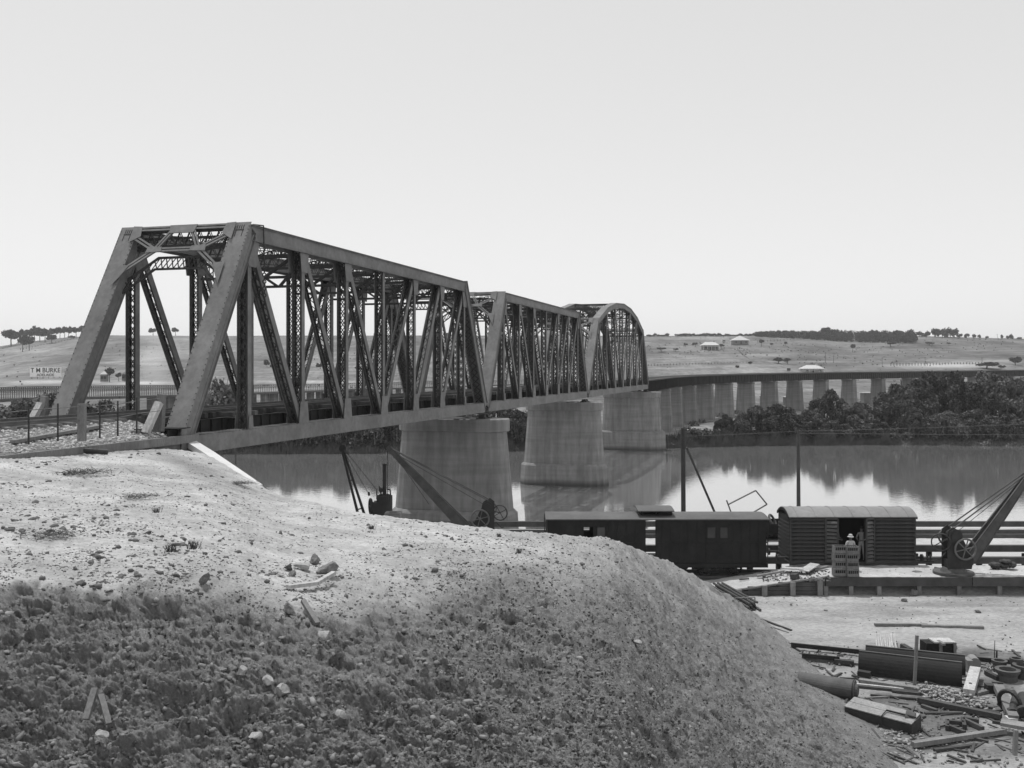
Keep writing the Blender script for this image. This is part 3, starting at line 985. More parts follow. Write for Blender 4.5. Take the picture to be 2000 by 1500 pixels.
def soil_material():
    m = bpy.data.materials.new("dry_earth")
    m.use_nodes = True
    nt = m.node_tree; bs = nt.nodes["Principled BSDF"]
    bs.inputs['Roughness'].default_value = 1.0
    bs.inputs['Specular IOR Level'].default_value = 0.05
    tc = nt.nodes.new("ShaderNodeTexCoord")
    def nz(sc, det, rough=.65, st=(1, 1, 1)):
        mp = nt.nodes.new("ShaderNodeMapping"); mp.inputs['Scale'].default_value = st
        nt.links.new(tc.outputs['Object'], mp.inputs[0])
        n = nt.nodes.new("ShaderNodeTexNoise"); n.inputs['Scale'].default_value = sc
        n.inputs['Detail'].default_value = det; n.inputs['Roughness'].default_value = rough
        nt.links.new(mp.outputs[0], n.inputs['Vector'])
        return n.outputs[0]
    def rng(s, a, b, c, d):
        r = nt.nodes.new("ShaderNodeMapRange")
        for k, t in zip(('From Min', 'From Max', 'To Min', 'To Max'), (a, b, c, d)):
            r.inputs[k].default_value = t
        nt.links.new(s, r.inputs[0]); return r.outputs[0]
    def mth(op, a, b, c=None):
        r = nt.nodes.new("ShaderNodeMath"); r.operation = op
        for k, t in enumerate((a, b, c)):
            if t is None: continue
            if isinstance(t, float): r.inputs[k].default_value = t
            else: nt.links.new(t, r.inputs[k])
        return r.outputs[0]
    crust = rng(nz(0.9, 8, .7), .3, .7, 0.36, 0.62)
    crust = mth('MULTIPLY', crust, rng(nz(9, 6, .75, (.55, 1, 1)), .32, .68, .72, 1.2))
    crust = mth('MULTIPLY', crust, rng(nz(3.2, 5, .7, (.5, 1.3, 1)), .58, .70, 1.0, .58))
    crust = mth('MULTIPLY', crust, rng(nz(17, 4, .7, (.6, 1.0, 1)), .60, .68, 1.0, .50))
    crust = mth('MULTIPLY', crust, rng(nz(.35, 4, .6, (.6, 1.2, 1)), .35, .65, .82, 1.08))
    clod = rng(nz(1.4, 8, .72), .3, .7, 0.13, 0.25)  # darker clod soil, with the steep face's shade put into its colour too
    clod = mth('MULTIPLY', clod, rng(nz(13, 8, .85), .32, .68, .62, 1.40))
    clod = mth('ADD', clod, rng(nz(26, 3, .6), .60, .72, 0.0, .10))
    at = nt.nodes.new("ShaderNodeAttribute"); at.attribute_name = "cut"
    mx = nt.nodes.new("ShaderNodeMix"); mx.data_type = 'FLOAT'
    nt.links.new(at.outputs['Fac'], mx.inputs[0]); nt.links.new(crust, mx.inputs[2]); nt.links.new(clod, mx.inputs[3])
    cc = nt.nodes.new("ShaderNodeCombineColor")
    for k in range(3): nt.links.new(mx.outputs[0], cc.inputs[k])
    nt.links.new(cc.outputs[0], bs.inputs['Base Color'])
    bp = nt.nodes.new("ShaderNodeBump"); bp.inputs['Strength'].default_value = .8; bp.inputs['Distance'].default_value = .06
    nt.links.new(nz(22, 6, .75), bp.inputs['Height'])
    nt.links.new(bp.outputs[0], bs.inputs['Normal'])
    return m
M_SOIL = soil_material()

def build_mound():
    PX = np.repeat(GP[:, None], len(GT), 1)
    X = (PX - 1000) / F * GY; Z = EYE - (GROW - 720) / F * GY
    V = np.stack([X, GY, Z], 2)
    # the far side of the crest falls away to the yard and the river
    first = V[:, 0]
    skirt = []
    azx = (GP - 1000) / F
    for k in np.array([14, 10, 7, 4.5, 3, 2, 1.2, .7, .35, .15]):
        q = first.copy()
        q[:, 0] += azx * k; q[:, 1] += k; q[:, 2] -= k * .62 * np.clip(k / 1.2, .35, 1)
        flat = np.clip((330 - GP) / 60, 0, 1)
        q[:, 2] = np.where(flat > 0, q[:, 2] - 1.0 * flat * np.clip(k, 0, 1), q[:, 2])
        q[:, 2] = np.maximum(q[:, 2], YZ - 0.6)
        skirt.append(q)
    V = np.concatenate([np.stack(skirt, 1), V], 1)
    row = np.concatenate([np.repeat(GROW[:, :1], 10, 1), GROW], 1)
    PXA = np.repeat(GP[:, None], V.shape[1], 1)
    nx, ny = V.shape[:2]
    p = V.reshape(-1, 3)
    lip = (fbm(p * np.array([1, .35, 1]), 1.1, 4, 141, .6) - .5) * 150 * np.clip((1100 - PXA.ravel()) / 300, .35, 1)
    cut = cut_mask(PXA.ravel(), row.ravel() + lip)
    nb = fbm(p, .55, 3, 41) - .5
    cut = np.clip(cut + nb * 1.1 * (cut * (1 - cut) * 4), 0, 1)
    # relief: a broad swell, gullies in the cut face, clods and grit
    def turb(q_, sc, octv, seed, gain):
        r = 0; a = 1.0; t = 0
        for k in range(octv):
            r = r + a * np.abs(2 * vnoise(q_, sc * 2.03 ** k, seed + k) - 1); t += a; a *= gain
        return r / t
    wp = p + .25 * np.stack([vnoise(p, 2.1, 101), vnoise(p, 2.1, 102), vnoise(p, 2.1, 103)], 1)
    big = (fbm(p, .45, 3, 1) - .5) * (.22 + .55 * cut)
    mid = (fbm(wp, 1.8, 4, 9, .55) - .5)
    tb = turb(wp, 1.7, 7, 17, .70) - .42
    grain = turb(wp, 9, 3, 57, .85) - .42
    hol = np.clip(fbm(p, .8, 2, 71) - .60, 0, 1) * cut
    right_ = np.clip((PXA.ravel() - 850) / 300, 0, 1)
    wet = turb(wp * np.array([1.9, .4, 1.9]), 1.1, 4, 91, .6) - .42
    wet = wet * np.clip((PXA.ravel() - 1150) / 250, 0, 1)
    flat_ = (1 - cut) * (1 - right_)
    dz = big * .5 + mid * (.07 + .30 * cut) + tb * (.10 * flat_ + .62 * cut * (1 - .30 * right_) + .16 * right_ * (1 - cut)) + grain * (.07 * flat_ + .15 * (1 - flat_)) - hol * .4 + wet * .30
    for (hx, hy, wx, wy, dd) in ((150, 1168, 55, 14, .30), (330, 1180, 75, 20, .42), (420, 1172, 40, 12, .25), (60, 1175, 40, 10, .2), (735, 1388, 34, 40, .45), (350, 1362, 75, 30, .40), (915, 1400, 45, 14, .3), (470, 1400, 60, 25, .3), (880, 1340, 60, 16, .25), (1020, 1290, 60, 14, .22), (640, 1300, 60, 18, .25), (200, 1300, 60, 20, .2)):
        g_ = np.exp(-((PXA.ravel() - hx) / wx) ** 2 - ((row.ravel() - hy) / wy) ** 2)
        dz = dz - dd * .55 * np.clip(g_ * 2.2 - .5 + (nb * 1.6), 0, 1)
    edge = np.ones((nx, ny)); edge[:, :8] = .4
    toe = np.clip((p[:, 2] - YZ) / .8, .15, 1)
    dz = dz * edge.ravel() * toe
    dv = p - np.array([0, 0, EYE]); dv /= np.linalg.norm(dv, axis=1)[:, None]
    q = p.copy()
    q[:, 2] += dz * .8
    q[:, 1] -= dz * .6 * cut
    i = (np.arange(nx - 1)[:, None] * ny + np.arange(ny - 1)[None, :]).ravel()
    Fq = np.stack([i, i + 1, i + ny + 1, i + ny], 1)
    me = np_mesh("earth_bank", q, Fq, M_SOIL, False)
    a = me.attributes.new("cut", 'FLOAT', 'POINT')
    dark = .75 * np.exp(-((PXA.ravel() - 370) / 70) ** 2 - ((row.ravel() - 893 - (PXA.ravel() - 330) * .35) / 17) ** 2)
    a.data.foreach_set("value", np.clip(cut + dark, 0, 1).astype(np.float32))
    link("earth_bank", me, kind="structure")
    return q.reshape(nx, ny, 3), cut.reshape(nx, ny), row
MV, MC, MROW = build_mound()

def rock_mesh(seed, m, sub=2, flat=.7):
    import bmesh
    bm = bmesh.new()
    bmesh.ops.create_icosphere(bm, subdivisions=sub, radius=.5)
    r = random.Random(seed)
    cuts = [(Vector((r.gauss(0, 1), r.gauss(0, 1), r.gauss(0, 1))).normalized(), r.uniform(.17, .38)) for _ in range(9)]
    for v in bm.verts:
        for n_, d in cuts:
            t = v.co.dot(n_)
            if t > d:
                v.co -= n_ * (t - d)
        v.co += Vector((r.gauss(0, .012), r.gauss(0, .012), r.gauss(0, .012)))
        v.co.z *= flat
    me = bpy.data.meshes.new("rock"); bm.to_mesh(me); bm.free()
    me.materials.append(m)
    return me

def rock_arrays(n=8, flat=.7, seed=0, sub=1):
    out = []
    for k in range(n):
        me = rock_mesh(seed + k, M_STONE, sub, flat)
        v = np.empty(len(me.vertices) * 3, np.float32); me.vertices.foreach_get("co", v)
        f = np.empty(len(me.loops), np.int32); me.loops.foreach_get("vertex_index", f)
        out.append((v.reshape(-1, 3).astype(float), f.reshape(-1, 3)))
        bpy.data.meshes.remove(me)
    return out
RA = rock_arrays()

def scatter_rocks(name, pos, size, m, kind="stuff", parent=None, sink=.15, **kw):
    Vs, Fs = [], []; n = 0
    for k in range(len(pos)):
        v, f = RA[RNG.integers(len(RA))]
        s = size[k] * RNG.uniform(.75, 1.3, 3) * np.array([1, 1, .85])
        a = RNG.uniform(0, 2 * math.pi); c_, s_ = math.cos(a), math.sin(a)
        q = v * s
        q = np.stack([q[:, 0] * c_ - q[:, 1] * s_, q[:, 0] * s_ + q[:, 1] * c_, q[:, 2]], 1)
        if RNG.random() < .5:
            b_ = RNG.uniform(-.6, .6); cb, sb = math.cos(b_), math.sin(b_)
            q = np.stack([q[:, 0], q[:, 1] * cb - q[:, 2] * sb, q[:, 1] * sb + q[:, 2] * cb], 1)
        q = q + pos[k] + np.array([0, 0, size[k] * sink])
        Vs.append(q); Fs.append(f + n); n += len(q)
    me = np_mesh(name, np.concatenate(Vs), np.concatenate(Fs), m)
    return link(name, me, parent, kind=kind, **kw)

def mound_scatter():
    nx, ny = MV.shape[:2]
    def pick(n, lo, hi, rlo, rhi, cmin, cmax):
        P_, R_ = [], []
        while len(P_) < n:
            px = RNG.uniform(lo, hi); py = RNG.uniform(rlo, rhi)
            i = int((px + 300) / 2.6)
            j = int(np.searchsorted(MROW[i], py))
            if j <= 11 or j >= ny - 1: continue
            if not (cmin <= MC[i, j] <= cmax): continue
            P_.append(MV[i, j]); R_.append(1)
        return np.array(P_)
    def sizes(n, a, b, pw=2.6): return a + (b - a) * RNG.random(n) ** pw
    def clumped(q, thr, sc=.9, seed=301):
        n_ = fbm(q, sc, 3, seed)
        return q[(n_ > thr) | (RNG.random(len(q)) < .18)]
    q = clumped(pick(2600, -100, 1250, 875, 1230, 0, .5), .53)
    scatter_rocks("clods", q, sizes(len(q), .035, .22, 3.4), M_STONE, sink=.02)
    q = clumped(pick(22000, -100, 1500, 875, 1260, 0, .6), .50, 1.6, 311)
    scatter_rocks("grit", q, sizes(len(q), .015, .075, 2.4), M_STONE, sink=.0)
    q = pick(7000, 850, 1780, 1040, 1560, 0, 1)
    scatter_rocks("dark_shoulder_grit", q, sizes(len(q), .02, .11, 3), M_STONE_K, sink=.0)
    q = pick(5000, 850, 1780, 1040, 1560, 0, 1)
    scatter_rocks("shoulder_grit", q, sizes(len(q), .02, .11, 3), M_STONE_G, sink=.0)
    q = clumped(pick(7500, -100, 1780, 1100, 1560, .4, 1), .47, 1.2, 321)
    scatter_rocks("rubble", q, sizes(len(q), .02, .17, 4), M_STONE_G, sink=.02)
    q = pick(3500, -100, 1780, 1100, 1560, .4, 1)
    scatter_rocks("dark_rubble", q, sizes(len(q), .02, .10, 3), M_STONE_K, sink=.0)
    q = clumped(pick(900, -100, 1780, 1130, 1560, .4, 1), .52, 1.0, 331)
    scatter_rocks("pale_rubble", q, sizes(len(q), .02, .19, 4), M_STONE_L2, sink=.0)
M_STONE_K = mat("dark_clod", 0.075, 0.95, 0.4, 2.5, 0.5, 18)
M_STONE_L2 = mat("dusty_stone", 0.27, 0.95, 0.3, 3.0, 0.4, 18, amp2=0.2, scale2=9)
M_STONE_G = mat("earthy_stone", 0.19, 0.95, 0.4, 2.5, 0.5, 18, amp2=0.3, scale2=7)
mound_scatter()

def big_rock(px, py, wpx, label, m=None, seed=0, flat=.7, rz=0.0, sx=1.0, sy=1.0):
    p = S(px, py)
    sc = wpx * p.y / F
    o = link("rock", rock_mesh(seed, m or M_STONE_L, 3, flat), None, p + Vector((0, -.05, sc * .24)), None, label, "rock", "larger rocks on the earth bank")
    o.scale = (sc * sx, sc * sy, sc); o.rotation_euler = (0.25, 0.1, rz)
    return o
big_rock(592, 1112, 34, "flat pale-topped slab in the small heap of stones high on the bank", seed=3, flat=.35, sx=1.1)
big_rock(640, 1122, 46, "dark faceted boulder with a light top, the largest of the heap of stones", M_STONE_G, 4, .8, .4)
big_rock(617, 1098, 30, "dark broad clod behind the slab in the heap of stones", M_STONE, 5, .7)
big_rock(566, 1112, 22, "small dark rounded stone at the left end of the heap of stones", M_STONE, 6, .9)
big_rock(574, 1124, 20, "grey blocky stone under the dark rounded one in the heap", M_STONE_G, 7, .9)
big_rock(551, 1125, 16, "small pale egg-shaped stone beside the heap", None, 8, .7)
big_rock(401, 1134, 24, "upright grey stone standing alone above the dark cut face", M_STONE_G, 9, 1.3)
big_rock(637, 1246, 38, "pale oval stone lying flat right of the buried sticks", None, 10, .55)
big_rock(545, 1208, 28, "pale rounded stone left of the buried sticks", None, 11, .8)
big_rock(565, 1198, 34, "grey angular stone against the buried sticks", M_STONE_G, 12, .9)
big_rock(473, 1317, 28, "light wedge-shaped stone in the row of stones on the dark face", None, 13, .9)
big_rock(524, 1332, 26, "small bright angular stone in the row of stones on the dark face", None, 14, .9)
big_rock(555, 1357, 34, "pale round boulder below the row of stones", None, 15, .95)
big_rock(527, 1368, 26, "grey round stone just left of the pale round boulder", M_STONE_G, 16, .95)
big_rock(575, 1340, 34, "dark round stone at the right end of the row of stones", M_STONE, 17, .95)
big_rock(435, 1310, 20, "thin tilted flake at the left end of the row of stones", M_STONE_G, 18, .4, .5)
big_rock(205, 1438, 30, "pale stone below the crossed sticks at the bottom of the bank", None, 19, .7)
big_rock(670, 1400, 30, "light lump near the bottom of the face right of the big hollow", None, 20, .8)
big_rock(500, 1440, 30, "pale lump at the very bottom of the face", None, 21, .7)
big_rock(1245, 1255, 18, "small pale stone on the smooth right shoulder of the bank", None, 22, .7)

def stick(name, pts, r, label, m=M_WOOD, cat="stick"):
    b = pts[0]
    mb = MB()
    for i in range(len(pts) - 1):
        mb.bar(pts[i], pts[i + 1], r * 2, r * 1.4)
    return solo(name, mb, m, b, label, cat)
stick("wood_strip", [S(562, 1152, .05), S(618, 1150, .10), S(652, 1142, .22)], .045, "long thin board lying below the heap of stones", M_WOOD_L, "board")
stick("buried_stick", [S(592, 1190, .14), S(620, 1222, .03)], .04, "grey stick poking out of the face between two stones", M_WOOD)
stick("leaning_stick", [S(186, 1378, .22), S(168, 1405, .0)], .04, "grey stick leaning left, one of the crossed pair low on the face", M_WOOD)
stick("crooked_stick", [S(196, 1382, .16), S(203, 1395, .10), S(212, 1414, .0)], .035, "crooked stick leaning right, one of the crossed pair", M_WOOD)

def tuft_mesh(seed, n=60, h=.35, spread=.18):
    r = random.Random(seed); mb = MB()
    for i in range(n):
        a = r.uniform(0, 6.28); q = Vector((r.gauss(0, spread * .5), r.gauss(0, spread * .4), 0))
        t = q + Vector((math.cos(a) * spread * r.uniform(.2, 1), math.sin(a) * spread * .7, h * r.uniform(.4, 1)))
        w_ = Vector((r.uniform(.006, .014), r.uniform(-.01, .01), 0))
        mb.add([q - w_, q + w_, t], [(0, 1, 2)])
        mb.add([q.lerp(t, .5) - w_, q.lerp(t, .5) + w_, t + Vector((r.gauss(0, .05), r.gauss(0, .05), -.05))], [(0, 1, 2)])
    return mb.mesh("weed", M_TUFT)
TM = [tuft_mesh(k) for k in range(4)]
TF = [tuft_mesh(10 + k, 120, .12, .5) for k in range(2)]
for k, (px, py, s, t, lab) in enumerate([
        (332, 1080, .55, TM[0], "dark upright weed, left of two on the pale ground"), (378, 1074, .6, TM[1], "dark upright weed, right of two on the pale ground"),
        (165, 925, 1.5, TF[0], "wide low dark weed patch on the pale ground near the fence"), (105, 1046, .9, TF[1], "bushy dark weed patch at the left on the pale ground"),
        (725, 1035, .45, TM[2], "dark weed by the crest below the steam crane"), (975, 1050, .35, TM[3], "tiny dark weed near the crest below the hand crane"),
        (1014, 1082, .4, TM[1], "thin weed on the pale slope below the hand crane"), (468, 946, 1.0, TF[1], "flat dark weed patch beside the foot of the wing wall"),
        (305, 1003, .4, TM[2], "small dark weed in the middle of the pale ground"), (272, 972, .9, TF[0], "loose dark weed patch beyond the two upright weeds")]):
    o = link("weed", t, None, S(px, py, .02), None, lab, "weed", "weeds on the pale ground"); o.scale = (s, s, s)

# yard and near bank base
def yard():
    xs = np.concatenate([np.linspace(-400, -20, 30), np.linspace(-19, 60, 420), np.linspace(62, 400, 30)])
    ys = np.concatenate([np.linspace(-60, 12, 20), np.linspace(12.5, 64, 420)])
    X, Y = np.meshgrid(xs, ys, indexing='xy'); X = X.ravel(); Y = Y.ravel()
    edge = np.interp(X, [-400, -5, 0, 4, 400], [63, 63, 62, 53.9, 53.9])
    p = np.stack([X, Y, 0 * X], 1)
    z = YZ + (fbm(p, .5, 4, 77) - .5) * .10 + (fbm(p, 5, 3, 78) - .5) * .045
    z = np.where(Y > edge - 1.2, YZ - .05 - np.clip((Y - edge + 1.2) / 1.3, 0, 1) ** 1.2 * 4.5, z)
    Yc = np.where(Y > edge, edge + (Y - edge) * .2, Y)
    V = np.stack([X, Yc, z], 1)
    nx, ny = len(xs), len(ys)
    i = (np.arange(ny - 1)[:, None] * nx + np.arange(nx - 1)[None, :]).ravel()
    me = np_mesh("yard_ground", V, np.stack([i, i + 1, i + nx + 1, i + nx], 1), M_YARD, True)
    a = me.attributes.new("worn", 'FLOAT', 'POINT')
    wv = np.clip((39.5 - Yc) / 3.0, 0, 1) * np.clip((fbm(p, .6, 5, 88) - .36) * 4.5, .25, 1) * .85 + .35 * np.clip((fbm(p * np.array([.35, 1.6, 1]), .5, 4, 89) - .52) * 6, 0, 1)
    a.data.foreach_set("value", np.clip(wv, 0, 1).astype(np.float32))
    nt = M_YARD.node_tree; bs = [n for n in nt.nodes if n.type == 'BSDF_PRINCIPLED'][0]
    cc = bs.inputs['Base Color'].links[0].from_node; src = cc.inputs[0].links[0].from_socket
    at = nt.nodes.new("ShaderNodeAttribute"); at.attribute_name = "worn"
    mr = nt.nodes.new("ShaderNodeMapRange"); mr.inputs['To Min'].default_value = 1.0; mr.inputs['To Max'].default_value = .34
    nt.links.new(at.outputs['Fac'], mr.inputs[0])
    mm = nt.nodes.new("ShaderNodeMath"); mm.operation = 'MULTIPLY'; nt.links.new(src, mm.inputs[0]); nt.links.new(mr.outputs[0], mm.inputs[1])
    for k in range(3): nt.links.new(mm.outputs[0], cc.inputs[k])
    link("yard_ground", me, kind="structure")
M_YARD = mat("yard_earth", 0.34, 1.0, 0.22, 0.25, 0.7, 14, (1, 1.9, 1), 0.28, 5.0, spec=.05, coord='Object')
yard()

# left flank: lower land beyond the track bed
mb = MB()
mb.loft([[B(u, 5.5, -3.5), B(u, 7.0, ZB + .75), B(u, 11, ZB - 1.2), B(u, 26, 7.2), B(u, 120, 5), B(u, 120, -3.5)] for u in (-70, -3.5)])
mb.loft([[B(-3.5, 5.5, -3.5), B(-3.5, 7.0, ZB + .75), B(-3.5, 11, ZB - 1.2), B(-3.5, 26, 7.2), B(-3.5, 120, 5), B(-3.5, 120, -3.5)], [B(9, 5.5, -3.5), B(9, 7.0, ZB - 7.75), B(9, 11, ZB - 8.2), B(20, 26, 3.2), B(38, 120, 2), B(38, 120, -3.5)], [B(16, 5.5, -4.5), B(16, 7.0, -2), B(16, 11, -2), B(30, 26, -2), B(52, 120, -2), B(52, 120, -3.5)]])
link("lower_bank", mb.mesh("lower_bank", M_YARD), kind="structure")

# ------------------------------------------------------------------ track bed at the bridge approach
VC = (VN + VF) / 2
mb = MB()
sec = [(.02, -3), (.02, .55), (.35, .80), (VC - 1.5, 1.22), (VC - 1.3, 1.30), (VC + 1.3, 1.30), (VC + 1.5, 1.22), (VF + .6, .8), (8.2, -.5), (8.2, -3)]
mb.loft([[B(u, v, ZB + w_) for v, w_ in sec] for u in (-46, -.9)])
link("track_bed", mb.mesh("track_bed", M_BED), kind="structure")
pos = []; sz = []
for k in range(5200):
    u = RNG.uniform(-17, -1.2); v = RNG.uniform(.15, VC - 1.0) if RNG.random() < .8 else RNG.uniform(VC - 1, VC + 1.2)
    w_ = np.interp(v, [t[0] for t in sec[1:6]], [t[1] for t in sec[1:6]])
    pos.append(B(u, v, ZB + w_ - .04)); sz.append(RNG.uniform(.09, .20))
scatter_rocks("ballast", np.array([tuple(p) for p in pos]), sz, M_BALLAST, sink=.2)
for vv, lab in ((VC - .835, "nearer running rail of the track on the ballasted approach"), (VC + .835, "farther running rail of the track on the ballasted approach")):
    mb = MB(); rail_profile(mb, B(-46, vv, ZB + 1.41), B(-.05, vv, ZB + 1.41))
    solo("rail", mb, M_RAIL, B(-20, vv, ZB + 1.41), lab, "rail")
sm = MB(); sm.box((0, 0, 0), (.25, 2.6, .16)); sm = sm.mesh("sleeper", M_WOOD)
NTH = "first second third fourth fifth sixth seventh eighth ninth tenth eleventh twelfth thirteenth fourteenth fifteenth sixteenth seventeenth eighteenth nineteenth twentieth".split()
for i in range(20):
    o = link("sleeper", sm, None, B(-1.6 - i * .68, VC, ZB + 1.33), None, "grey sleeper half buried in the approach ballast, %s back from the bridge end" % NTH[i], "sleeper", "sleepers in the approach ballast")
    o.rotation_euler = (0, 0, BRZ)
def kerb_timber(u0, u1, lab):
    mb = MB(); mb.bar(B(u0, -.05, ZB + .62), B(u1, -.05, ZB + .62), .16, .30)
    return solo("kerb_timber", mb, M_WOOD, B((u0 + u1) / 2, -.05, ZB + .5), lab, "timber beam")
kerb_timber(-14.5, -6.1, "long edging timber left of the square post, holding back the ballast")
kerb_timber(-6.05, .1, "long edging timber between the square post and the wing wall")
# guard walk beam beside the rail
mb = MB(); mb.bar(B(-8.2, .9, ZB + 1.05), B(-3.5, 1.5, ZB + 1.25), .2, .1); solo("loose_plank", mb, M_WOOD, B(-6, 1, ZB + 1.1), "grey plank lying along the top of the ballast behind the square post", "plank")

def on_line(px, v=-.15):
    Z = (43616 + F * v / math.cos(TH)) / (1540 - px)
    return Z
for px, yb, yt, lab in ((56, 868, 792, "thin iron fence stake at the far left of the approach"), (113, 862, 788, "thin iron fence stake just left of the square timber post"),
                        (195, 856, 786, "thin iron fence stake right of the square timber post"), (230, 852, 783, "thin iron fence stake midway between square post and leaning timber"),
                        (267, 847, 776, "thin iron fence stake nearest the leaning timber")):
    Z = on_line(px); a = P(px, yb, Z); b_ = P(px, yt, Z)
    mb = MB(); mb.cyl(a, b_, .032, .028, 6)
    solo("fence_stake", mb, M_IRON, a, lab, "fence post", "thin stakes of the approach fence")
wl = [P(px, py, on_line(px)) for px, py in ((10, 806), (56, 801), (113, 797), (160, 794), (195, 792), (230, 790), (267, 783), (312, 778))]
mb = MB(); mb.tube(wl, .012, 4); mb.tube([q - Vector((0, 0, .45)) for q in wl], .012, 4)
solo("fence_wire", mb, M_RAIL, wl[2], "two slack wires strung between the stakes of the approach fence", "wire")
Z = on_line(160); a = P(160, 862, Z)
mb = MB(); mb.box(P(160, 825, Z), (.22, .2, 1.2)); solo("square_post", mb, M_WOOD, a, "square weathered timber post standing by the ballast edge", "post")
Z = 36.0
lt = thing("track_stop", "pair of rough timbers, one leaning on the other, beside the near portal post", "track stop", P(305, 845, Z))
mb = MB(); mb.bar(P(284, 846, Z - .5), P(311, 786, Z), .26, .2, BD); part("leaning_timber", mb, M_WOOD_L, lt)
mb = MB(); mb.bar(P(310, 842, Z + .15), P(316, 770, Z + .15), .36, .2, BD, .24, .2); part("upright_timber", mb, M_WOOD, lt)
mb = MB(); mb.box(P(272, 843, Z - .3), (.3, .25, .2)); solo("wood_block", mb, M_WOOD_DK, P(272, 848, Z - .3), "dark block lying at the foot of the leaning timber", "block")
Z = 39.2
lt = thing("track_stop", "pair of rough timbers, one leaning on the other, across the track on the far edge", "track stop", P(80, 825, Z))
mb = MB(); mb.bar(P(60, 824, Z - .4), P(80, 788, Z), .26, .2, BD); part("leaning_timber", mb, M_WOOD_L, lt)
mb = MB(); mb.bar(P(84, 824, Z + .15), P(87, 774, Z + .15), .34, .2, BD, .24, .2); part("upright_timber", mb, M_WOOD, lt)
a, b_ = S(150, 884, .09), S(211, 888, .09)
mb = MB(); mb.cyl(a, b_, .10, .09, 10); solo("charred_log", mb, M_IRON, a, "charred round log lying in front of the square post", "log")
big_rock(118, 884, 16, "pale lump of mortar in front of the edging timber by the stakes", M_CONC_L, 31, .9)
big_rock(141, 882, 18, "pale flat stone left of the charred log", None, 32, .6)

# ------------------------------------------------------------------ platform, ramp
PT = YZ + .86                    # platform top
def XP(px, Y): return (px - 1000) / F * Y
pf = thing("loading_platform", "earth-topped loading platform faced with dark timber beams and short posts", "platform", (XP(1612, 47), 47, YZ))
xa, xb = XP(1612, 47), 34.0
def rough_slab(xa, xb, ya, yb, za, zb, seed, nx=260, ny=46, amp=.05):
    xs = np.linspace(xa, xb, nx); ys = np.linspace(ya, yb, ny)
    X, Y = np.meshgrid(xs, ys, indexing='xy'); X = X.ravel(); Y = Y.ravel()
    p = np.stack([X, Y, 0 * X], 1)
    zz = za + (zb - za) * (X - xa) / (xb - xa)
    Z_ = zz + (fbm(p, 2.0, 5, seed, .6) - .5) * amp * 2
    i = (np.arange(ny - 1)[:, None] * nx + np.arange(nx - 1)[None, :]).ravel()
    return np.stack([X, Y, Z_], 1), np.stack([i, i + 1, i + nx + 1, i + nx], 1)
V_, F_ = rough_slab(xa, xb, 47.05, 49.9, PT, PT, 51)
V_ = V_ - np.array([pf.location.x, pf.location.y, pf.location.z])
link("earth_top", np_mesh("earth_top", V_, F_, M_PLATF, True), pf)
mb = MB()
k = xa
mb.box(((xa + 22.2) / 2, 47.0, PT - .2), (22.2 - xa, .12, .42)); 
part("fascia_beam", mb, M_WOOD_DK, pf)
mb = MB(); mb.box(((22.24 + xb) / 2, 47.0, PT - .2), (xb - 22.24, .12, .42)); part("fascia_beam", mb, M_WOOD_DK, pf)
for px in (1613, 1662, 1717, 1795, 1873, 1952, 2030, 2110):
    mb = MB(); mb.box((XP(px, 47), 47.05, YZ + .22), (.20, .18, .46)); part("post", mb, M_WOOD, pf)
mb = MB(); mb.box(((xa + xb) / 2, 47.9, YZ + .3), (xb - xa, .08, .86)); part("back_planking", mb, M_WOOD_DK, pf)
mb = MB(); mb.prism([(xa, 47.15, YZ - .05), (xa, 47.85, YZ - .05), (xa, 47.85, YZ + .35)], (xb - xa, 0, 0)); part("spilled_earth", mb, M_YARD, pf)
mb = MB(); mb.box(((xa + xb) / 2, 49.92, PT - .45), (xb - xa, .1, .9)); part("rear_timber", mb, M_WOOD_DK, pf)

rp = thing("ramp", "earth ramp climbing to the platform behind a plank retaining wall", "ramp", (XP(1388, 47), 47, YZ))
ra, rb = XP(1385, 47.2), xa - .03
V_, F_ = rough_slab(ra - .5, rb, 47.05, 49.9, YZ - .05, PT, 53, 160, 46, .06)
link("earth_top", np_mesh("earth_top", V_ - np.array(tuple(rp.location)), F_, M_PLATF, True), rp)
for k in range(4):
    z0 = YZ + .02 + k * .21
    x0 = ra - .5 + (rb - ra + .5) * (z0 + .1 - YZ) / .86
    mb = MB(); mb.box(((x0 + rb) / 2, 47.0, z0 + .1), (rb - x0, .06, .195)); part("plank", mb, M_WOOD_DK, rp)
mb = MB(); mb.bar((ra - .5, 46.98, YZ + .0), (rb, 46.98, PT + .02), .16, .07); part("coping_plank", mb, M_WOOD, rp)
for px, h in ((1443, .30), (1493, .50), (1548, .66), (1601, .86)):
    mb = MB(); mb.box((XP(px, 46.9), 46.88, YZ + h / 2), (.24, .16, h)); part("post", mb, M_WOOD, rp)
# loose boards and rubble on the ramp
def board(a, b_, w_, t, m, lab, cat="board", name="board"):
    mb = MB(); mb.bar(a, b_, w_, t); return solo(name, mb, m, a, lab, cat)
def onp(px, py):  # point on platform/ramp plane
    Y = 48.4
    for _ in range(12):
        X = XP(px, Y); zz = PT if X > xa else PT - .86 * (xa - X) / (rb - ra + .5)
        Y = (EYE - zz) * F / (py - 720)
    return Vector((XP(px, Y), Y, zz))
UP = Vector((0, 0, 1))
board(onp(1478, 1129) + UP * .1, onp(1530, 1122) + UP * .16, .16, .10, M_WOOD, "long grey board lying up the ramp among loose stones")
board(onp(1530, 1117) + UP * .2, onp(1572, 1121) + UP * .25, .5, .05, M_WOOD_L, "broad pale board propped across the heap at the top of the ramp")
board(onp(1570, 1124) + UP * .22, onp(1592, 1113) + UP * .3, .5, .05, M_WOOD_L, "second pale board meeting the broad one at a corner")
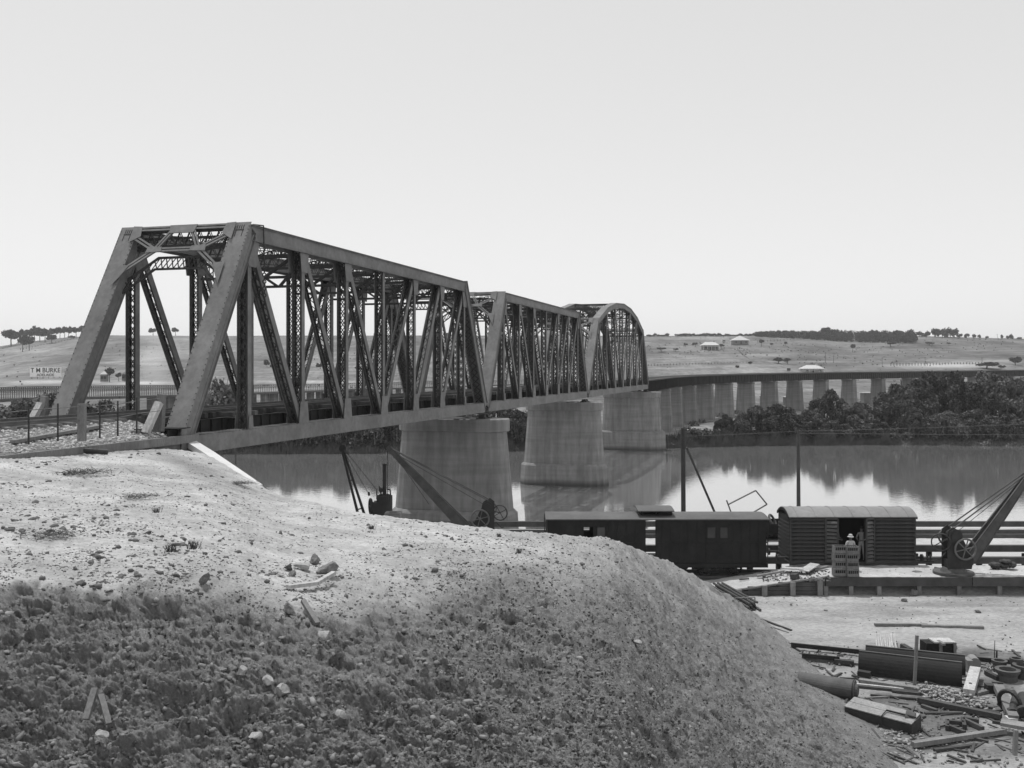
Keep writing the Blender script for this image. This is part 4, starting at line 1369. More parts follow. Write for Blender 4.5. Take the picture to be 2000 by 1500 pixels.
board(onp(1546, 1131) + UP * .14, onp(1558, 1131) + UP * .14, .5, .25, M_WOOD_DK, "dark slatted box lying on the ramp beside the boards", "box", "slatted_box")
board(onp(1590, 1117) + UP * .1, onp(1616, 1112) + UP * .14, .14, .1, M_WOOD, "grey board beside the crate stacks at the ramp top")
board(onp(1444, 1134) + UP * .05, onp(1463, 1132) + UP * .05, .1, .06, M_WOOD_DK, "short dark stick lying alone on the ramp")
board(onp(1535, 1111) + UP * .08, onp(1590, 1105) + UP * .1, .1, .08, M_WOOD, "thin grey board along the back of the ramp")
pos = [tuple(onp(RNG.uniform(1488, 1622), RNG.uniform(1116, 1136))) for _ in range(300)]
scatter_rocks("ramp_rubble", np.array(pos), RNG.uniform(.05, .17, 300), M_STONE)
pos = [tuple(onp(RNG.uniform(1400, 2000), RNG.uniform(1108, 1126))) for _ in range(120)]
scatter_rocks("platform_grit", np.array(pos), RNG.uniform(.02, .08, 120), M_STONE)
def yd(px, py, dz=0.0):
    Y = (EYE - YZ - dz) * F / (py - 720)
    return Vector((XP(px, Y), Y, YZ + dz))
pos = [tuple(yd(RNG.uniform(1420, 2100), 1165 + 330 * RNG.random() ** 1.3)) for _ in range(1500)]
scatter_rocks("yard_grit", np.array(pos), .02 + .10 * RNG.random(1500) ** 3, M_STONE, sink=.05)
big_rock_y = link("rock", rock_mesh(44, M_STONE, 3, .9), None, yd(1784, 1157, .15), None, "dark lump leaning against the short posts under the platform edge", "rock"); big_rock_y.scale = (.55, .4, .45)
for (px, py, s, lab) in ((1545, 1180, .16, "small dark clod on the yard below the ramp"), (1612, 1192, .16, "small dark stone on the yard right of the ramp wall"), (1911, 1195, .35, "flat dark clod on the yard below the hand crane on the platform"), (1765, 1172, .35, "thin dark scrap on the yard beneath the platform posts")):
    o = link("rock", rock_mesh(50 + px, M_STONE, 2, .5), None, yd(px, py, .04), None, lab, "rock"); o.scale = (s * 1.4, s, s)

# ------------------------------------------------------------------ train
RT = EYE - 10.75                 # rail top
for k, yy in enumerate((50.5, 52.1)):
    mb = MB(); rail_profile(mb, (-14, yy, RT - .16), (60, yy, RT - .16))
    solo("siding_rail", mb, M_RAIL, (10, yy, RT - .16), ("nearer" if k == 0 else "farther") + " rail of the siding under the wagons", "rail")
def wheel(mb_t, x, y, r=.46):
    mb_t.ring((x, y, RT + r), (0, 1, 0), r - .05, .06, 20, 6)
    mb_t.cyl((x, y - .05, RT + r), (x, y + .05, RT + r), .12, .12, 10)
    for i in range(6):
        a = math.pi * i / 3
        mb_t.bar((x, y, RT + r), (x + math.cos(a) * (r - .06), y, RT + r + math.sin(a) * (r - .06)), .05, .05, (0, 1, 0))
def arc_roof(x0, x1, ya, yb, ze, rise, t=.05, n=10, over=0.0):
    """sheet curved across the wagon"""
    mb = MB(); ring = []
    for s in (0, 1):
        pts = []
        for i in range(n + 1):
            f = i / n; y = ya - over + (yb - ya + 2 * over) * f
            z = ze + rise * (1 - (2 * f - 1) ** 2)
            pts.append(Vector((x0, y, z - (t if s else 0))))
        ring.append(pts if s == 0 else pts[::-1])
    r = ring[0] + ring[1]
    mb.loft([r, [q + Vector((x1 - x0, 0, 0)) for q in r]])
    return mb

bv = thing("brake_van", "long dark panelled brake van with a raised lookout on its roof and an open doorway", "railway wagon", (7.5, 51.3, RT))
xa_, xb_ = XP(1071, 50), XP(1496, 50)
ya, yb = 50.0, 52.6
zb_, ze = EYE - 10.0, EYE - 7.70
dx0, dx1 = XP(1261, 50), XP(1280, 50)
wins = [(XP(1381, 50), XP(1398, 50)), (XP(1406, 50), XP(1422, 50))]
w2 = [(XP(1140, 50), XP(1158, 50)), (XP(1166, 50), XP(1182, 50))]
yb = 52.3
zw0, zw1 = EYE - 8.72, EYE - 8.14
def wall_with(y, holes, x0, x1, z0, z1, m, parent, nm="side_wall", t=.06):
    """wall split round rectangular holes (x0,x1,z0,z1)"""
    mb = MB(); xs = sorted(set([x0, x1] + [h[0] for h in holes] + [h[1] for h in holes]))
    for a, b_ in zip(xs[:-1], xs[1:]):
        hh = [h for h in holes if h[0] <= a + 1e-6 and h[1] >= b_ - 1e-6]
        if not hh:
            mb.box(((a + b_) / 2, y, (z0 + z1) / 2), (b_ - a, t, z1 - z0))
        else:
            h = hh[0]
            if h[2] > z0: mb.box(((a + b_) / 2, y, (z0 + h[2]) / 2), (b_ - a, t, h[2] - z0))
            if h[3] < z1: mb.box(((a + b_) / 2, y, (h[3] + z1) / 2), (b_ - a, t, z1 - h[3]))
    return part(nm, mb, m, parent)
hs = [(dx0, dx1, zb_, ze - .08)] + [(a, b_, zw0, zw1) for a, b_ in wins + w2]
wall_with(ya, hs, xa_, xb_, zb_, ze, M_WAGON, bv)
wall_with(yb, [(dx0 + .22, dx1 + .42, zb_, ze - .08), (w2[0][0] - .1, w2[0][1], zw0, zw1)], xa_, xb_, zb_, ze, M_WAGON, bv)
for x in (xa_, xb_):
    mb = MB(); mb.box((x, 51.15, (zb_ + ze) / 2), (.06, 2.2, ze - zb_)); part("end_wall", mb, M_WAGON, bv)
for x in (dx0 - .04,):
    mb = MB(); mb.box((x, 51.15, (zb_ + ze) / 2), (.05, 2.2, ze - zb_)); part("partition", mb, M_WAGON, bv)
mb = MB(); mb.box((7.4, 51.3, zb_ + .03), (xb_ - xa_ + .3, 2.3, .06)); part("floor", mb, M_WAGON, bv)
for (a, b_) in wins + w2[1:]:
    mb = MB(); mb.box(((a + b_) / 2, ya + .02, (zw0 + zw1) / 2), (b_ - a, .01, zw1 - zw0)); w_o = part("window", mb, M_GLASS, bv)
    fr = MB()
    for xx in (a, b_): fr.box((xx, ya - .035, (zw0 + zw1) / 2), (.03, .02, zw1 - zw0 + .06))
    for zz in (zw0, zw1): fr.box(((a + b_) / 2, ya - .035, zz), (b_ - a, .02, .03))
    link("frame", fr.mesh("frame", M_WAGON, bv.location), w_o)
for k in range(24):
    x = xa_ + .35 + k * (xb_ - xa_ - .7) / 23
    if dx0 - .1 < x < dx1 + .1 or any(a - .05 < x < b_ + .05 for a, b_ in wins + w2): continue
    mb = MB(); mb.box((x, ya - .04, (zb_ + ze) / 2 - .02), (.035, .02, ze - zb_ - .06)); part("batten", mb, M_WAGON, bv)
mb = MB(); mb.box((XP(1160, 50), ya - .045, EYE - 8.95), (dx0 - xa_ - .1, .03, .06)); mb.box((XP(1388, 50), ya - .045, EYE - 8.95), (xb_ - dx1 - .1, .03, .06)); part("waist_rail", mb, M_WAGON, bv)
mb = MB(); mb.box((7.4, ya - .02, zb_ - .11), (xb_ - xa_ + .3, .12, .20)); mb.box((7.4, yb, zb_ - .11), (xb_ - xa_ + .3, .12, .20)); part("sole_bar", mb, M_WAGON, bv)
part("roof", arc_roof(xa_ - .14, xb_ + .14, ya, yb, ze - .02, .15, .05, 12, .12), M_ROOF_DK, bv)
cx0, cx1 = XP(1253, 50.4), XP(1312, 50.4)
mb = MB()
for x in (cx0, cx1, (cx0 + cx1) / 2): mb.box((x, 51.2, EYE - 7.50), (.08, 1.4, .40))
for y in (50.5, 51.9):
    mb.box(((cx0 + cx1) / 2, y, EYE - 7.66), (cx1 - cx0, .06, .12)); mb.box(((cx0 + cx1) / 2, y, EYE - 7.36), (cx1 - cx0, .06, .08))
mb.box((cx1 - .35, 51.2, EYE - 7.5), (.6, 1.36, .3))
lo = part("roof_lookout", mb, M_WAGON, bv)
rr = arc_roof(cx0 - .22, cx1 + .10, 50.25, 52.0, EYE - 7.33, .10, .05, 8, .1)
link("lookout_roof", rr.mesh("lookout_roof", M_ROOF_DK, bv.location), lo)
mb = MB()
for x in (xa_ - .12, xb_ + .12):
    for y in (ya + .1, yb - .1):
        mb.cyl((x, y, zb_), (x, y, ze - .1), .025, .025, 6)
for x in (xa_ - .12, xb_ + .12):
    mb.box((x, 51.2, zb_ + 1.0), (.04, 2.0, .04)); mb.box((x, 51.2, zb_ + .5), (.04, 2.0, .04))
part("end_railing", mb, M_IRON, bv)
for cx in (XP(1402, 51), XP(1160, 51)):
    bg = MB()
    for y in (50.35, 52.25):
        bg.bar((cx - 1.15, y, RT + .62), (cx + 1.15, y, RT + .62), .08, .16); bg.bar((cx - 1.1, y, RT + .3), (cx + 1.1, y, RT + .3), .06, .06)
        for dx in (-.75, .75): bg.box((cx + dx, y, RT + .45), (.22, .12, .34))
        for dx in (-.25, 0, .25): bg.cyl((cx + dx, y, RT + .3), (cx + dx, y, RT + .58), .07, .07, 8)
    b_o = part("bogie", bg, M_IRON, bv)
    for dx in (-.75, .75):
        wm = MB(); wheel(wm, cx + dx, 50.55, .42); wheel(wm, cx + dx, 52.05, .42); wm.cyl((cx + dx, 50.5, RT + .42), (cx + dx, 52.1, RT + .42), .07)
        link("wheelset", wm.mesh("wheelset", M_IRON, bv.location), b_o)
mb = MB()
mb.cyl((XP(1337, 50.5), 50.7, RT + .55), (XP(1337, 50.5), 51.2, RT + .55), .3, .3, 14); mb.bar((xa_ + 3, 50.6, zb_ - .5), (xb_ - 3.2, 50.6, zb_ - .5), .04, .04)
part("underframe_gear", mb, M_IRON, bv)

lv = thing("louvred_van", "dark louvred goods van with pale curved roof and its double doors open onto the platform", "railway wagon", (17.4, 51.3, RT))
xa_, xb_ = XP(1544, 50), XP(1787, 50)
yb = 52.1
zb_, ze = EYE - 9.95, EYE - 7.60
do0, do1 = XP(1640, 50), XP(1690, 50)
NS = 12
sh = (ze - zb_) / NS
def slat(L):
    mb = MB(); mb.prism([(0, -.02, 0), (0, .10, sh * .80), (0, .125, sh * .80), (0, .025, 0)], (L, 0, 0)); return mb
sl_l = slat(XP(1612, 50) - xa_ - .06).mesh("louvre_slat", M_LOUVRE); sl_r = slat(xb_ - XP(1706, 50) - .06).mesh("louvre_slat", M_LOUVRE)
for k in range(NS):
    for (x, me_) in ((xa_ + .03, sl_l), (XP(1706, 50) + .03, sl_r)):
        o = link("louvre_slat", me_, lv, Vector((x, ya - .06, zb_ + k * sh)) - lv.location)
        o = link("louvre_slat", me_, lv, Vector((x, yb + .06, zb_ + k * sh)) - lv.location); o.scale = (1, -1, 1)
es = MB(); es.prism([(-.02, 0, 0), (.08, 0, sh * .82), (.105, 0, sh * .82), (.025, 0, 0)], (0, 2.0, 0)); es = es.mesh("louvre_slat", M_LOUVRE)
for k in range(NS):
    link("louvre_slat", es, lv, Vector((xa_ - .06, ya + .05, zb_ + k * sh)) - lv.location)
    o = link("louvre_slat", es, lv, Vector((xb_ + .06, ya + .05, zb_ + k * sh)) - lv.location); o.scale = (-1, 1, 1)
mb = MB()
for x in (xa_, XP(1611, 50), XP(1706, 50), xb_):
    for y in (ya, yb): mb.box((x, y, (zb_ + ze) / 2), (.08, .08, ze - zb_))
for y in (ya, yb):
    mb.box(((xa_ + xb_) / 2, y, ze - .03), (xb_ - xa_, .1, .1)); mb.box(((xa_ + xb_) / 2, y, zb_ - .08), (xb_ - xa_ + .1, .12, .2))
part("body_frame", mb, M_LOUVRE, lv)
mb = MB(); mb.box(((xa_ + xb_) / 2, 51.05, zb_ + .02), (xb_ - xa_, 2.06, .06)); part("floor", mb, M_WAGON, lv)
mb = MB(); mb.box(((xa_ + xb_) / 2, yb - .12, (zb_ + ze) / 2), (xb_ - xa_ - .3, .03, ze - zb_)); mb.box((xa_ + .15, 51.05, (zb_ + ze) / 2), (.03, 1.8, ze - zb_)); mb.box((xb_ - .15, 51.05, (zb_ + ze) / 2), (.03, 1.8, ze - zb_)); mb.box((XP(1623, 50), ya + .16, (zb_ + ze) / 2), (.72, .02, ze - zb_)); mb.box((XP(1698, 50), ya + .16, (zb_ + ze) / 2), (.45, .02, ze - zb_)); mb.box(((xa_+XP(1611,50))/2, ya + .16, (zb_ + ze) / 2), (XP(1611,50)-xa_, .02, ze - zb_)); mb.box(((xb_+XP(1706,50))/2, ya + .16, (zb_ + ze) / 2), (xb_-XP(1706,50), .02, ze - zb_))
part("shade_lining", mb, M_HDARK, lv)  # inner walls and black sheets behind the slats, standing in for gap shadow
def louvre_door(h0, h1, lab):
    """open leaf standing proud of the side"""
    mb = MB(); a = Vector(h0); b_ = Vector(h1); H = ze - zb_ - .12
    for q in (a, b_): mb.bar(q, q + UP * H, .06, .08, (b_ - a))
    mb.bar(a + UP * .03, b_ + UP * .03, .05, .08); mb.bar(a + UP * H, b_ + UP * H, .05, .08)
    d = part("door", mb, M_LOUVRE, lv)
    n_ = UP.cross(b_ - a).normalized()
    if n_.y > 0: n_ = -n_
    for k in range(NS - 1):
        m2 = MB(); z = UP * (.08 + k * (H - .12) / (NS - 1))
        m2.add([a + z + n_ * .02, b_ + z + n_ * .02, b_ + z + UP * sh * .55 - n_ * .05, a + z + UP * sh * .55 - n_ * .05, a + z + n_ * .02 - UP * .025, b_ + z + n_ * .02 - UP * .025], [(0, 1, 2, 3), (0, 4, 5, 1)])
        link("louvre_slat", m2.mesh("louvre_slat", M_LOUVRE_D, lv.location), d)
M_LOUVRE_D = mat("worn_door_slat", 0.10, 0.85, 0.25, 2.0, amp2=.2, scale2=9)
louvre_door((XP(1612, 50), 49.90, zb_ + .02), (XP(1637, 49.7), 49.72, zb_ + .02), "")
louvre_door((XP(1691, 49.7), 49.60, zb_ + .02), (XP(1706, 50), 49.92, zb_ + .02), "")
part("roof", arc_roof(xa_ - .1, xb_ + .1, ya, yb, ze, .36, .04, 16, .1), M_ROOF, lv)
for k in range(7):
    x = xa_ + .35 + k * (xb_ - xa_ - .7) / 6
    part("roof_rib", arc_roof(x - .02, x + .02, ya, yb, ze + .02, .36, .04, 16, .1), M_ROOF, lv)
for x in (xa_ - .1, xb_ + .1):
    part("end_roof_board", arc_roof(x - .03, x + .03, ya, yb, ze - .02, .34, .12, 12, .03), M_WAGON, lv)
for x in (xa_ + 1.4, xb_ - 1.4):
    wm = MB(); wheel(wm, x, 50.55); wheel(wm, x, 52.05); wm.cyl((x, 50.4, RT + .46), (x, 52.2, RT + .46), .07)
    part("wheelset", wm, M_IRON, lv)
    mb = MB(); mb.box((x, 50.3, RT + .5), (.3, .2, .3)); mb.bar((x - .5, 50.3, RT + .7), (x + .5, 50.3, RT + .7), .08, .06); part("axle_box", mb, M_IRON, lv)
for x, s in ((xa_ - .1, -1), (xb_ + .1, 1)):
    for y in (50.5, 52.1):
        mb = MB(); mb.cyl((x, y, RT + .95), (x + s * .42, y, RT + .95), .06, .06, 8); mb.cyl((x + s * .42, y, RT + .95), (x + s * .5, y, RT + .95), .18, .18, 12); part("buffer", mb, M_IRON, lv)

# crates, in two stacks on the platform edge
def crate_make(label, w_=.56, d_=.42, h_=.36, slots=True):
    r = thing("crate", label, "crate", (0, 0, 0), 0, "slatted crates stacked on the platform edge")
    mb = MB(); mb.box((0, 0, .02), (w_, d_, .03)); part("base_board", mb, M_CRATE, r, world=False)
    mb = MB(); mb.box((0, 0, .16), (w_ - .06, d_ - .10, .26)); part("shaded_contents", mb, M_HDARK, r, world=False)  # one dark block for the bottles and the shade between the slats
    for s in (-1, 1):
        mb = MB(); mb.box((0, s * d_ / 2, .08), (w_, .018, .15)); part("side_slat", mb, M_CRATE, r, world=False)
        mb = MB(); mb.box((0, s * d_ / 2, h_ - .03), (w_, .018, .055)); part("side_slat", mb, M_CRATE, r, world=False)
        mb = MB(); mb.box((s * w_ / 2, 0, h_ / 2), (.02, d_, h_ - .01)); part("end_board", mb, M_CRATE, r, world=False)
        mb = MB()
        for k in range(6): mb.box((-w_ / 2 + .04 + k * (w_ - .08) / 5, s * (d_ / 2 - .02), .22), (.026, .02, .17))
        part("divider", mb, M_CRATE, r, world=False)
    return r
cp = crate_make("slatted crate at the bottom of the left stack behind the platform edge")
spots = []
names_l = ["bottom", "second", "third", "topmost"]
b0 = onp(1639, 1125); b1 = onp(1664, 1126)
for si, (b_, nm) in enumerate(((b0, "left"), (b1, "right"))):
    for k in range(4):
        loc = Vector((b_.x + (.01 if k % 2 else -.01) + (-.03 * si * (k > 0)), b_.y, PT + .02 + k * .37))
        lab = "slatted crate, %s of the %s" % (names_l[k] if k in (0, 3) else names_l[k] + " from bottom", "stack beside the ramp" if si == 0 else "stack before the hatted man")
        if si == 0 and k == 0:
            cp.location = loc; cp['label'] = lab
        else:
            clone(cp, loc, RNG.uniform(-.04, .04), lab)

# ------------------------------------------------------------------ people
def person(base, H, face, label, shirt, trouser, hat=None, arms='down'):
    """base = point between the feet; face = rotation about z (0 looks towards the camera)"""
    k = H / 1.75
    J = {'pel': (0, 0, .95, .145), 'wst': (0, 0, 1.08, .13), 'chs': (0, .0, 1.30, .155), 'nkb': (0, 0, 1.44, .09), 'nk': (0, -.01, 1.50, .055), 'hd0': (0, -.02, 1.58, .075), 'hd1': (0, -.02, 1.68, .08)}
    E_ = [('pel', 'wst'), ('wst', 'chs'), ('chs', 'nkb'), ('nkb', 'nk'), ('nk', 'hd0'), ('hd0', 'hd1')]
    for s, n in ((-1, 'l'), (1, 'r')):
        J.update({'hp' + n: (s * .09, 0, .88, .105), 'kn' + n: (s * .11, -.02, .50, .07), 'an' + n: (s * .12, .02, .10, .045), 'to' + n: (s * .14, -.15, .035, .035),
                  'sh' + n: (s * .18, 0, 1.40, .065)})
        E_ += [('pel', 'hp' + n), ('hp' + n, 'kn' + n), ('kn' + n, 'an' + n), ('an' + n, 'to' + n), ('nkb', 'sh' + n)]
        if arms == 'down':
            J.update({'el' + n: (s * .25, .03, 1.13, .045), 'wr' + n: (s * .25, -.06, .90, .028), 'ha' + n: (s * .245, -.08, .82, .03)})
        else:
            J.update({'el' + n: (s * .27, -.02, 1.14, .045), 'wr' + n: (s * .12, -.24, 1.08, .028), 'ha' + n: (s * .06, -.27, 1.06, .03)})
        E_ += [('sh' + n, 'el' + n), ('el' + n, 'wr' + n), ('wr' + n, 'ha' + n)]
    ks = list(J)
    me = bpy.data.meshes.new("person")
    me.from_pydata([(J[q][0] * k, J[q][1] * k, J[q][2] * k) for q in ks], [(ks.index(a), ks.index(b_)) for a, b_ in E_], [])
    o = bpy.data.objects.new("person", me); COL.objects.link(o)
    md = o.modifiers.new("skin", 'SKIN')
    for i, q in enumerate(ks):
        r = J[q][3] * k
        flat = .72 if q in ('pel', 'wst', 'chs', 'nkb') else 1.0
        me.skin_vertices[0].data[i].radius = (r, r * flat)
    me.skin_vertices[0].data[0].use_root = True
    o.modifiers.new("sub", 'SUBSURF').levels = 2
    dg = bpy.context.evaluated_depsgraph_get()
    nm = bpy.data.meshes.new_from_object(o.evaluated_get(dg))
    bpy.data.objects.remove(o)
    nm.name = "person"; nm.materials.clear()
    for m_ in (M_SKIN, shirt, trouser, M_IRON): nm.materials.append(m_)
    for p_ in nm.polygons:
        c = p_.center / k; p_.use_smooth = True
        if c.z > 1.47 : mi = 0
        elif c.z < .07: mi = 3
        elif c.z < 1.0 and abs(c.x) < .215: mi = 2
        elif (abs(c.x) > .2 and c.z < .95) or (arms != 'down' and c.y < -.21 and c.z > 1.0): mi = 0
        elif c.z < 1.0: mi = 2
        else: mi = 1
        p_.material_index = mi
    root = link("person", nm, None, base, None, label, "person"); root.rotation_euler = (0, 0, face)
    mb = MB()
    mb.loft([[Vector((math.cos(t) * r, -.02 * k + math.sin(t) * r * 1.12, z)) for t in np.linspace(0, 2 * math.pi, 14, endpoint=False)] for r, z in ((.087 * k, 1.66 * k), (.092 * k, 1.71 * k), (.075 * k, 1.755 * k), (.03 * k, 1.775 * k))])
    part("hair", mb, M_HAIR, root, world=False)
    fc = MB(); fc.prism([(-.012 * k, -.105 * k, 1.60 * k), (.012 * k, -.105 * k, 1.60 * k), (0, -.10 * k, 1.65 * k)], (0, -.018 * k, 0))
    part("nose", fc, M_SKIN, root, world=False)
    for s in (-1, 1):
        e_ = MB(); e_.box((s * .03 * k, -.098 * k, 1.64 * k), (.02 * k, .01, .01 * k)); part("eye", e_, M_HAIR, root, world=False)
        e_ = MB(); e_.box((s * .082 * k, -.01 * k, 1.63 * k), (.018 * k, .03 * k, .06 * k)); part("ear", e_, M_SKIN, root, world=False)
        hand = MB()
        hx = J['ha' + ('l' if s < 0 else 'r')]
        h0 = Vector(hx[:3]) * k; wr = Vector(J['wr' + ('l' if s < 0 else 'r')][:3]) * k; dn = (h0 - wr).normalized(); sd = dn.cross(Vector((1, 0, 0))).normalized()
        for q in range(4):
            a = h0 + sd * (.03 - .02 * q) * k; ln = (.075, .085, .08, .065)[q] * k
            hand.cyl(a, a + dn * ln * .6, .009 * k, .008 * k, 6); hand.cyl(a + dn * ln * .6, a + dn * ln + Vector((0, -.02 * k, 0)), .008 * k, .006 * k, 6)
        a = h0 + sd * .03 * k - dn * .02 * k; hand.cyl(a, a + dn * .05 * k + sd * .035 * k, .011 * k, .008 * k, 6)
        part("fingers", hand, M_SKIN, root, world=False)
    if hat:
        mb = MB(); rings = []
        for r, z in ((.155, 1.665), (.16, 1.675), (.10, 1.70), (.095, 1.77), (.06, 1.805), (.01, 1.81)):
            rings.append([Vector((math.cos(t) * r * k, -.015 * k + math.sin(t) * r * 1.1 * k, z * k)) for t in np.linspace(0, 2 * math.pi, 18, endpoint=False)])
        mb.loft(rings); part("hat", mb, hat, root, world=False)
    return root
person(Vector((XP(1661, 48.8), 48.8, PT + .02)), 1.72, .1, "man in a pale hat and light shirt standing behind the right-hand crates", M_SHIRT, M_TROUSER, M_HAT)
person(Vector((XP(1683, 50.35), 50.35, EYE - 9.92)), 1.74, -.7, "bareheaded man in grey shirt and pale trousers in the open van doorway", M_SHIRT_D, M_TROUSER, None, 'bent')
person(Vector((XP(1634, 50.75), 50.75, EYE - 9.92)), 1.70, .9, "shadowed man just inside the van, mostly behind the left door", M_SHIRT_D, M_WOOD_DK, None, 'bent')

# ------------------------------------------------------------------ cranes
def hand_crane(px, Y, sgn, foot, tip, label, gz, scale=1.0):
    """pillar jib crane; foot and tip of the jib given as photograph pixels at distance Y"""
    c = Vector((XP(px, Y), Y, gz))
    r = thing("hand_crane", label, "crane", c)
    f_, t_ = P(foot[0], foot[1], Y), P(tip[0], tip[1], Y)
    if gz > YZ + 1 and gz != PT:
        mb = MB(); mb.box(c - UP * (gz - YZ) / 2, (2.0, 2.0, gz - YZ)); part("pedestal", mb, M_WOOD_DK, r)
    mb = MB(); mb.cyl(c, c + UP * .12, .95, .95, 24); mb.cyl(c + UP * .12, c + UP * .30, .62, .5, 20); part("base_ring", mb, M_CRANE, r)
    mb = MB()
    for dy in (-.33, .33):
        q = [c + Vector((-.42 * sgn, dy, .28)), c + Vector((.75 * sgn, dy, .28)), c + Vector((.85 * sgn, dy, .75)), c + Vector((.12 * sgn, dy, 2.15)), c + Vector((-.16 * sgn, dy, 2.35)), c + Vector((-.42 * sgn, dy, 2.15))]
        mb.prism(q, (0, .04, 0))
    mb.box(c + Vector((0.1 * sgn, 0, .5)), (.9, .62, .4))
    part("side_frame", mb, M_IRON, r)
    for dy, rr, cx, cz in ((-.46, .50, .38, 1.28), (.42, .34, -.2, 1.75)):
        mb = MB(); q = c + Vector((cx * sgn, dy, cz)); mb.ring(q, (0, 1, 0), rr, .05, 26, 6); mb.cyl(q - Vector((0, .06, 0)), q + Vector((0, .9, 0)) if dy < 0 else q + Vector((0, .1, 0)), .06, .06, 8)
        for i in range(6):
            a = math.pi * i / 3 + .25; mb.bar(q, q + Vector((math.cos(a), 0, math.sin(a))) * rr, .045, .045, (0, 1, 0))
        part("gear_wheel", mb, M_GEAR, r)
    mb = MB(); q = c + Vector((-.05 * sgn, 0, 1.9)); mb.cyl(q - Vector((0, .42, 0)), q + Vector((0, .42, 0)), .22, .22, 16); 
    for dy in (-.36, .36): mb.cyl(q + Vector((0, dy - .02, 0)), q + Vector((0, dy + .02, 0)), .34, .34, 18)
    part("rope_drum", mb, M_IRON, r)
    mb = MB(); q = c + Vector((-.75 * sgn, -.3, 1.6)); mb.ring(q, (.35, 1, 0), .42, .035, 22, 5)
    for i in range(4):
        a = math.pi * i / 2 + .5; mb.bar(q, q + Vector((math.cos(a), 0, math.sin(a))) * .42, .035, .035, (0, 1, 0))
    mb.cyl(q, q + Vector((.6 * sgn, .3, .1)), .035); part("hand_wheel", mb, M_IRON, r)
    mb = MB(); mb.tube([c + Vector((-.5 * sgn, -.3, 1.1)), c + Vector((-.85 * sgn, -.35, .75)), c + Vector((-.95 * sgn, -.35, .8))], .03); part("crank_handle", mb, M_IRON, r)
    mb = MB()
    for s in (-1, 1):
        mb.bar(f_ + Vector((0, s * .26, 0)), t_ + Vector((0, s * .10, 0)), .03, .50 * scale, (0, 1, 0), .03, .22)
    jd = (t_ - f_).normalized(); jn = Vector((0, 1, 0)).cross(jd)
    mb = MB()
    for s in (-1, 1):
        a, b_ = f_ + Vector((0, s * .26, 0)), t_ + Vector((0, s * .10, 0))
        mb.bar(a, b_, .62 * scale, .03, (0, 1, 0), .26, .03)
        for tt in (-1, 1):
            mb.bar(a + jn * tt * .30 * scale, b_ + jn * tt * .12, .03, .1, (0, 1, 0))
    for i in range(1, 9):
        q = f_.lerp(t_, i / 9); hw = .26 - .16 * i / 9
        mb.bar(q - Vector((0, hw, 0)), q + Vector((0, hw, 0)), .10, .03, jd)
    part("jib", mb, M_CRANE, r)
    mb = MB(); q = t_ - Vector((0, .09, 0)); mb.cyl(q, q + Vector((0, .18, 0)), .2, .2, 16); part("jib_pulley", mb, M_IRON, r)
    top = c + Vector((-.1 * sgn, 0, 2.28))
    for s in (-1, 1):
        mb = MB(); mb.cyl(top + Vector((0, s * .3, 0)), t_ + Vector((0, s * .12, 0)), .035, .035, 6); part("tie_rod", mb, M_CRANE, r)
    mb = MB(); mb.cyl(c + Vector((.05 * sgn, 0, 1.95)), t_ - UP * .15, .016, .016, 5); part("rope", mb, M_IRON, r)
    return r
hand_crane(1862, 47.9, 1, (1893, 1090), (2020, 912), "hand crane with a big spoked gear wheel on the platform, jib raised to the right", PT)
c2 = hand_crane(951, 55.0, -1, (912, 1034), (757, 872), "hand crane before the nearest pier, its long jib slanting up to the left", YZ + 1.25)
mb = MB(); q = P(757, 876, 55); mb.tube([q, q - UP * 2.6], .02, 5); mb.cyl(q - UP * 2.6, q - UP * 2.9, .07, .05, 8)
part("hoist_rope", mb, M_IRON, c2)
mb = MB(); q = P(762, 876, 55); mb.cyl(q, P(838, 985, 54.6), .015, .015, 5); part("slack_rope", mb, M_IRON, c2)

sc = thing("steam_crane", "small black steam crane with an upright boiler and thin chimney beyond the crest", "crane", Vector((XP(735, 56), 56, YZ)))
g = YZ
Yc = 56.0
mb = MB(); mb.cyl(Vector((XP(751, Yc), Yc, g + .5)), P(751, 968, Yc), .46, .46, 20); mb.cyl(P(751, 968, Yc), P(751, 965, Yc), .46, .25, 20); part("boiler", mb, M_IRON, sc)
mb = MB(); mb.cyl(P(751, 968, Yc), P(751, 907, Yc), .115, .115, 12); mb.cyl(P(751, 909, Yc), P(751, 906, Yc), .135, .135, 12); part("chimney", mb, M_IRON, sc)
mb = MB(); mb.tube([P(756, 956, Yc), P(762, 956, Yc), P(763, 968, Yc)], .04, 6); part("steam_pipe", mb, M_IRON, sc)
mb = MB(); mb.cyl(P(745, 957, Yc) - Vector((0, .2, 0)), P(745, 957, Yc) + Vector((0, .2, 0)), .13, .13, 10); mb.cyl(P(741, 950, Yc), P(745, 968, Yc), .05, .05, 6); mb.cyl(P(736, 955, Yc), P(736, 975, Yc), .03, .04, 6); part("engine_fitting", mb, M_IRON, sc)
mb = MB(); mb.ring(P(724, 989, Yc), (1, .35, 0), .42, .07, 22, 6); mb.cyl(P(724, 989, Yc), P(738, 985, Yc), .05, .05, 6)
for i in range(6):
    a = math.pi * i / 3; q = P(724, 989, Yc); mb.bar(q, q + Vector((-.14 * math.cos(a), .4 * math.cos(a), .42 * math.sin(a))), .05, .05)
part("gear_wheel", mb, M_IRON, sc)
mb = MB(); mb.box(Vector((XP(733, Yc), Yc, g + .35)), (2.2, 1.6, .3)); part("bed_frame", mb, M_IRON, sc)
mb = MB(); mb.box(P(738, 995, Yc), (.5, .9, .9)); part("engine_block", mb, M_IRON, sc)
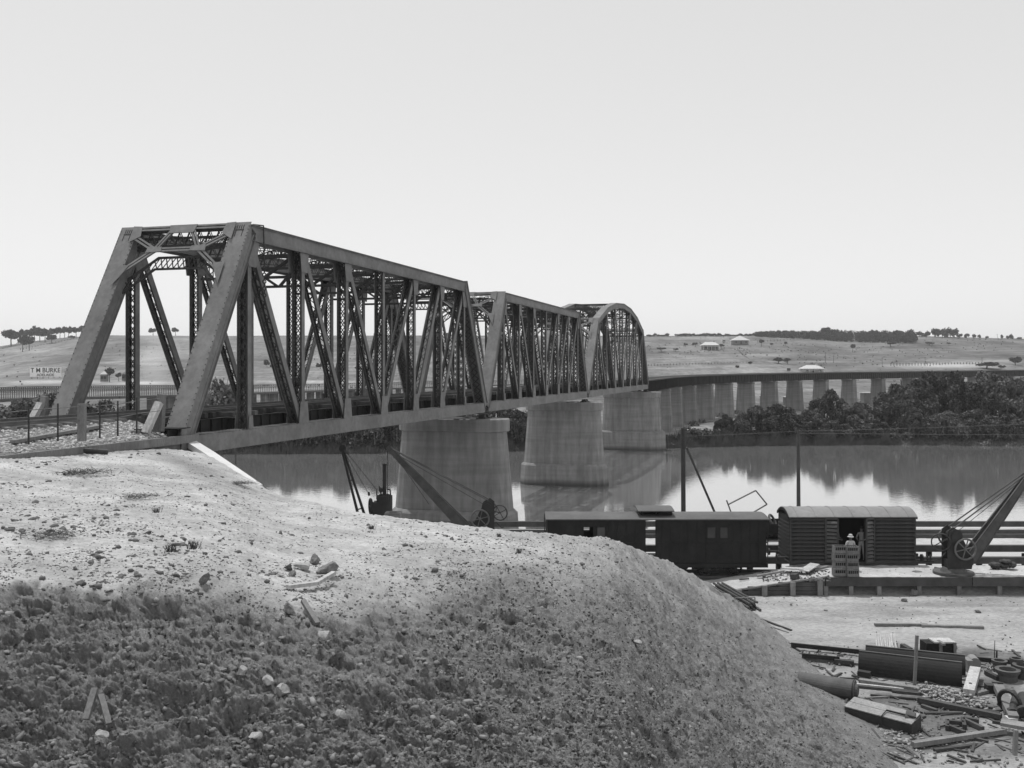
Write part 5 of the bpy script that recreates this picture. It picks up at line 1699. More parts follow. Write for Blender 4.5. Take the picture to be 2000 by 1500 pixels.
for dy, fx, tx in ((-.5, 716, 668), (.5, 727, 670)):
    mb = MB(); mb.bar(Vector((XP(fx, Yc), Yc + dy, g + .4)) + Vector((.15, 0, 0)), P(tx, 878, Yc) + Vector((0, dy * .15, 0)), .14, .26, (0, 1, 0), .1, .16); part("jib_leg", mb, M_IRON, sc)
mb = MB()
for f in (.18, .42, .7):
    a = Vector((XP(716, Yc) + .15, Yc - .5, g + .4)).lerp(P(668, 878, Yc), f); b_ = Vector((XP(727, Yc) + .15, Yc + .5, g + .4)).lerp(P(670, 878, Yc), f); mb.bar(a, b_, .06, .06)
part("jib_stay", mb, M_IRON, sc)
mb = MB(); q = P(669, 876, Yc); mb.cyl(q - Vector((0, .1, 0)), q + Vector((0, .1, 0)), .2, .2, 14); part("jib_pulley", mb, M_IRON, sc)
mb = MB(); mb.cyl(P(671, 876, Yc), P(736, 957, Yc), .016, .016, 5); mb.cyl(P(672, 882, Yc), P(720, 964, Yc), .016, .016, 5); mb.cyl(P(720, 961, Yc), P(721, 968, Yc), .07, .07, 6); part("rope", mb, M_IRON, sc)
Zc = 50.0
ct = thing("concrete_tank", "low pale concrete box with a hole in its lid beside the steam crane", "tank", Vector((XP(768, Zc), Zc, YZ)))
mb = MB(); c = P(768, 1006, Zc)
mb.box((c.x, Zc, (c.z + YZ) / 2), (.80, .8, c.z - YZ + .15)); part("tank_body", mb, M_CONC, ct)
mb = MB()
for a in ((-.3, 0, .2, .8), (.3, 0, .2, .8), (0, -.3, .4, .2), (0, .3, .4, .2)): mb.box((c.x + a[0], Zc + a[1], c.z + .12), (a[2], a[3], .06))
part("tank_lid", mb, M_CONC, ct)

# ------------------------------------------------------------------ poles, wires and the tipped pipe frame
Yp = 60.0
mb = MB(); a = P(1335, 1045, Yp); mb.cyl(a, P(1334, 836, Yp), .15, .13, 10)
pl = thing("mooring_pole", "tall square-topped dark pole rising behind the brake van", "pole", a); part("shaft", mb, M_WOOD_DK, pl)
mb = MB(); mb.cyl(P(1341, 874, Yp), P(1412, 1038, Yp + .5), .075, .075, 8); solo("pole_stay", mb, M_WOOD_DK, P(1412, 1038, Yp), "thin pole leaning against the tall pole behind the brake van", "pole")
mb = MB(); a = P(1560, 1050, Yp); mb.cyl(a, P(1559, 848, Yp), .13, .10, 10); mb.bar(P(1560, 850, Yp), P(1555, 836, Yp), .12, .1)
solo("signal_pole", mb, M_WOOD_DK, a, "tall tapering dark pole rising behind the louvred van", "pole")
mb = MB()
for y0, y1, sag in ((842, 812, 4), (846, 850, 1)):
    pts = [P(1559 + (2300 - 1559) * t, y0 + (y1 - y0) * t + sag * 4 * t * (1 - t), Yp) for t in np.linspace(0, 1, 9)]
    mb.tube(pts, .009, 4)
for y0 in (842, ):
    pts = [P(1334 + (1559 - 1334) * t, 852 + (y0 - 852) * t + 3 * t * (1 - t), Yp) for t in np.linspace(0, 1, 5)]
    mb.tube(pts, .008, 4)
solo("overhead_wire", mb, M_RAIL, P(1559, 842, Yp), "thin wires strung from the poles across the river view", "wire")
mb = MB(); Yq = 57.0
for a, b_ in (((1419, 977), (1432, 1012)), ((1423, 985), (1476, 958)), ((1476, 958), (1498, 985)), ((1498, 985), (1440, 1019)), ((1432, 1012), (1440, 1030))):
    mb.cyl(P(a[0], a[1], Yq), P(b_[0], b_[1], Yq), .045, .045, 6)
solo("pole_rack", mb, M_WOOD, P(1440, 1030, Yq), "tipped rectangular frame of thin poles above the brake van's right end", "frame")

# ------------------------------------------------------------------ timber wharf and wagon with scrap behind the train
wf = thing("timber_wharf", "long low timber wharf on piles at the water's edge behind the vans", "wharf", (15, 57, 0))
WD = EYE - 9.92
mb = MB(); mb.box((20, 54.6, WD - .16), (50, .3, .36)); part("front_beam", mb, M_WOOD_DK, wf)
mb = MB(); mb.box((20, 60.4, WD + .28), (50, .3, .32)); part("kerb_beam", mb, M_WOOD_DK, wf)
V_, F_ = rough_slab(-5, 45, 54.75, 60.25, WD, WD, 61, 200, 30, .03)
link("deck", np_mesh("deck", V_ - np.array((15, 57, 0.)), F_, M_PLATF), wf)
mb = MB(); mb.box((20, 57.5, WD - .15), (50, 5.4, .16)); part("deck_framing", mb, M_WOOD_DK, wf)
for yy in (57.0, 58.5):
    mb = MB(); mb.bar((-5, yy, WD + .12), (45, yy, WD + .12), .16, .22); part("rail_baulk", mb, M_WOOD_DK, wf)
for k in range(15):
    x = 1.0 + k * 3.1
    for y in (54.8, 60.2):
        mb = MB(); mb.cyl((x, y, -2.5), (x, y, WD - .5), .2, .18, 10); part("pile", mb, M_WOOD_DK, wf)
    if k % 4 == 3:
        mb = MB(); mb.bar((x, 54.9, -.5), (x + 2.3, 54.9, WD - .5), .2, .2); part("brace", mb, M_WOOD_DK, wf)
mb = MB(); mb.bar((-4, 53.75, EYE - 10.58), (45, 53.75, EYE - 10.58), .3, .36); solo("edge_log", mb, M_WOOD_DK, (15, 53.75, EYE - 10.6), "long dark log edging the yard along the waterside behind the vans", "log")
mb = MB(); mb.bar((XP(1792, 53), 53.0, EYE - 10.45), (XP(1824, 53), 53.0, EYE - 10.5), .08, .08)
for px in (1811, 1817): mb.box((XP(px, 53), 53.0, EYE - 10.3), (.07, .07, .3))
solo("lever_bar", mb, M_IRON, (XP(1800, 53), 53, EYE - 10.8), "low iron bar with two short uprights beside the louvred van's right end", "bar")
ow = thing("open_wagon", "low open wagon heaped with round scrap, seen between the two vans", "railway wagon", (XP(1515, 56), 56.8, WD + .1))
mb = MB()
x0, x1 = XP(1440, 56), XP(1600, 56)
for y in (55.9, 57.9): mb.box(((x0 + x1) / 2, y, WD + .72), (x1 - x0, .08, .55))
mb.box(((x0 + x1) / 2, 56.9, WD + .45), (x1 - x0, 2, .08)); part("wagon_side", mb, M_WAGON, ow)
mb = MB()
for (px, py, r, tl) in ((1509, 1018, .40, .5), (1527, 1030, .36, -.5), (1518, 1036, .3, .2)):
    q = P(px, py, 56.5); mb.ring(q, (math.cos(tl), -.5, math.sin(tl)), r, .07, 20, 6)
    for i in range(3):
        mb.cyl(q - Vector((0, 0, .05)), q + Vector((.1 * i - .1, 0, -.4)), .05, .05, 6)
part("iron_ring", mb, M_CRANE, ow)
pos = [tuple(P(RNG.uniform(1495, 1545), RNG.uniform(1036, 1046), 56.6 + RNG.uniform(-.5, .5))) for _ in range(40)]
sr = scatter_rocks("scrap_heap", np.array(pos) - np.array(tuple(ow.location)), RNG.uniform(.15, .4, 40), M_ROOF, parent=ow)
for x in (x0 + 1, x1 - 1):
    mb = MB()
    for y in (56.1, 57.7): mb.ring((x, y, WD + .55 - .12), (0, 1, 0), .3, .05, 16, 5)
    part("wheelset", mb, M_IRON, ow)

# ------------------------------------------------------------------ scrap and timber lying in the yard
def yb_(a, b_, w_, t, m, lab, name, cat, dz=0.0, w1=None):
    A, Bq = yd(*a), yd(*b_)
    mb = MB(); mb.bar(A + UP * (t / 2 + dz), Bq + UP * (t / 2 + dz), w_, t)
    return solo(name, mb, m, A, lab, cat)
yb_((1708, 1222), (1812, 1223), .14, .10, M_WOOD, "long plank lying alone on the open yard, left length", "plank", "plank")
yb_((1800, 1225), (1921, 1228), .16, .11, M_WOOD, "long plank lying alone on the open yard, right length", "plank", "plank")
yb_((1470, 1205), (1546, 1233), .09, .07, M_WOOD_DK, "upper of two thin rods on the yard below the ramp", "rod", "rod")
yb_((1482, 1217), (1540, 1237), .06, .05, M_WOOD, "lower of two thin rods on the yard below the ramp", "rod", "rod")
bl = thing("pipe_bundle", "bundle of long rusty pipes running down from the ramp end to the yard", "pipes", yd(1440, 1180))
bw_a, bw_b = yd(1398, 1152), yd(1468, 1193)
dirn = (bw_b - bw_a).normalized(); sdn = dirn.cross(UP)
for k in range(11):
    rr_ = .055; lay = k // 4; off = (k % 4 - 1.5) * .15 + (.07 if lay == 1 else 0)
    mb = MB(); mb.cyl(bw_a + sdn * off * 1.5 + UP * (.07 + lay * .13), bw_b + sdn * off * 1.5 + UP * (.07 + lay * .13) + dirn * RNG.uniform(-.2, .3), rr_, rr_, 8); part("pipe", mb, M_WOOD_DK, bl)
mb = MB(); c = bw_a.lerp(bw_b, .82)
mb.bar(c - sdn * .5 + UP * .42, c + sdn * .5 + UP * .42, .05, .03); mb.bar(c - sdn * .5 + UP * .42, c - sdn * .5, .05, .03, dirn); part("binding", mb, M_WOOD, bl)
for nm_, a, b_, lab in (("scrap_rail", (1545, 1263), (1700, 1279), "long rail on the yard running into the back of the curved plates"), ("scrap_rail", (1566, 1284), (1640, 1291), "short rail on the yard beside the round timber"),
                        ("scrap_rail", (1855, 1287), (2060, 1304), "rail running behind the castings at the right edge")):
    A, Bq = yd(*a, .1), yd(*b_, .1); mb = MB(); rail_profile(mb, A, Bq); solo(nm_, mb, M_IRON, A, lab, "rail")
mb = MB(); mb.bar(yd(1570, 1287, .0), yd(1690, 1298, .0), .3, .14); solo("round_sleeper", mb, M_WOOD, yd(1600, 1290), "flat timber lying along the short rail", "timber")
# bundle of sticks
fs = thing("firewood_pile", "fan of pale split sticks behind the curved plates", "sticks", yd(1735, 1272))
for k in range(13):
    a = yd(1714 + k * 3.2, 1273); b_ = a + Vector((.45, 1.3, .30)) + Vector((RNG.uniform(-.1, .1), 0, RNG.uniform(-.1, .1)))
    mb = MB(); mb.cyl(a + UP * .04, b_, .035, .03, 6); part("stick", mb, M_WOOD_L, fs)
mb = MB(); mb.bar(yd(1762, 1262, .2), yd(1778, 1271, .15), .2, .2); solo("short_log", mb, M_WOOD_DK, yd(1770, 1270), "short dark log at the right end of the split sticks", "log")
# trunk-like box
c = yd(1838, 1281)
bx = thing("tool_chest", "dark box with pale lid and a strap standing behind the curved plates", "box", c)
mb = MB(); mb.box(c + Vector((0, .3, .24)), (1.12, .6, .46)); part("body", mb, M_WAGON, bx)
mb = MB(); mb.box(c + Vector((0.16, .3, .50)), (.8, .62, .05)); part("lid", mb, M_WOOD_L, bx)
mb = MB(); mb.box(c + Vector((-.02, -.02, .24)), (.12, .03, .46)); mb.box(c + Vector((.52, -.02, .26)), (.10, .05, .5)); mb.box(c + Vector((0, 0, .5)), (.12, .5, .08)); part("strap", mb, M_WOOD, bx)
# two curved plates
def curved_plate(pa, pb, h, lab, hollow=True, m=M_WAGON, pale=False):
    A, Bq = yd(*pa), yd(*pb)
    d = (Bq - A).normalized(); n_ = UP.cross(d).normalized()       # away from the camera
    mb = MB(); rings = []
    for q in (A, Bq):
        out, inn = [], []
        for i in range(11):
            t = math.pi * (-.12 + .62 * i / 10)
            for lst, rr in ((out, h * .62), (inn, h * .62 - .03)):
                lst.append(q + n_ * (h * .55 - math.cos(t) * rr) + UP * (max(0, math.sin(t)) * h + .02 + (0 if t > 0 else .02)))
        rings.append(out + inn[::-1])
    mb.loft(rings)
    r = thing("curved_plate", lab, "steel plate", A)
    part("plate", mb, m, r)
    mb = MB(); top = n_ * (h * .55) + UP * (h + .04)
    mb.bar(A + top, Bq + top, .10, .03); part("flange", mb, M_CRANE, r)
    return r
curved_plate((1690, 1300), (1886, 1321), .62, "large curved dark plate standing farther back behind the round-backed one")
curved_plate((1676, 1318), (1879, 1343), .72, "large round-backed dark plate in front of the other curved plate")
for k, (a, b_, lab) in enumerate((((1676, 1322), (1700, 1326), "stub of dark beam under the left end of the curved plates"), ((1683, 1306), (1700, 1308), "small beam end poking out left of the curved plates"))):
    yb_(a, b_, .25, .22, M_IRON, lab, "beam_end", "beam", .02 + .2 * k)
yb_((1678, 1332), (1800, 1350), .22, .12, M_WOOD, "grey timber lying under the front of the round-backed plate", "timber", "timber")
yb_((1660, 1341), (1805, 1356), .14, .08, M_WOOD_DK, "dark batten lying in front of the round-backed plate", "batten", "timber")
yb_((1668, 1337), (1765, 1347), .10, .05, M_WOOD_L, "pale strip of wood in front of the round-backed plate", "wood_strip", "board")
A = P(1786, 1338, 33.4); mb = MB(); mb.bar(A, P(1791, 1241, 33.4), .09, .09, (0, 1, 0)); solo("upright_stake", mb, M_WOOD, A, "thin upright stake standing in front of the curved plates", "post")
# pale plank with a bolt hole, on a dark beam
c0, c1 = yd(1905, 1308, .3), yd(1892, 1353, .25)
r = thing("pale_timber", "short pale thick timber with a bolt hole at the right end of the curved plates", "timber", c1)
mb = MB(); mb.bar(c0, c1, .34, .22); part("block", mb, M_WOOD_L, r)
mb = MB(); mb.cyl(c1.lerp(c0, .25) + UP * .10, c1.lerp(c0, .25) + UP * .125, .05, .05, 10); part("bolt_hole", mb, M_HDARK, r)
mb = MB(); mb.bar(yd(1876, 1350), yd(1900, 1352), .3, .16); solo("dark_block", mb, M_WOOD_DK, yd(1885, 1352), "dark block under the near end of the pale thick timber", "block")
mb = MB(); c = yd(1905, 1296, .25); mb.cyl(c, c + Vector((.1, .5, .0)), .2, .2, 14); mb.box(c + Vector((-.25, .1, -.05)), (.2, .5, .4)); solo("pipe_socket", mb, M_ROOF, c, "stubby grey pipe socket behind the pale thick timber", "pipe")
# round timber half buried at the bank foot
A, Bq = yd(1596, 1336, .30), yd(1670, 1348, .30)
d = (Bq - A).normalized()
r = thing("iron_cylinder", "big ribbed cylinder emerging from the foot of the earth bank", "cylinder", yd(1640, 1345))
mb = MB(); mb.cyl(A - d * .6, Bq, .32, .32, 28); part("drum", mb, M_WOOD_T, r)
for f in (.97,):
    mb = MB(); mb.ring(A.lerp(Bq, f), d, .32, .022, 28, 5); part("hoop", mb, M_IRON, r)
mb = MB(); mb.cyl(Bq, Bq + d * .1, .24, .18, 14); part("end_boss", mb, M_CRANE, r)
# box girder with pale top
A, Bq = yd(1680, 1408), yd(1782, 1436)
d = (Bq - A).normalized(); n_ = UP.cross(d).normalized()
r = thing("timber_trough", "heavy boxed timber with a pale boarded top lying at the foot of the bank", "timber", Bq)
mb = MB(); q = A - d * .5
mb.prism([q + UP * .02, q + UP * .30 - n_ * .05, q + UP * .44 + n_ * .62, q + n_ * .62], (Bq - q)); part("beam", mb, M_WOOD_DK, r)
for k in range(2):
    a_ = -.05 + k * .34; zt = lambda t: .32 + .21 * (t + .05)
    mb = MB(); mb.prism([q + UP * zt(a_) + n_ * a_, q + UP * (zt(a_) + .03) + n_ * a_, q + UP * (zt(a_ + .32) + .03) + n_ * (a_ + .32), q + UP * zt(a_ + .32) + n_ * (a_ + .32)], (Bq - q) * (1.0 if k == 0 else .985)); part("top_board", mb, M_WOOD_M, r)
mb = MB(); q2 = A.lerp(Bq, .45) - n_ * .08 + UP * .38; mb.tube([q2 - UP * .34, q2, q2 + n_ * .32 + UP * .09], .018); mb.bar(q2 + n_ * .30 + UP * .09, Bq + n_ * .25 + UP * .47, .05, .04); part("iron_strap", mb, M_IRON, r)
c = yd(1793, 1418, .28); mb = MB(); mb.cyl(c + Vector((-.14, .55, .02)), c + Vector((.08, .42, 0)), .28, .24, 20); solo("drum_end", mb, M_CRANE, yd(1790, 1415), "short dark drum resting against the end of the boxed timber", "drum")
yb_((1793, 1374), (1956, 1408), .20, .16, M_WOOD_DK, "long dark timber slanting below the pale rubble heap", "timber", "timber", .05)
yb_((1806, 1395), (1940, 1394), .10, .07, M_WOOD_DK, "thin bent bar lying below the long dark timber", "bar", "bar")
# fork-like frame of short beams
r = thing("forked_frame", "small fork-shaped frame of dark beams on the open ground", "frame", yd(1850, 1418))
for a, b_ in (((1850, 1418), (1884, 1432)), ((1850, 1410), (1883, 1413)), ((1880, 1404), (1884, 1420)), ((1882, 1406), (1920, 1424)), ((1882, 1404), (1912, 1409)), ((1850, 1408), (1850, 1422))):
    mb = MB(); mb.bar(yd(*a, .09), yd(*b_, .09), .11, .14); part("beam", mb, M_WOOD_DK, r)
yb_((1938, 1413), (1990, 1421), .1, .1, M_WOOD_DK, "short dark bar near the white square block", "bar", "bar")
yb_((1783, 1462), (1962, 1435), .17, .14, M_WOOD, "long grey beam lying across the bottom of the yard", "timber", "timber", .05)
yb_((1825, 1468), (1905, 1458), .12, .08, M_WOOD_DK, "dark batten under the long grey beam at the bottom", "batten", "timber")
yb_((1955, 1430), (2040, 1445), .45, .1, M_WOOD, "broad grey board at the bottom right beside the long beam", "board", "board", .25)
A = P(1982, 1475, 26.6); mb = MB(); mb.bar(A, P(1984, 1425, 26.6), .10, .1, (0, 1, 0)); solo("short_stake", mb, M_WOOD, A, "short stake under the broad grey board at the bottom right", "post")
c = yd(1975, 1408, .1); mb = MB(); mb.box(c, (.28, .28, .24)); solo("white_block", mb, M_CONC_L, yd(1975, 1412), "small white square block near the axle timber", "block")
# castings and wheelset at the right edge
r = thing("iron_castings", "cluster of heavy iron castings and rollers at the right edge of the yard", "machinery", yd(1970, 1345))
for (px, py, rr, hh, nm_) in ((1952, 1312, .26, .42, "casting"), (1968, 1330, .40, .42, "casting"), (2000, 1326, .36, .5, "casting"), (1985, 1318, .22, .6, "casting")):
    c = yd(px, py); mb = MB()
    mb.loft([[c + Vector((math.cos(t) * q * rr, math.sin(t) * q * rr, z * hh)) for t in np.linspace(0, 2 * math.pi, 18, endpoint=False)] for q, z in ((.8, 0), (.78, .5), (1.0, .8), (1.05, 1.0), (.7, 1.0), (.65, .6))])
    part(nm_, mb, M_CRANE, r)
for (a, b_, rr) in (((1985, 1366), (1976, 1392), .15), ((2000, 1362), (1998, 1392), .2), ((1978, 1352), (1992, 1372), .1)):
    mb = MB(); mb.cyl(yd(*a, .35), yd(*b_, .2), rr, rr * .8, 14); mb.cyl(yd(*b_, .2), yd(*b_, .2) + Vector((-.03, -.12, -.02)), rr * 1.3, rr * 1.3, 14); part("roller", mb, M_IRON, r)
mb = MB(); mb.ring(yd(1972, 1372, .35), (1, .6, .1), .36, .07, 22, 6); part("iron_ring", mb, M_IRON, r)
mb = MB(); mb.bar(yd(1950, 1342, .25), yd(1980, 1404, .2), .30, .2); solo("axle_timber", mb, M_WOOD, yd(1980, 1404), "thick timber sloping towards the viewer beneath the iron castings", "timber")
yb_((1925, 1352), (1950, 1353), .3, .28, M_IRON, "dark iron block just left of the thick sloping timber", "iron_block", "block")
for (px, py, py2, rr, lab) in ((1942, 1300, 1251, .022, "thin upright rod standing behind the castings"), (1946, 1302, 1270, .05, "stout short spike standing beside the thin rod")):
    A = yd(px, py); mb = MB(); mb.cyl(A, P(px + 1, py2, A.y), rr, rr * .5, 8); solo("iron_rod", mb, M_IRON, A, lab, "rod")
# small litter among the scrap
mb = MB()
for k in range(230):
    a = yd(RNG.uniform(1560, 2040), 1262 + 230 * RNG.random(), .03); t = RNG.uniform(0, 3.14); ln = RNG.uniform(.15, .9)
    mb.bar(a, a + Vector((math.cos(t) * ln, math.sin(t) * ln, RNG.uniform(-.02, .06))), RNG.uniform(.02, .08), RNG.uniform(.02, .06))
link("wood_litter", mb.mesh("wood_litter", M_WOOD_DK), kind="stuff")
for (a, b_, w_, t, m, lab) in (((1860, 1290), (1885, 1300), .2, .15, M_WOOD_DK, "short dark beam end leaning behind the curved plates"), ((1905, 1360), (1935, 1352), .14, .1, M_WOOD, "short grey stick between rubble heap and castings"),
        ((1742, 1352), (1800, 1358), .1, .06, M_WOOD_DK, "dark lath lying just before the rubble heap"), ((1700, 1360), (1790, 1368), .08, .06, M_WOOD_DK, "thin dark batten in the tangle above the boxed timber"),
        ((1690, 1366), (1760, 1362), .08, .05, M_WOOD, "thin grey batten in the tangle above the boxed timber"), ((1800, 1382), (1830, 1392), .12, .09, M_WOOD_DK, "stubby dark stick right of the boxed timber"),
        ((1925, 1392), (1952, 1398), .12, .10, M_IRON, "dark iron strip just below the long dark timber's end"), ((1880, 1440), (1930, 1452), .1, .07, M_WOOD_DK, "dark slat under the right half of the long grey beam"),
        ((1630, 1296), (1668, 1300), .2, .16, M_WOOD_DK, "dark block beside the end of the short rail"), ((1926, 1318), (1950, 1330), .16, .14, M_IRON, "iron bar lying left of the castings")):
    yb_(a, b_, w_, t, m, lab, "scrap_bar", "scrap", .02)
# rubble heap
pos = []
for k in range(420):
    t = RNG.random(); px = 1800 + 125 * t + RNG.normal(0, 9); py = 1352 + 34 * t + RNG.normal(0, 9)
    q = yd(px, py); hgt = .35 * math.exp(-((px - 1800 - 125 * t) / 14) ** 2 - ((py - 1352 - 34 * t) / 10) ** 2)
    pos.append((q.x, q.y, q.z + hgt * RNG.random()))
scatter_rocks("rubble_heap", np.array(pos), RNG.uniform(.06, .22, len(pos)), M_STONE_L)
pos = [tuple(yd(RNG.normal(1935, 14), RNG.normal(1304, 4), RNG.uniform(0, .1))) for _ in range(90)]
scatter_rocks("pale_chips", np.array(pos), RNG.uniform(.05, .12, 90), M_STONE_L)
pos = [tuple(yd(RNG.uniform(1560, 1700), RNG.uniform(1270, 1300))) for _ in range(160)] + [tuple(yd(RNG.uniform(1700, 2000), RNG.uniform(1360, 1500))) for _ in range(500)] + [tuple(yd(RNG.normal(1880, 14), RNG.normal(1288, 3))) for _ in range(60)]
scatter_rocks("yard_rubble", np.array(pos), .04 + .13 * RNG.random(len(pos)) ** 2, M_STONE_G)
pos = [tuple(yd(1700 + RNG.uniform(0, 110), 1440 + RNG.uniform(-25, 50))) for _ in range(160)]
scatter_rocks("toe_rubble", np.array(pos), .05 + .15 * RNG.random(160) ** 2, M_STONE_L)
c = onp(1960, 1112)
r = thing("sack_heap", "dark heap of sacks and a roll of matting on the platform by the jib", "sacks", c)
for k, (dx, dz, sx, sz) in enumerate(((-.45, .22, .5, .22), (.0, .18, .45, .25), (.35, .22, .5, .28), (.1, .38, .5, .2), (-.4, .1, .4, .2))):
    mb = MB(); rings = []
    for i in range(7):
        f = -1 + 2 * i / 6; rr = math.sqrt(max(.03, 1 - f * f))
        rings.append([c + Vector((dx + f * sx * .6, math.cos(t) * rr * .28, dz + math.sin(t) * rr * sz * .6 + (.03 if i % 2 else 0))) for t in np.linspace(0, 2 * math.pi, 10, endpoint=False)])
    mb.loft(rings); part("sack", mb, M_IRON, r)
c = onp(1826, 1112); mb = MB(); mb.cyl(c + UP * .08, onp(1848, 1117) + UP * .08, .06, .06, 8); solo("platform_bar", mb, M_CRANE, c, "thick bar lying at the foot of the crane on the platform", "bar")
c = onp(1788, 1117); o = link("rock", rock_mesh(91, M_STONE, 2, .35), None, c, None, "low dark mound of dirt on the platform left of the crane", "rock"); o.scale = (.7, .35, .4)

# ------------------------------------------------------------------ old road bridge upstream
rb_ = thing("road_bridge", "long low lattice-railed road bridge on squat piers behind the truss", "bridge", P(420, 790, 230))
pxs_ = [-700, -300, 20, 200, 350, 520, 690, 900, 1100]
Yr = [130, 150, 170, 192, 215, 246, 285, 345, 420]
ytop = [785, 768, 756, 753.5, 752.5, 751.5, 748.5, 744, 740]
ybot = [845, 800, 780.5, 777, 773, 767.5, 761, 755, 748]
def rbp(s, low=False):
    Y = np.interp(s, pxs_, Yr); return P(s, np.interp(s, pxs_, ybot if low else ytop), float(Y))
seg = np.linspace(-700, 1100, 61)
for k in range(60):
    mb = MB(); a, b_ = rbp(seg[k]), rbp(seg[k + 1]); al, bl_ = rbp(seg[k], True), rbp(seg[k + 1], True)
    ma, mb2 = a.lerp(al, .42), b_.lerp(bl_, .42)
    w_ = .12
    mb.bar(a, b_, .2, w_); mb.bar(ma, mb2, .1, .08); mb.bar(al, bl_, .3, .4)
    n = 7
    for i in range(n):
        f0, f1 = i / n, (i + 1) / n
        mb.bar(a.lerp(b_, f0), al.lerp(bl_, f0), .09, .09, (0, 1, 0))
        mb.bar(a.lerp(b_, f0), ma.lerp(mb2, f1), .06, .08, (0, 1, 0)); mb.bar(ma.lerp(mb2, f0), a.lerp(b_, f1), .06, .08, (0, 1, 0))
    part("lattice_parapet", mb, M_RB, rb_)
mb = MB()
for k in range(60):
    a, b_ = rbp(seg[k], True), rbp(seg[k + 1], True)
    o_ = Vector((-.55, 3.0, 0))
    mb.bar(a + o_, b_ + o_, 6.5, .5, (0, 0, 1))
part("deck", mb, M_RB, rb_)
for px in (-560, -470, -380, -290, -200, -110, -40, 25, 290, 322, 350, 377, 403, 430, 458, 486, 512, 530, 548, 566, 584, 602, 620, 640, 662, 684, 706, 728, 752, 776, 800, 824, 850, 876, 902, 928):
    q = rbp(px, True)
    mb = MB(); zb2 = -1.5
    mb.bar(Vector((q.x, q.y + 2.8, zb2)), Vector((q.x, q.y + 2.8, q.z - .3)), 1.15, 4.6, (0, 1, 0)); part("bridge_leg", mb, M_CONC_V, rb_)

# ------------------------------------------------------------------ hillside: sign, houses, fences, poles
q = land_at(89, 738)
sg = thing("billboard", "long white hillside billboard lettered T M BURKE ADELAIDE", "sign", q)
s_ = q.y / F
mb = MB(); mb.box(q + Vector((0, 0, 11.5 * s_)), (61 * s_, .12, 19 * s_)); part("panel", mb, M_WHITE, sg)
mb = MB()
for k in range(6): mb.box(q + Vector(((-27 + k * 10.8) * s_, .15, 8 * s_)), (.25, .15, 20 * s_))
part("support", mb, M_WOOD_DK, sg)
def text(body, center, width, height, m, parent, nm="lettering"):
    cu = bpy.data.curves.new(nm, 'FONT'); cu.body = body; cu.align_x = 'CENTER'; cu.align_y = 'CENTER'; cu.extrude = .03; cu.offset = .014
    o = bpy.data.objects.new(nm, cu); COL.objects.link(o); cu.materials.append(m)
    dg = bpy.context.evaluated_depsgraph_get()
    nm_ = bpy.data.meshes.new_from_object(o.evaluated_get(dg)); nm_.name = nm
    bpy.data.objects.remove(o)
    o = bpy.data.objects.new(nm, nm_); COL.objects.link(o)
    bpy.context.view_layer.update()
    d = o.dimensions
    o.parent = parent; o.rotation_euler = (math.radians(90), 0, 0)
    o.scale = (width / d.x, height / d.y, 1); o.location = Vector(center) - parent.location
    return o
text("T M BURKE", q + Vector((0, -.1, 14.6 * s_)), 58 * s_, 9.0 * s_, M_BLACK, sg)
text("ADELAIDE", q + Vector((0, -.1, 5.6 * s_)), 34 * s_, 5.0 * s_, M_BLACK, sg)

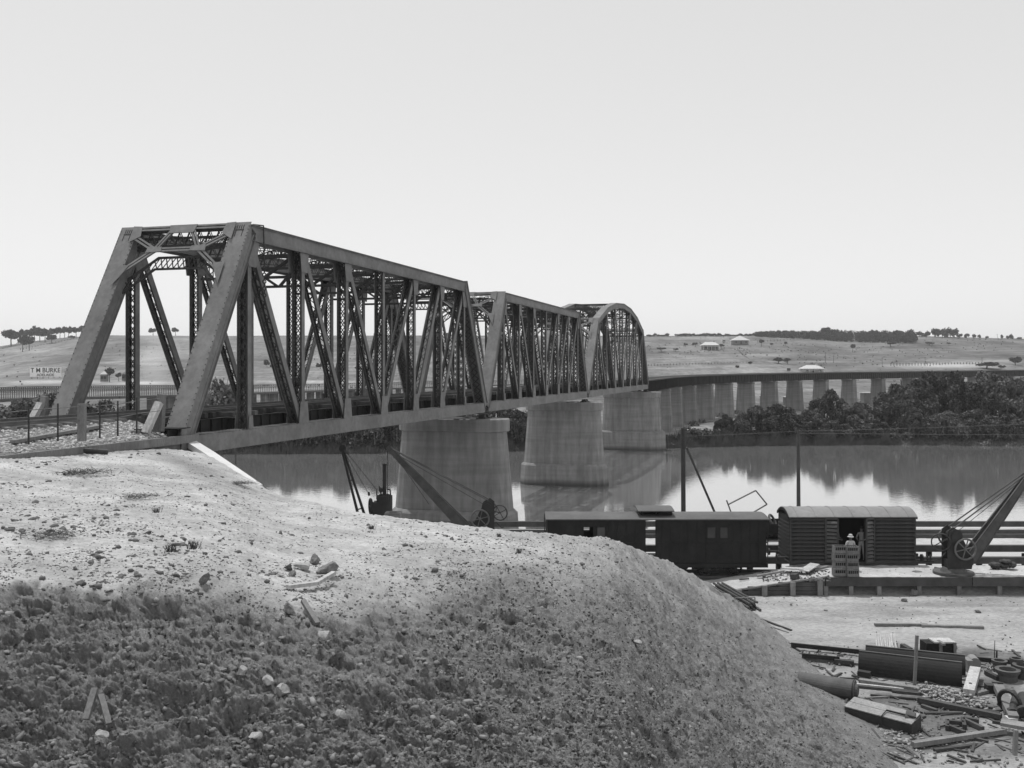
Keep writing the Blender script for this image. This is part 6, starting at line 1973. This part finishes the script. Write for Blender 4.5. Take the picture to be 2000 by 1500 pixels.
def house(px0, px1, pb, pe, pr, label, wall, roof, hip=True, ridge=.35, verandah=False, flip=1):
    """px0..px1 wall width, rows of base, eave and ridge"""
    c = land_at((px0 + px1) / 2, pb); s = c.y / F
    W_, He, Hr = (px1 - px0) * s, (pb - pe) * s, (pe - pr) * s; D_ = W_ * .75
    r = thing("house", label, "house", c)
    c = c - UP * .4; He += .4
    mb = MB(); mb.box(c + Vector((0, D_ / 2, He / 2)), (W_, D_, He)); part("wall", mb, wall, r)
    ov = .09 * W_
    z = c + UP * He
    x0, x1, y0, y1 = -W_ / 2 - ov, W_ / 2 + ov, -ov, D_ + ov
    rl = W_ * ridge / 2
    mb = MB(); yc = D_ / 2
    v = [z + Vector(t) for t in ((x0, y0, 0), (x1, y0, 0), (x1, y1, 0), (x0, y1, 0), (-rl, yc, Hr), (rl, yc, Hr), (x0, y0, -.12), (x1, y0, -.12), (x1, y1, -.12), (x0, y1, -.12))]
    mb.add(v, [(0, 1, 5, 4), (1, 2, 5), (2, 3, 4, 5), (3, 0, 4), (6, 9, 8, 7), (0, 6, 7, 1), (1, 7, 8, 2), (2, 8, 9, 3), (3, 9, 6, 0)])
    ro = part("roof", mb, roof, r)
    if hip != 'shed':
        ch = MB(); ch.box(z + Vector((rl * .9, yc, Hr)), (.7, .7, 1.6)); link("chimney", ch.mesh("chimney", wall, r.location), ro)
    nwin = 2 if W_ < 9 else 3
    for i in range(nwin):
        x = W_ * ((i + .5) / nwin - .5)
        if i == nwin // 2 and nwin == 3:
            mb = MB(); mb.box(c + Vector((x, -.03, .4 + 1.1)), (1.1, .08, 2.2)); part("door", mb, M_HDARK, r)
        else:
            mb = MB(); mb.box(c + Vector((x, -.03, .4 + 1.6)), (1.2, .08, 1.3)); wv = part("window", mb, M_HDARK, r)
    if verandah:
        mb = MB(); 
        for i in range(5): mb.box(c + Vector((W_ * (i / 4 - .5) * 1.05, -1.8, He * .38)), (.14, .14, He * .76))
        part("verandah_posts", mb, M_WHITE, r)
        mb = MB(); a = c + Vector((-W_ / 2 - ov, 0, He * .88)); mb.add([a, a + Vector((W_ + 2 * ov, 0, 0)), a + Vector((W_ + 2 * ov, -2.1, -.5)), a + Vector((0, -2.1, -.5)), a - UP * .1, a + Vector((W_ + 2 * ov, 0, -.1)), a + Vector((W_ + 2 * ov, -2.1, -.6)), a + Vector((0, -2.1, -.6))], [(0, 3, 2, 1), (4, 5, 6, 7), (2, 3, 7, 6), (0, 1, 5, 4), (0, 4, 7, 3), (1, 2, 6, 5)])
        part("verandah_roof", mb, M_ROOF, r)
    return r
house(1374, 1403, 683, 674, 667.5, "low house with a flat-ridged pale roof, left of the pyramid-roofed house", M_HWALL, M_TIN, ridge=.62, verandah=True)
house(1433, 1462, 672, 664.5, 655, "house under a tall pale pyramid roof high on the hill", M_HWALL, M_TIN, ridge=.02)
house(1571, 1607, 728, 720, 713, "white-roofed cottage with a verandah just above the viaduct deck", M_HWALL_L, M_TIN, ridge=.6, verandah=True)
house(1532, 1546, 660, 656, 652.5, "small pale-roofed shed at the left edge of the wood", M_HWALL, M_TIN, 'shed', .8)
house(1411, 1417, 669, 666, 663.5, "tiny pale hut between the two hill houses", M_HWALL_L, M_TIN, 'shed', .5)
house(1538, 1543, 727, 722, 719.5, "tiny pale hut left of the verandah cottage", M_HWALL_L, M_HWALL, 'shed', .5)
house(196, 208, 744, 731, 725, "gabled shed with a bright roof slope beside a round tree", M_HWALL, M_TIN, 'shed', .1)
house(238, 250, 742, 731, 725.5, "grey gabled shed right of the round tree", M_HWALL, M_HWALL, 'shed', .3)
def low_shed(px0, px1, py0, py1, Y, label):
    a, b_ = P(px0, py1, Y), P(px1, py0, Y); g_ = 0.9
    r = thing("low_shed", label, "shed", Vector(((a.x + b_.x) / 2, Y, g_)))
    mb = MB(); mb.box(((a.x + b_.x) / 2, Y + 2, (g_ + b_.z) / 2), (b_.x - a.x, 4, b_.z - g_ )); part("wall", mb, M_HWALL, r)
    mb = MB(); mb.box(((a.x + b_.x) / 2, Y + 2, b_.z + .12), (b_.x - a.x + .8, 4.8, .22)); part("roof", mb, M_TIN, r)
low_shed(1490, 1504, 774, 784, 318, "long low white-roofed shed seen between viaduct piers, leftmost of three")
low_shed(1536, 1549, 776, 784, 318, "low shed seen between viaduct piers, middle one of three")
low_shed(1688, 1712, 768, 790, 345, "taller white-roofed shed seen between piers beside the big willows")

def fence_line(p0, p1, n, label, h=1.3):
    a = land_at(*p0)
    r = thing("paddock_fence", label, "fence", a)
    mb = MB(); prev = None
    for i in range(n):
        t = i / (n - 1); q = land_at(p0[0] + (p1[0] - p0[0]) * t, p0[1] + (p1[1] - p0[1]) * t)
        mb.box(q + UP * h / 2, (.28, .28, h + .4))
        if prev is not None:
            mb.bar(prev + UP * h * .8, q + UP * h * .8, .06, .07)
        prev = q
    part("post_and_wire", mb, M_WOOD_DK, r, kind="stuff")
fence_line((40, 684), (172, 658), 24, "post fence climbing the hill below the pine row")
fence_line((1266, 716), (1470, 711), 34, "post and rail fence across the lower right hillside")
fence_line((1440, 684), (1468, 710), 14, "dark fence running down from the hill houses")
fence_line((1480, 668), (1640, 660), 26, "fence crossing the slope right of the pyramid-roofed house")
fence_line((1740, 714), (1935, 712), 34, "fence along the pale cutting at the right")
fence_line((1100, 700), (1262, 712), 20, "fence crossing the hillside behind the arched span")
for px, pt, pb, lab in ((1612, 688, 708, "thin pole on the hillside, left of two above the cottage"), (1628, 694, 708, "thin pole on the hillside, right of two above the cottage"), (1807, 697, 714, "lone thin pole by the pale cutting"), (1918, 698, 712, "thin pole beside the far right bushes"),
                        (1948, 652, 661, "tiny pole on the skyline at the right"), (127, 724, 736, "short thick post just right of the billboard"), (1723, 698, 716, "spindly dead-looking post above the viaduct")):
    q = land_at(px, pb); mb = MB(); mb.cyl(q - UP * .3, P(px, pt, q.y), .15, .10, 6); mb.box(P(px, pt + 1.5, q.y), (1.6, .1, .12)); solo("hillside_pole", mb, M_WOOD_DK, q, lab, "pole")

# ------------------------------------------------------------------ vegetation
def leaf_quads(C, size, aspect=1.5, up=0.0):
    n = len(C)
    a = RNG.normal(size=(n, 3)); a[:, 2] += up * 2.0 * np.sign(RNG.random(n) - .5); a /= np.linalg.norm(a, axis=1)[:, None]
    b = RNG.normal(size=(n, 3)); b -= (a * b).sum(1)[:, None] * a; b /= np.linalg.norm(b, axis=1)[:, None]
    s = (size * RNG.uniform(.6, 1.4, n))[:, None]
    a = a * s * aspect * .5; b = b * s * .5
    V = np.stack([C - a, C + b, C + a, C - b], 1).reshape(-1, 3)
    i = np.arange(n)[:, None] * 4 + np.arange(4)[None, :]
    return V, i
def blob_points(n, blobs, shell=.55):
    """points in overlapping ellipsoids, thinner towards their hearts"""
    w_ = np.array([b[3] * b[4] for b in blobs]); w_ = w_ / w_.sum()
    k = RNG.choice(len(blobs), n, p=w_)
    d = RNG.normal(size=(n, 3)); d /= np.linalg.norm(d, axis=1)[:, None]
    r = (shell + (1 - shell) * RNG.random(n) ** .7)[:, None]
    B_ = np.array(blobs)[k]
    return B_[:, :3] + d * r * np.stack([B_[:, 3], B_[:, 3], B_[:, 4]], 1)

def willow_mesh(seed, w_=4.5, h=8.0, n=9000, strands=170, leaf=.26, m=M_LEAF_W):
    r = random.Random(seed)
    blobs = []
    for i in range(26):
        a = r.uniform(0, 6.28); q = r.random() ** .6
        z = h * (.42 + .46 * (1 - q * q) * r.uniform(.75, 1.1))
        blobs.append((math.cos(a) * q * w_ * .85, math.sin(a) * q * w_ * .85, z, r.uniform(.5, 1.15), r.uniform(.5, 1.1)))
    C = blob_points(n, blobs)
    L = [C]
    for i in range(strands):                      # hanging strands
        b = r.choice(blobs); a = r.uniform(0, 6.28)
        x, y, z = b[0] + math.cos(a) * b[3] * .9, b[1] + math.sin(a) * b[3] * .9, b[2]
        ln = r.uniform(.25, .8) * z
        k = int(ln / .13); t = np.arange(k) / max(1, k)
        cx = x + (x * .10) * t + RNG.normal(0, .05, k); cy = y + (y * .10) * t + RNG.normal(0, .05, k)
        L.append(np.stack([cx, cy, z - ln * t], 1))
    S_ = np.concatenate(L[1:])
    V1, F1 = leaf_quads(C, leaf, 1.6)
    V2, F2 = leaf_quads(S_, leaf * .8, 2.0, 1.2)
    return np_mesh("crown", np.concatenate([V1, V2]), np.concatenate([F1, F2 + len(V1)]), m)
def trunk_mesh(seed, h, r0, spread, n=7, lean=.1):
    r = random.Random(seed); mb = MB()
    top = Vector((r.uniform(-lean, lean) * h, 0, h * .5))
    mb.cyl((0, 0, -.8), top, r0, r0 * .7, 8)
    for i in range(n):
        a = r.uniform(0, 6.28); b_ = top.lerp(Vector((0, 0, h * .25)), r.random() * .5)
        e = b_ + Vector((math.cos(a) * spread * r.uniform(.4, .9), math.sin(a) * spread * r.uniform(.4, .9), h * r.uniform(.15, .42)))
        mb.cyl(b_, e, r0 * .45, r0 * .12, 6)
    return mb.mesh("trunk", M_BARK)
def tree(label, cat, loc, crown, trunk, s, rz, group=None, name="tree", sz=None):
    r = thing(name, label, cat, loc, rz, group)
    r.scale = (s, s, sz if sz else s)
    link("crown", crown, r); link("trunk", trunk, r)
    return r
WM = [willow_mesh(k) for k in range(4)]
WT = [trunk_mesh(k, 8, .32, 3.4) for k in range(3)]
def shore_pt(px, back):
    Y = float(np.interp(px, SH_X, SH_Y)) + back
    return Vector((XP(px, Y), Y, .7))
right = [  # column, metres behind the shoreline, top row, width scale, label
    (1352, 5, 838, .42, "low round bush on the bank right of the farthest pier"), (1416, 5.5, 813, .45, "small narrow tree on the bank between the farthest pier and the willows"),
    (1472, 5, 797, .85, "dark willow, leftmost of the big riverside willows"), (1520, 6, 792, .95, "dark willow, second from the left on the far bank"),
    (1572, 8, 800, .8, "willow in front of the viaduct piers below the cottage"), (1620, 12, 768, .95, "willow rising before the piers in the middle of the far bank"),
    (1668, 8, 790, .9, "greyer willow right of the middle one"), (1716, 9, 778, .95, "willow at the left foot of the great right-hand clump"),
    (1762, 10, 750, 1.15, "tall willow at the left shoulder of the great clump"), (1812, 13, 736, 1.25, "tallest left willow of the great clump"),
    (1866, 11, 735, 1.25, "broad weeping willow in the middle of the great clump"), (1920, 13, 731, 1.25, "broad willow right of the middle of the great clump"),
    (1972, 12, 733, 1.25, "willow with a gap in its crown near the right edge"), (2030, 12, 733, 1.3, "willow cut by the right edge of the view"),
    (1790, 4, 800, .8, "low weeping willow leaning over the water, left front of the great clump"), (1850, 4, 805, .85, "low weeping willow over the water, centre front of the great clump"),
    (1910, 4, 800, .85, "low weeping willow over the water, right front of the great clump"), (1975, 4, 812, .85, "low weeping willow over the water at the right edge"),
    (1560, 3.5, 830, .6, "low willow bush at the waterline behind the signal pole"), (1630, 4, 822, .7, "low willow bush at the waterline in the middle of the bank"), (1700, 4, 818, .75, "low willow bush at the waterline left of the great clump")]
for k, (px, bk, top, w_, lab) in enumerate(right):
    q = shore_pt(px, bk); H = (EYE - (top - 720) / F * q.y) - q.z
    tree(lab, "tree", q, WM[k % 4], WT[k % 3], w_ * 1.12, k * 1.3, "trees on the far river bank", "willow_tree", H / 7.4)
left = [(px, 800 + 9 * math.sin(px * .11), 1.0) for px in range(372, 1130, 33)]
nms = "first second third fourth fifth sixth seventh eighth ninth tenth eleventh twelfth thirteenth fourteenth fifteenth sixteenth seventeenth eighteenth nineteenth twentieth twenty-first twenty-second twenty-third twenty-fourth twenty-fifth".split()
PM = [willow_mesh(20 + k, m=M_LEAF_P, strands=220) for k in range(2)]
for k, (px, top, w_) in enumerate(left):
    q = shore_pt(px, 5.0 + 1.5 * (k % 2)); H = (EYE - (top - 720) / F * q.y) - q.z
    tree("willow on the far bank seen under the bridge, %s from the left" % nms[k], "tree", q, PM[k % 2] if k in (5, 7, 8, 18) else WM[k % 4], WT[k % 3], w_, k * 2.1, "willows under the bridge", "willow_tree", H / 7.6)
# trees seen through the truss and by the track
def cloud_mesh(seed, w_=2.5, h=5.0, n=3500, leaf=.2, nb=14, m=M_LEAF_D, low=.3):
    r = random.Random(seed); blobs = []
    for i in range(nb):
        a = r.uniform(0, 6.28); q = r.random() ** .5
        blobs.append((math.cos(a) * q * w_ * .7, math.sin(a) * q * w_ * .7, h * (low + (.88 - low) * r.random() * (1 - .4 * q)), r.uniform(.3, .5) * w_ * .8, r.uniform(.3, .5) * w_ * .7))
    C = blob_points(n, blobs, .35) + RNG.normal(0, .05 * w_, (n, 3)); V1, F1 = leaf_quads(C, leaf, 1.4)
    return np_mesh("crown", V1, F1, m)
CMs = [cloud_mesh(40 + k, m=M_LEAF_P) for k in range(3)]
tk = trunk_mesh(9, 5, .12, 1.4)
for px, top, Y, w_, zb2, lab in ((45, 772, 60, .75, 8.2, "low grey bush at the far left behind the track"), (85, 764, 62, .85, 8.2, "grey bush behind the far leaning timber"), (120, 758, 64, .85, 8.2, "tall grey bush left of the far end post"),
                           (182, 770, 66, .8, 8.2, "dark bush just right of the far end post's foot"), (205, 778, 70, .7, 8, "lower dark bush between end post and first upright"), (245, 786, 75, .5, 8, "small shrub below the road bridge by the first upright"),
                           (432, 728, 95, 1.1, 5, "loose tree seen between the near end post and the first near upright"), (460, 770, 95, .8, 5, "lower bushy tree right of the loose tree")):
    q = Vector((XP(px, Y), Y, zb2)); H = EYE - (top - 720) / F * Y - zb2
    tree(lab, "tree", q, CMs[int(px) % 3], tk, w_, px, "bushes beside the track", "bush", H / 4.6)
# hillside trees
HTs = trunk_mesh(23, 3.0, .22, .9)
HM = [cloud_mesh(60 + k, 3.2, 6.5, 900, .55, 12, low=.5) for k in range(4)]; HTk = trunk_mesh(21, 6.5, .25, 1.6)
UM = [cloud_mesh(70 + k, 3.8, 9, 1800, .6, 13, low=.48) for k in range(4)]; UTk = trunk_mesh(22, 9, .28, 1.5, lean=.03)
PMx = [cloud_mesh(80 + k, 3.0, 3.6, 700, .5, 9, low=.25) for k in range(3)]
def htree(px, pb, pt, wpx, label, M_, T_, h0, w0, group, name="hill_tree"):
    q = land_at(px, pb); s = q.y / F
    H = (pb - pt) * s; W_ = wpx * s
    return tree(label, "tree", q, M_, T_, W_ / (2 * w0), px * .7, group, name, H / h0)
pines = [(22, 676, 642, 26, "hazy pine at the left edge"), (44, 686, 652, 18, "forked pine standing forward by the fence"), (57, 684, 655, 17, "second pine standing forward by the fence"), (42, 668, 640, 15, "thin pine behind the forward pair"), (56, 664, 639, 14, "round pine above the forward pair"),
         (68, 665, 635, 16, "tallest pine of the left group"), (78, 668, 638, 18, "broad pine right of the tallest"), (88, 669, 640, 18, "dense pine in the middle of the left group"), (100, 672, 652, 19, "low umbrella-shaped pine leaning right below the row"),
         (101, 658, 636, 14, "first pine of the row after the low umbrella pine"), (109, 660, 637, 12, "second pine of the row after the umbrella pine"), (117, 659, 636, 12, "third pine of the row after the umbrella pine"), (126, 659, 636, 12, "fourth pine of the row after the umbrella pine"), (134, 658, 636, 13, "fifth pine of the row after the umbrella pine"),
         (149, 656, 636, 15, "pine pair's left tree before the end post"), (159, 656, 634, 13, "pine pair's right tree before the end post"), (168, 653, 630, 16, "high umbrella pine touching the far end post"), (140, 663, 655, 12, "low bush under the pine row")]
for k, (px, pb, pt, w_, lab) in enumerate(pines):
    htree(px, pb, pt, w_ * 1.15, lab, UM[k % 4], UTk, 8.6, 3.2, "pines on the left hill", "pine_tree")
for k, (px, pb, pt, w_, lab) in enumerate([(299, 655, 640, 16, "pale hazy skyline tree between the far diagonal members"), (343, 655, 638, 14, "faint tall skyline tree right of the hazy one"), (214, 743, 718, 22, "round dark tree between the two gabled sheds"), (232, 743, 728, 14, "smaller dark tree right of the round one"), (244, 744, 730, 10, "bush against the grey gabled shed"),
            (522, 722, 701, 13, "lone mop-headed tree seen through the truss"), (533, 722, 712, 14, "low bush beside the mop-headed tree"), (625, 724, 708, 16, "bushy tree farther right through the truss"), (700, 728, 714, 18, "low tree behind the middle of the near span"), (1292, 686, 678, 22, "cluster of scrub left of the low house"), (1320, 686, 680, 14, "scrub patch just left of the low house"),
            (1339, 677, 670, 10, "round bush above the low house's left"), (1358, 677, 669, 14, "bush touching the low house's left"), (1410, 681, 671, 14, "dark bush right of the low house"), (1487, 675, 663, 12, "bush on the slope right of the pyramid roof"), (1507, 676, 670, 8, "small round bush on the slope"),
            (1535, 675, 667, 8, "small round bush farther right on the slope"), (1665, 686, 671, 11, "lone round tree standing in the open field"), (1740, 676, 668, 22, "low scrub below the right end of the wood"), (1815, 674, 668, 22, "scrub clump in the open field at the right"), (1853, 674, 669, 10, "small bush right of the scrub clump"),
            (1440, 722, 713, 9, "dark bush on the lower fence line"), (1465, 714, 706, 9, "dark bush where the two fences meet"), (1520, 711, 698, 24, "wide dark thicket above the fence, left half"), (1538, 711, 699, 18, "wide dark thicket above the fence, right half"), (1926, 722, 706, 44, "wide hazy bush beyond the viaduct at the right"), (1984, 716, 697, 28, "round dark tree beyond the viaduct at the far right"), (1956, 722, 713, 16, "low bush between the two far right bushes"),
            (1593, 800, 762, 16, "hazy tree seen between viaduct piers under the cottage"), (1765, 775, 738, 14, "leafless tree against the viaduct deck near the great willows")]):
    base = (px, pb)
    if pb > 760:
        q = Vector((XP(px, 326), 326, 1.0)); s = 326 / F
        tree(lab, "tree", q, HM[k % 4], HTk, w_ * s / 6, px, None, "hill_tree", (EYE - (pt - 720) * s - 1) / 6.2)
    else:
        htree(px, pb, pt, w_, lab, HM[k % 4], HTk, 6.1, 3.0, None, "hill_tree")
# skyline rows
k = 0
for px in list(np.arange(1268, 1310, 6)) + list(np.arange(1322, 1480, 5.2)):
    pb = float(np.interp(px, CR_X, CR_P)) + 1
    pt = pb - RNG.uniform(3.0, 7.5)
    htree(px, pb, pt, RNG.uniform(7, 12), "small dark round tree in the broken skyline row right of the arched span", PMx[k % 3], HTs, 3.6, 2.4, "skyline tree row", "skyline_tree"); k += 1
for px, pt, w_, lab in ((1796, 645, 18, "round tree left of the skyline grove"), (1810, 646, 12, "small tree joining the skyline grove on its left"), (1826, 640, 18, "left tree of the skyline grove"), (1840, 638, 18, "second tree of the skyline grove"), (1852, 639, 16, "third tree of the skyline grove"), (1864, 640, 16, "right tree of the skyline grove"), (1874, 650, 10, "low tree trailing off the grove's right end"),
                        (1888, 651, 12, "thin pair of trees right of the grove"), (1903, 652, 9, "dark squarish skyline tree"), (1912, 652, 7, "smaller tree touching the squarish one"), (1927, 656, 7, "tiny round bush on the skyline right of the grove"), (1957, 653, 6, "stalky skyline tree, left of three at the right edge"), (1969, 654, 6, "stalky skyline tree, middle of three at the right edge"), (1976, 652, 8, "stalky skyline tree, right of three at the right edge"), (1992, 658, 10, "low skyline bush at the right edge"),
                        (848, 652, 8, "dark dot of a tree on the skyline behind the near span's far end"), (874, 650, 16, "dark low skyline grove left of the middle span's portal, first tree"), (890, 651, 16, "dark low skyline grove left of the middle span's portal, second tree")):
    pb = float(np.interp(px, CR_X, CR_P)) + 1
    htree(px, pb, pt, w_, lab, PMx[k % 3], HTs, 3.6, 2.4, None, "skyline_tree"); k += 1
# the dense wood on the hill
C = []
for i in range(420):
    px = RNG.uniform(1478, 1788); f = (px - 1478) / 310
    lo = np.interp(px, [1478, 1550, 1640, 1720, 1788], [658, 662, 668, 671, 671]); hi = np.interp(px, [1478, 1550, 1660, 1788], [657, 655, 664, 664])
    q = land_at(px, RNG.uniform(min(hi, lo), max(hi, lo)))
    q.y += RNG.uniform(-4, 4)
    h_ = q.y / F * np.interp(px, [1478, 1560, 1640, 1700, 1788], [9, 12, 19, 19, 20]) * RNG.uniform(.8, 1.12)
    C.append(np.array(tuple(q)) + blob_points(150, [(0, 0, h_ * .45, 1.8, h_ * .42), (0, 0, h_ * .8, 1.4, h_ * .2)], .5))
C = np.concatenate(C); V_, F_ = leaf_quads(C, .8, 1.4)
link("far_wood", np_mesh("far_wood", V_, F_, M_LEAF_D), kind="stuff", label="dense dark wood covering the hilltop on the right", cat="wood")
q = land_at(1619, 664); tree("taller broad tree standing above the wood", "tree", q, HM[1], HTk, 2.4, 1, None, "hill_tree", 26 * q.y / F / 6.1)
# dense low growth at the feet of the riverside trees
C = []
for i in range(700):
    px = RNG.uniform(1335, 2350) if RNG.random() < .6 else RNG.uniform(330, 1285)
    q = shore_pt(px, RNG.uniform(3.2, 9)); r_ = RNG.uniform(.7, 1.5)
    C.append(np.array(tuple(q)) + np.array([0, 0, r_ * .5]) + blob_points(110, [(0, 0, 0, r_ * 1.2, r_ * 1.1)], .3))
C = np.concatenate(C); V_, F_ = leaf_quads(C, .32, 1.5)
link("undergrowth", np_mesh("undergrowth", V_, F_, M_LEAF_W), kind="stuff", label="dense low growth under the riverside willows", cat="undergrowth")
# reeds and scrub along both waterlines
def reeds():
    Vr, n = [], 26000
    px = np.concatenate([RNG.uniform(1296, 1760, 15000), RNG.uniform(330, 1290, 9000), RNG.uniform(1760, 2400, 2000)])
    Y = np.interp(px, SH_X, SH_Y) - .4 + RNG.random(n) ** 1.5 * 4.5
    cl = .4 + 1.2 * vnoise(np.stack([px / 12, Y * 0, Y * 0], 1), 1.0, 5)
    h = RNG.uniform(.5, 1.5, n) * cl * np.where(px > 1760, .5, 1) * np.where((px < 1290), .8, 1.15)
    X = (px - 1000) / F * Y
    z0 = np.maximum(-.3, -.2 + (Y - np.interp(px, SH_X, SH_Y)) * .25)
    lx = RNG.normal(0, .22, n) * h; ly = RNG.normal(0, .2, n) * h
    wv = .035 + .03 * RNG.random(n)
    V = np.stack([np.stack([X - wv, Y, z0], 1), np.stack([X + wv, Y, z0], 1), np.stack([X + lx + wv * .3, Y + ly, z0 + h], 1), np.stack([X + lx * .9 - wv * .3, Y + ly, z0 + h * .97], 1)], 1).reshape(-1, 3)
    link("reeds", np_mesh("reeds", V, np.arange(n)[:, None] * 4 + np.arange(4)[None, :], M_REED), kind="stuff", label="ragged reeds and grass along the far waterline", cat="reeds")
reeds()
pos = [tuple(shore_pt(RNG.uniform(1298, 1322), RNG.uniform(-.2, 2.2)) - UP * .7 * RNG.random()) for _ in range(60)]
scatter_rocks("bank_rocks", np.array(pos), RNG.uniform(.3, .8, 60), M_STONE_L)
for px, lean in ((1301, .1), (1305, -.15)):
    a = shore_pt(px, -.5); mb = MB(); mb.cyl(a - UP * 1.5, a + Vector((lean, 0, 1.6)), .16, .12, 8); solo("mooring_stake", mb, M_WOOD_DK, a, "short dark stake at the waterline by the farthest pier, %s of two" % ("left" if px == 1301 else "right"), "post")
# floodplain scrub seen between the viaduct piers
C = []
for i in range(260):
    px = RNG.uniform(1280, 2100) if RNG.random() < .6 else RNG.uniform(-200, 1270); Y = RNG.uniform(200, 325)
    r_ = RNG.uniform(.3, 1.3)
    C.append(np.array([XP(px, Y), Y, 1.0 + r_ * .5]) + blob_points(60, [(0, 0, 0, r_ * 1.4, r_ * .7)], .4))
C = np.concatenate(C); V_, F_ = leaf_quads(C, .4, 1.4)
link("flat_scrub", np_mesh("flat_scrub", V_, F_, M_LEAF_P), kind="stuff", label="low scattered scrub on the river flats beyond the bank", cat="scrub")
# pasture scrub dots on the hills
C = []
for i in range(1300):
    px = RNG.uniform(1262, 2300) if RNG.random() < .75 else RNG.uniform(-200, 1262); py = RNG.uniform(657, 760) if px < 1262 else RNG.choice([RNG.uniform(657, 690), RNG.uniform(690, 745)])
    q = land_at(px, py); r_ = .18 + .6 * RNG.random() ** 3
    C.append(np.array(tuple(q)) + np.array([0, 0, r_ * .4]) + blob_points(14, [(0, 0, 0, r_, r_ * .7)], .4))
C = np.concatenate(C); V_, F_ = leaf_quads(C, .5, 1.3)
link("pasture_scrub", np_mesh("pasture_scrub", V_, F_, M_LEAF_P), kind="stuff", label="scattered scrub dotting the dry hills", cat="scrub")

# faint dust or smoke drifting up in front of the left hill
import bmesh
bm = bmesh.new(); bmesh.ops.create_icosphere(bm, subdivisions=4, radius=1.0)
for v in bm.verts:
    v.co.x = v.co.x * (1 + .35 * v.co.z) * 5.5 + 1.2 * math.sin(v.co.z * 3); v.co.y *= 5.5; v.co.z *= 10
me = bpy.data.meshes.new("dust_plume"); bm.to_mesh(me); bm.free()
pm = bpy.data.materials.new("pale_dust"); pm.use_nodes = True
nt = pm.node_tree; nt.nodes.clear()
po = nt.nodes.new("ShaderNodeOutputMaterial"); pv = nt.nodes.new("ShaderNodeVolumePrincipled")
pv.inputs['Color'].default_value = (.97, .97, .97, 1); pv.inputs['Density'].default_value = 0.032
nt.links.new(pv.outputs[0], po.inputs['Volume']); me.materials.append(pm)
link("dust_plume", me, None, P(312, 708, 325), "stuff", "faint pale plume of dust rising before the left hill", None)

# ------------------------------------------------------------------ thin summer haze over the valley
hm = bpy.data.materials.new("haze_air"); hm.use_nodes = True
nt = hm.node_tree; nt.nodes.clear()
ho = nt.nodes.new("ShaderNodeOutputMaterial"); hv = nt.nodes.new("ShaderNodeVolumePrincipled")
hv.inputs['Color'].default_value = (.95, .95, .95, 1); hv.inputs['Density'].default_value = 0.00019; hv.inputs['Anisotropy'].default_value = 0.2
nt.links.new(hv.outputs[0], ho.inputs['Volume'])
mb = MB(); mb.box((400, 720, 28), (6400, 1800, 74))
link("haze", mb.mesh("haze", hm), kind="stuff")
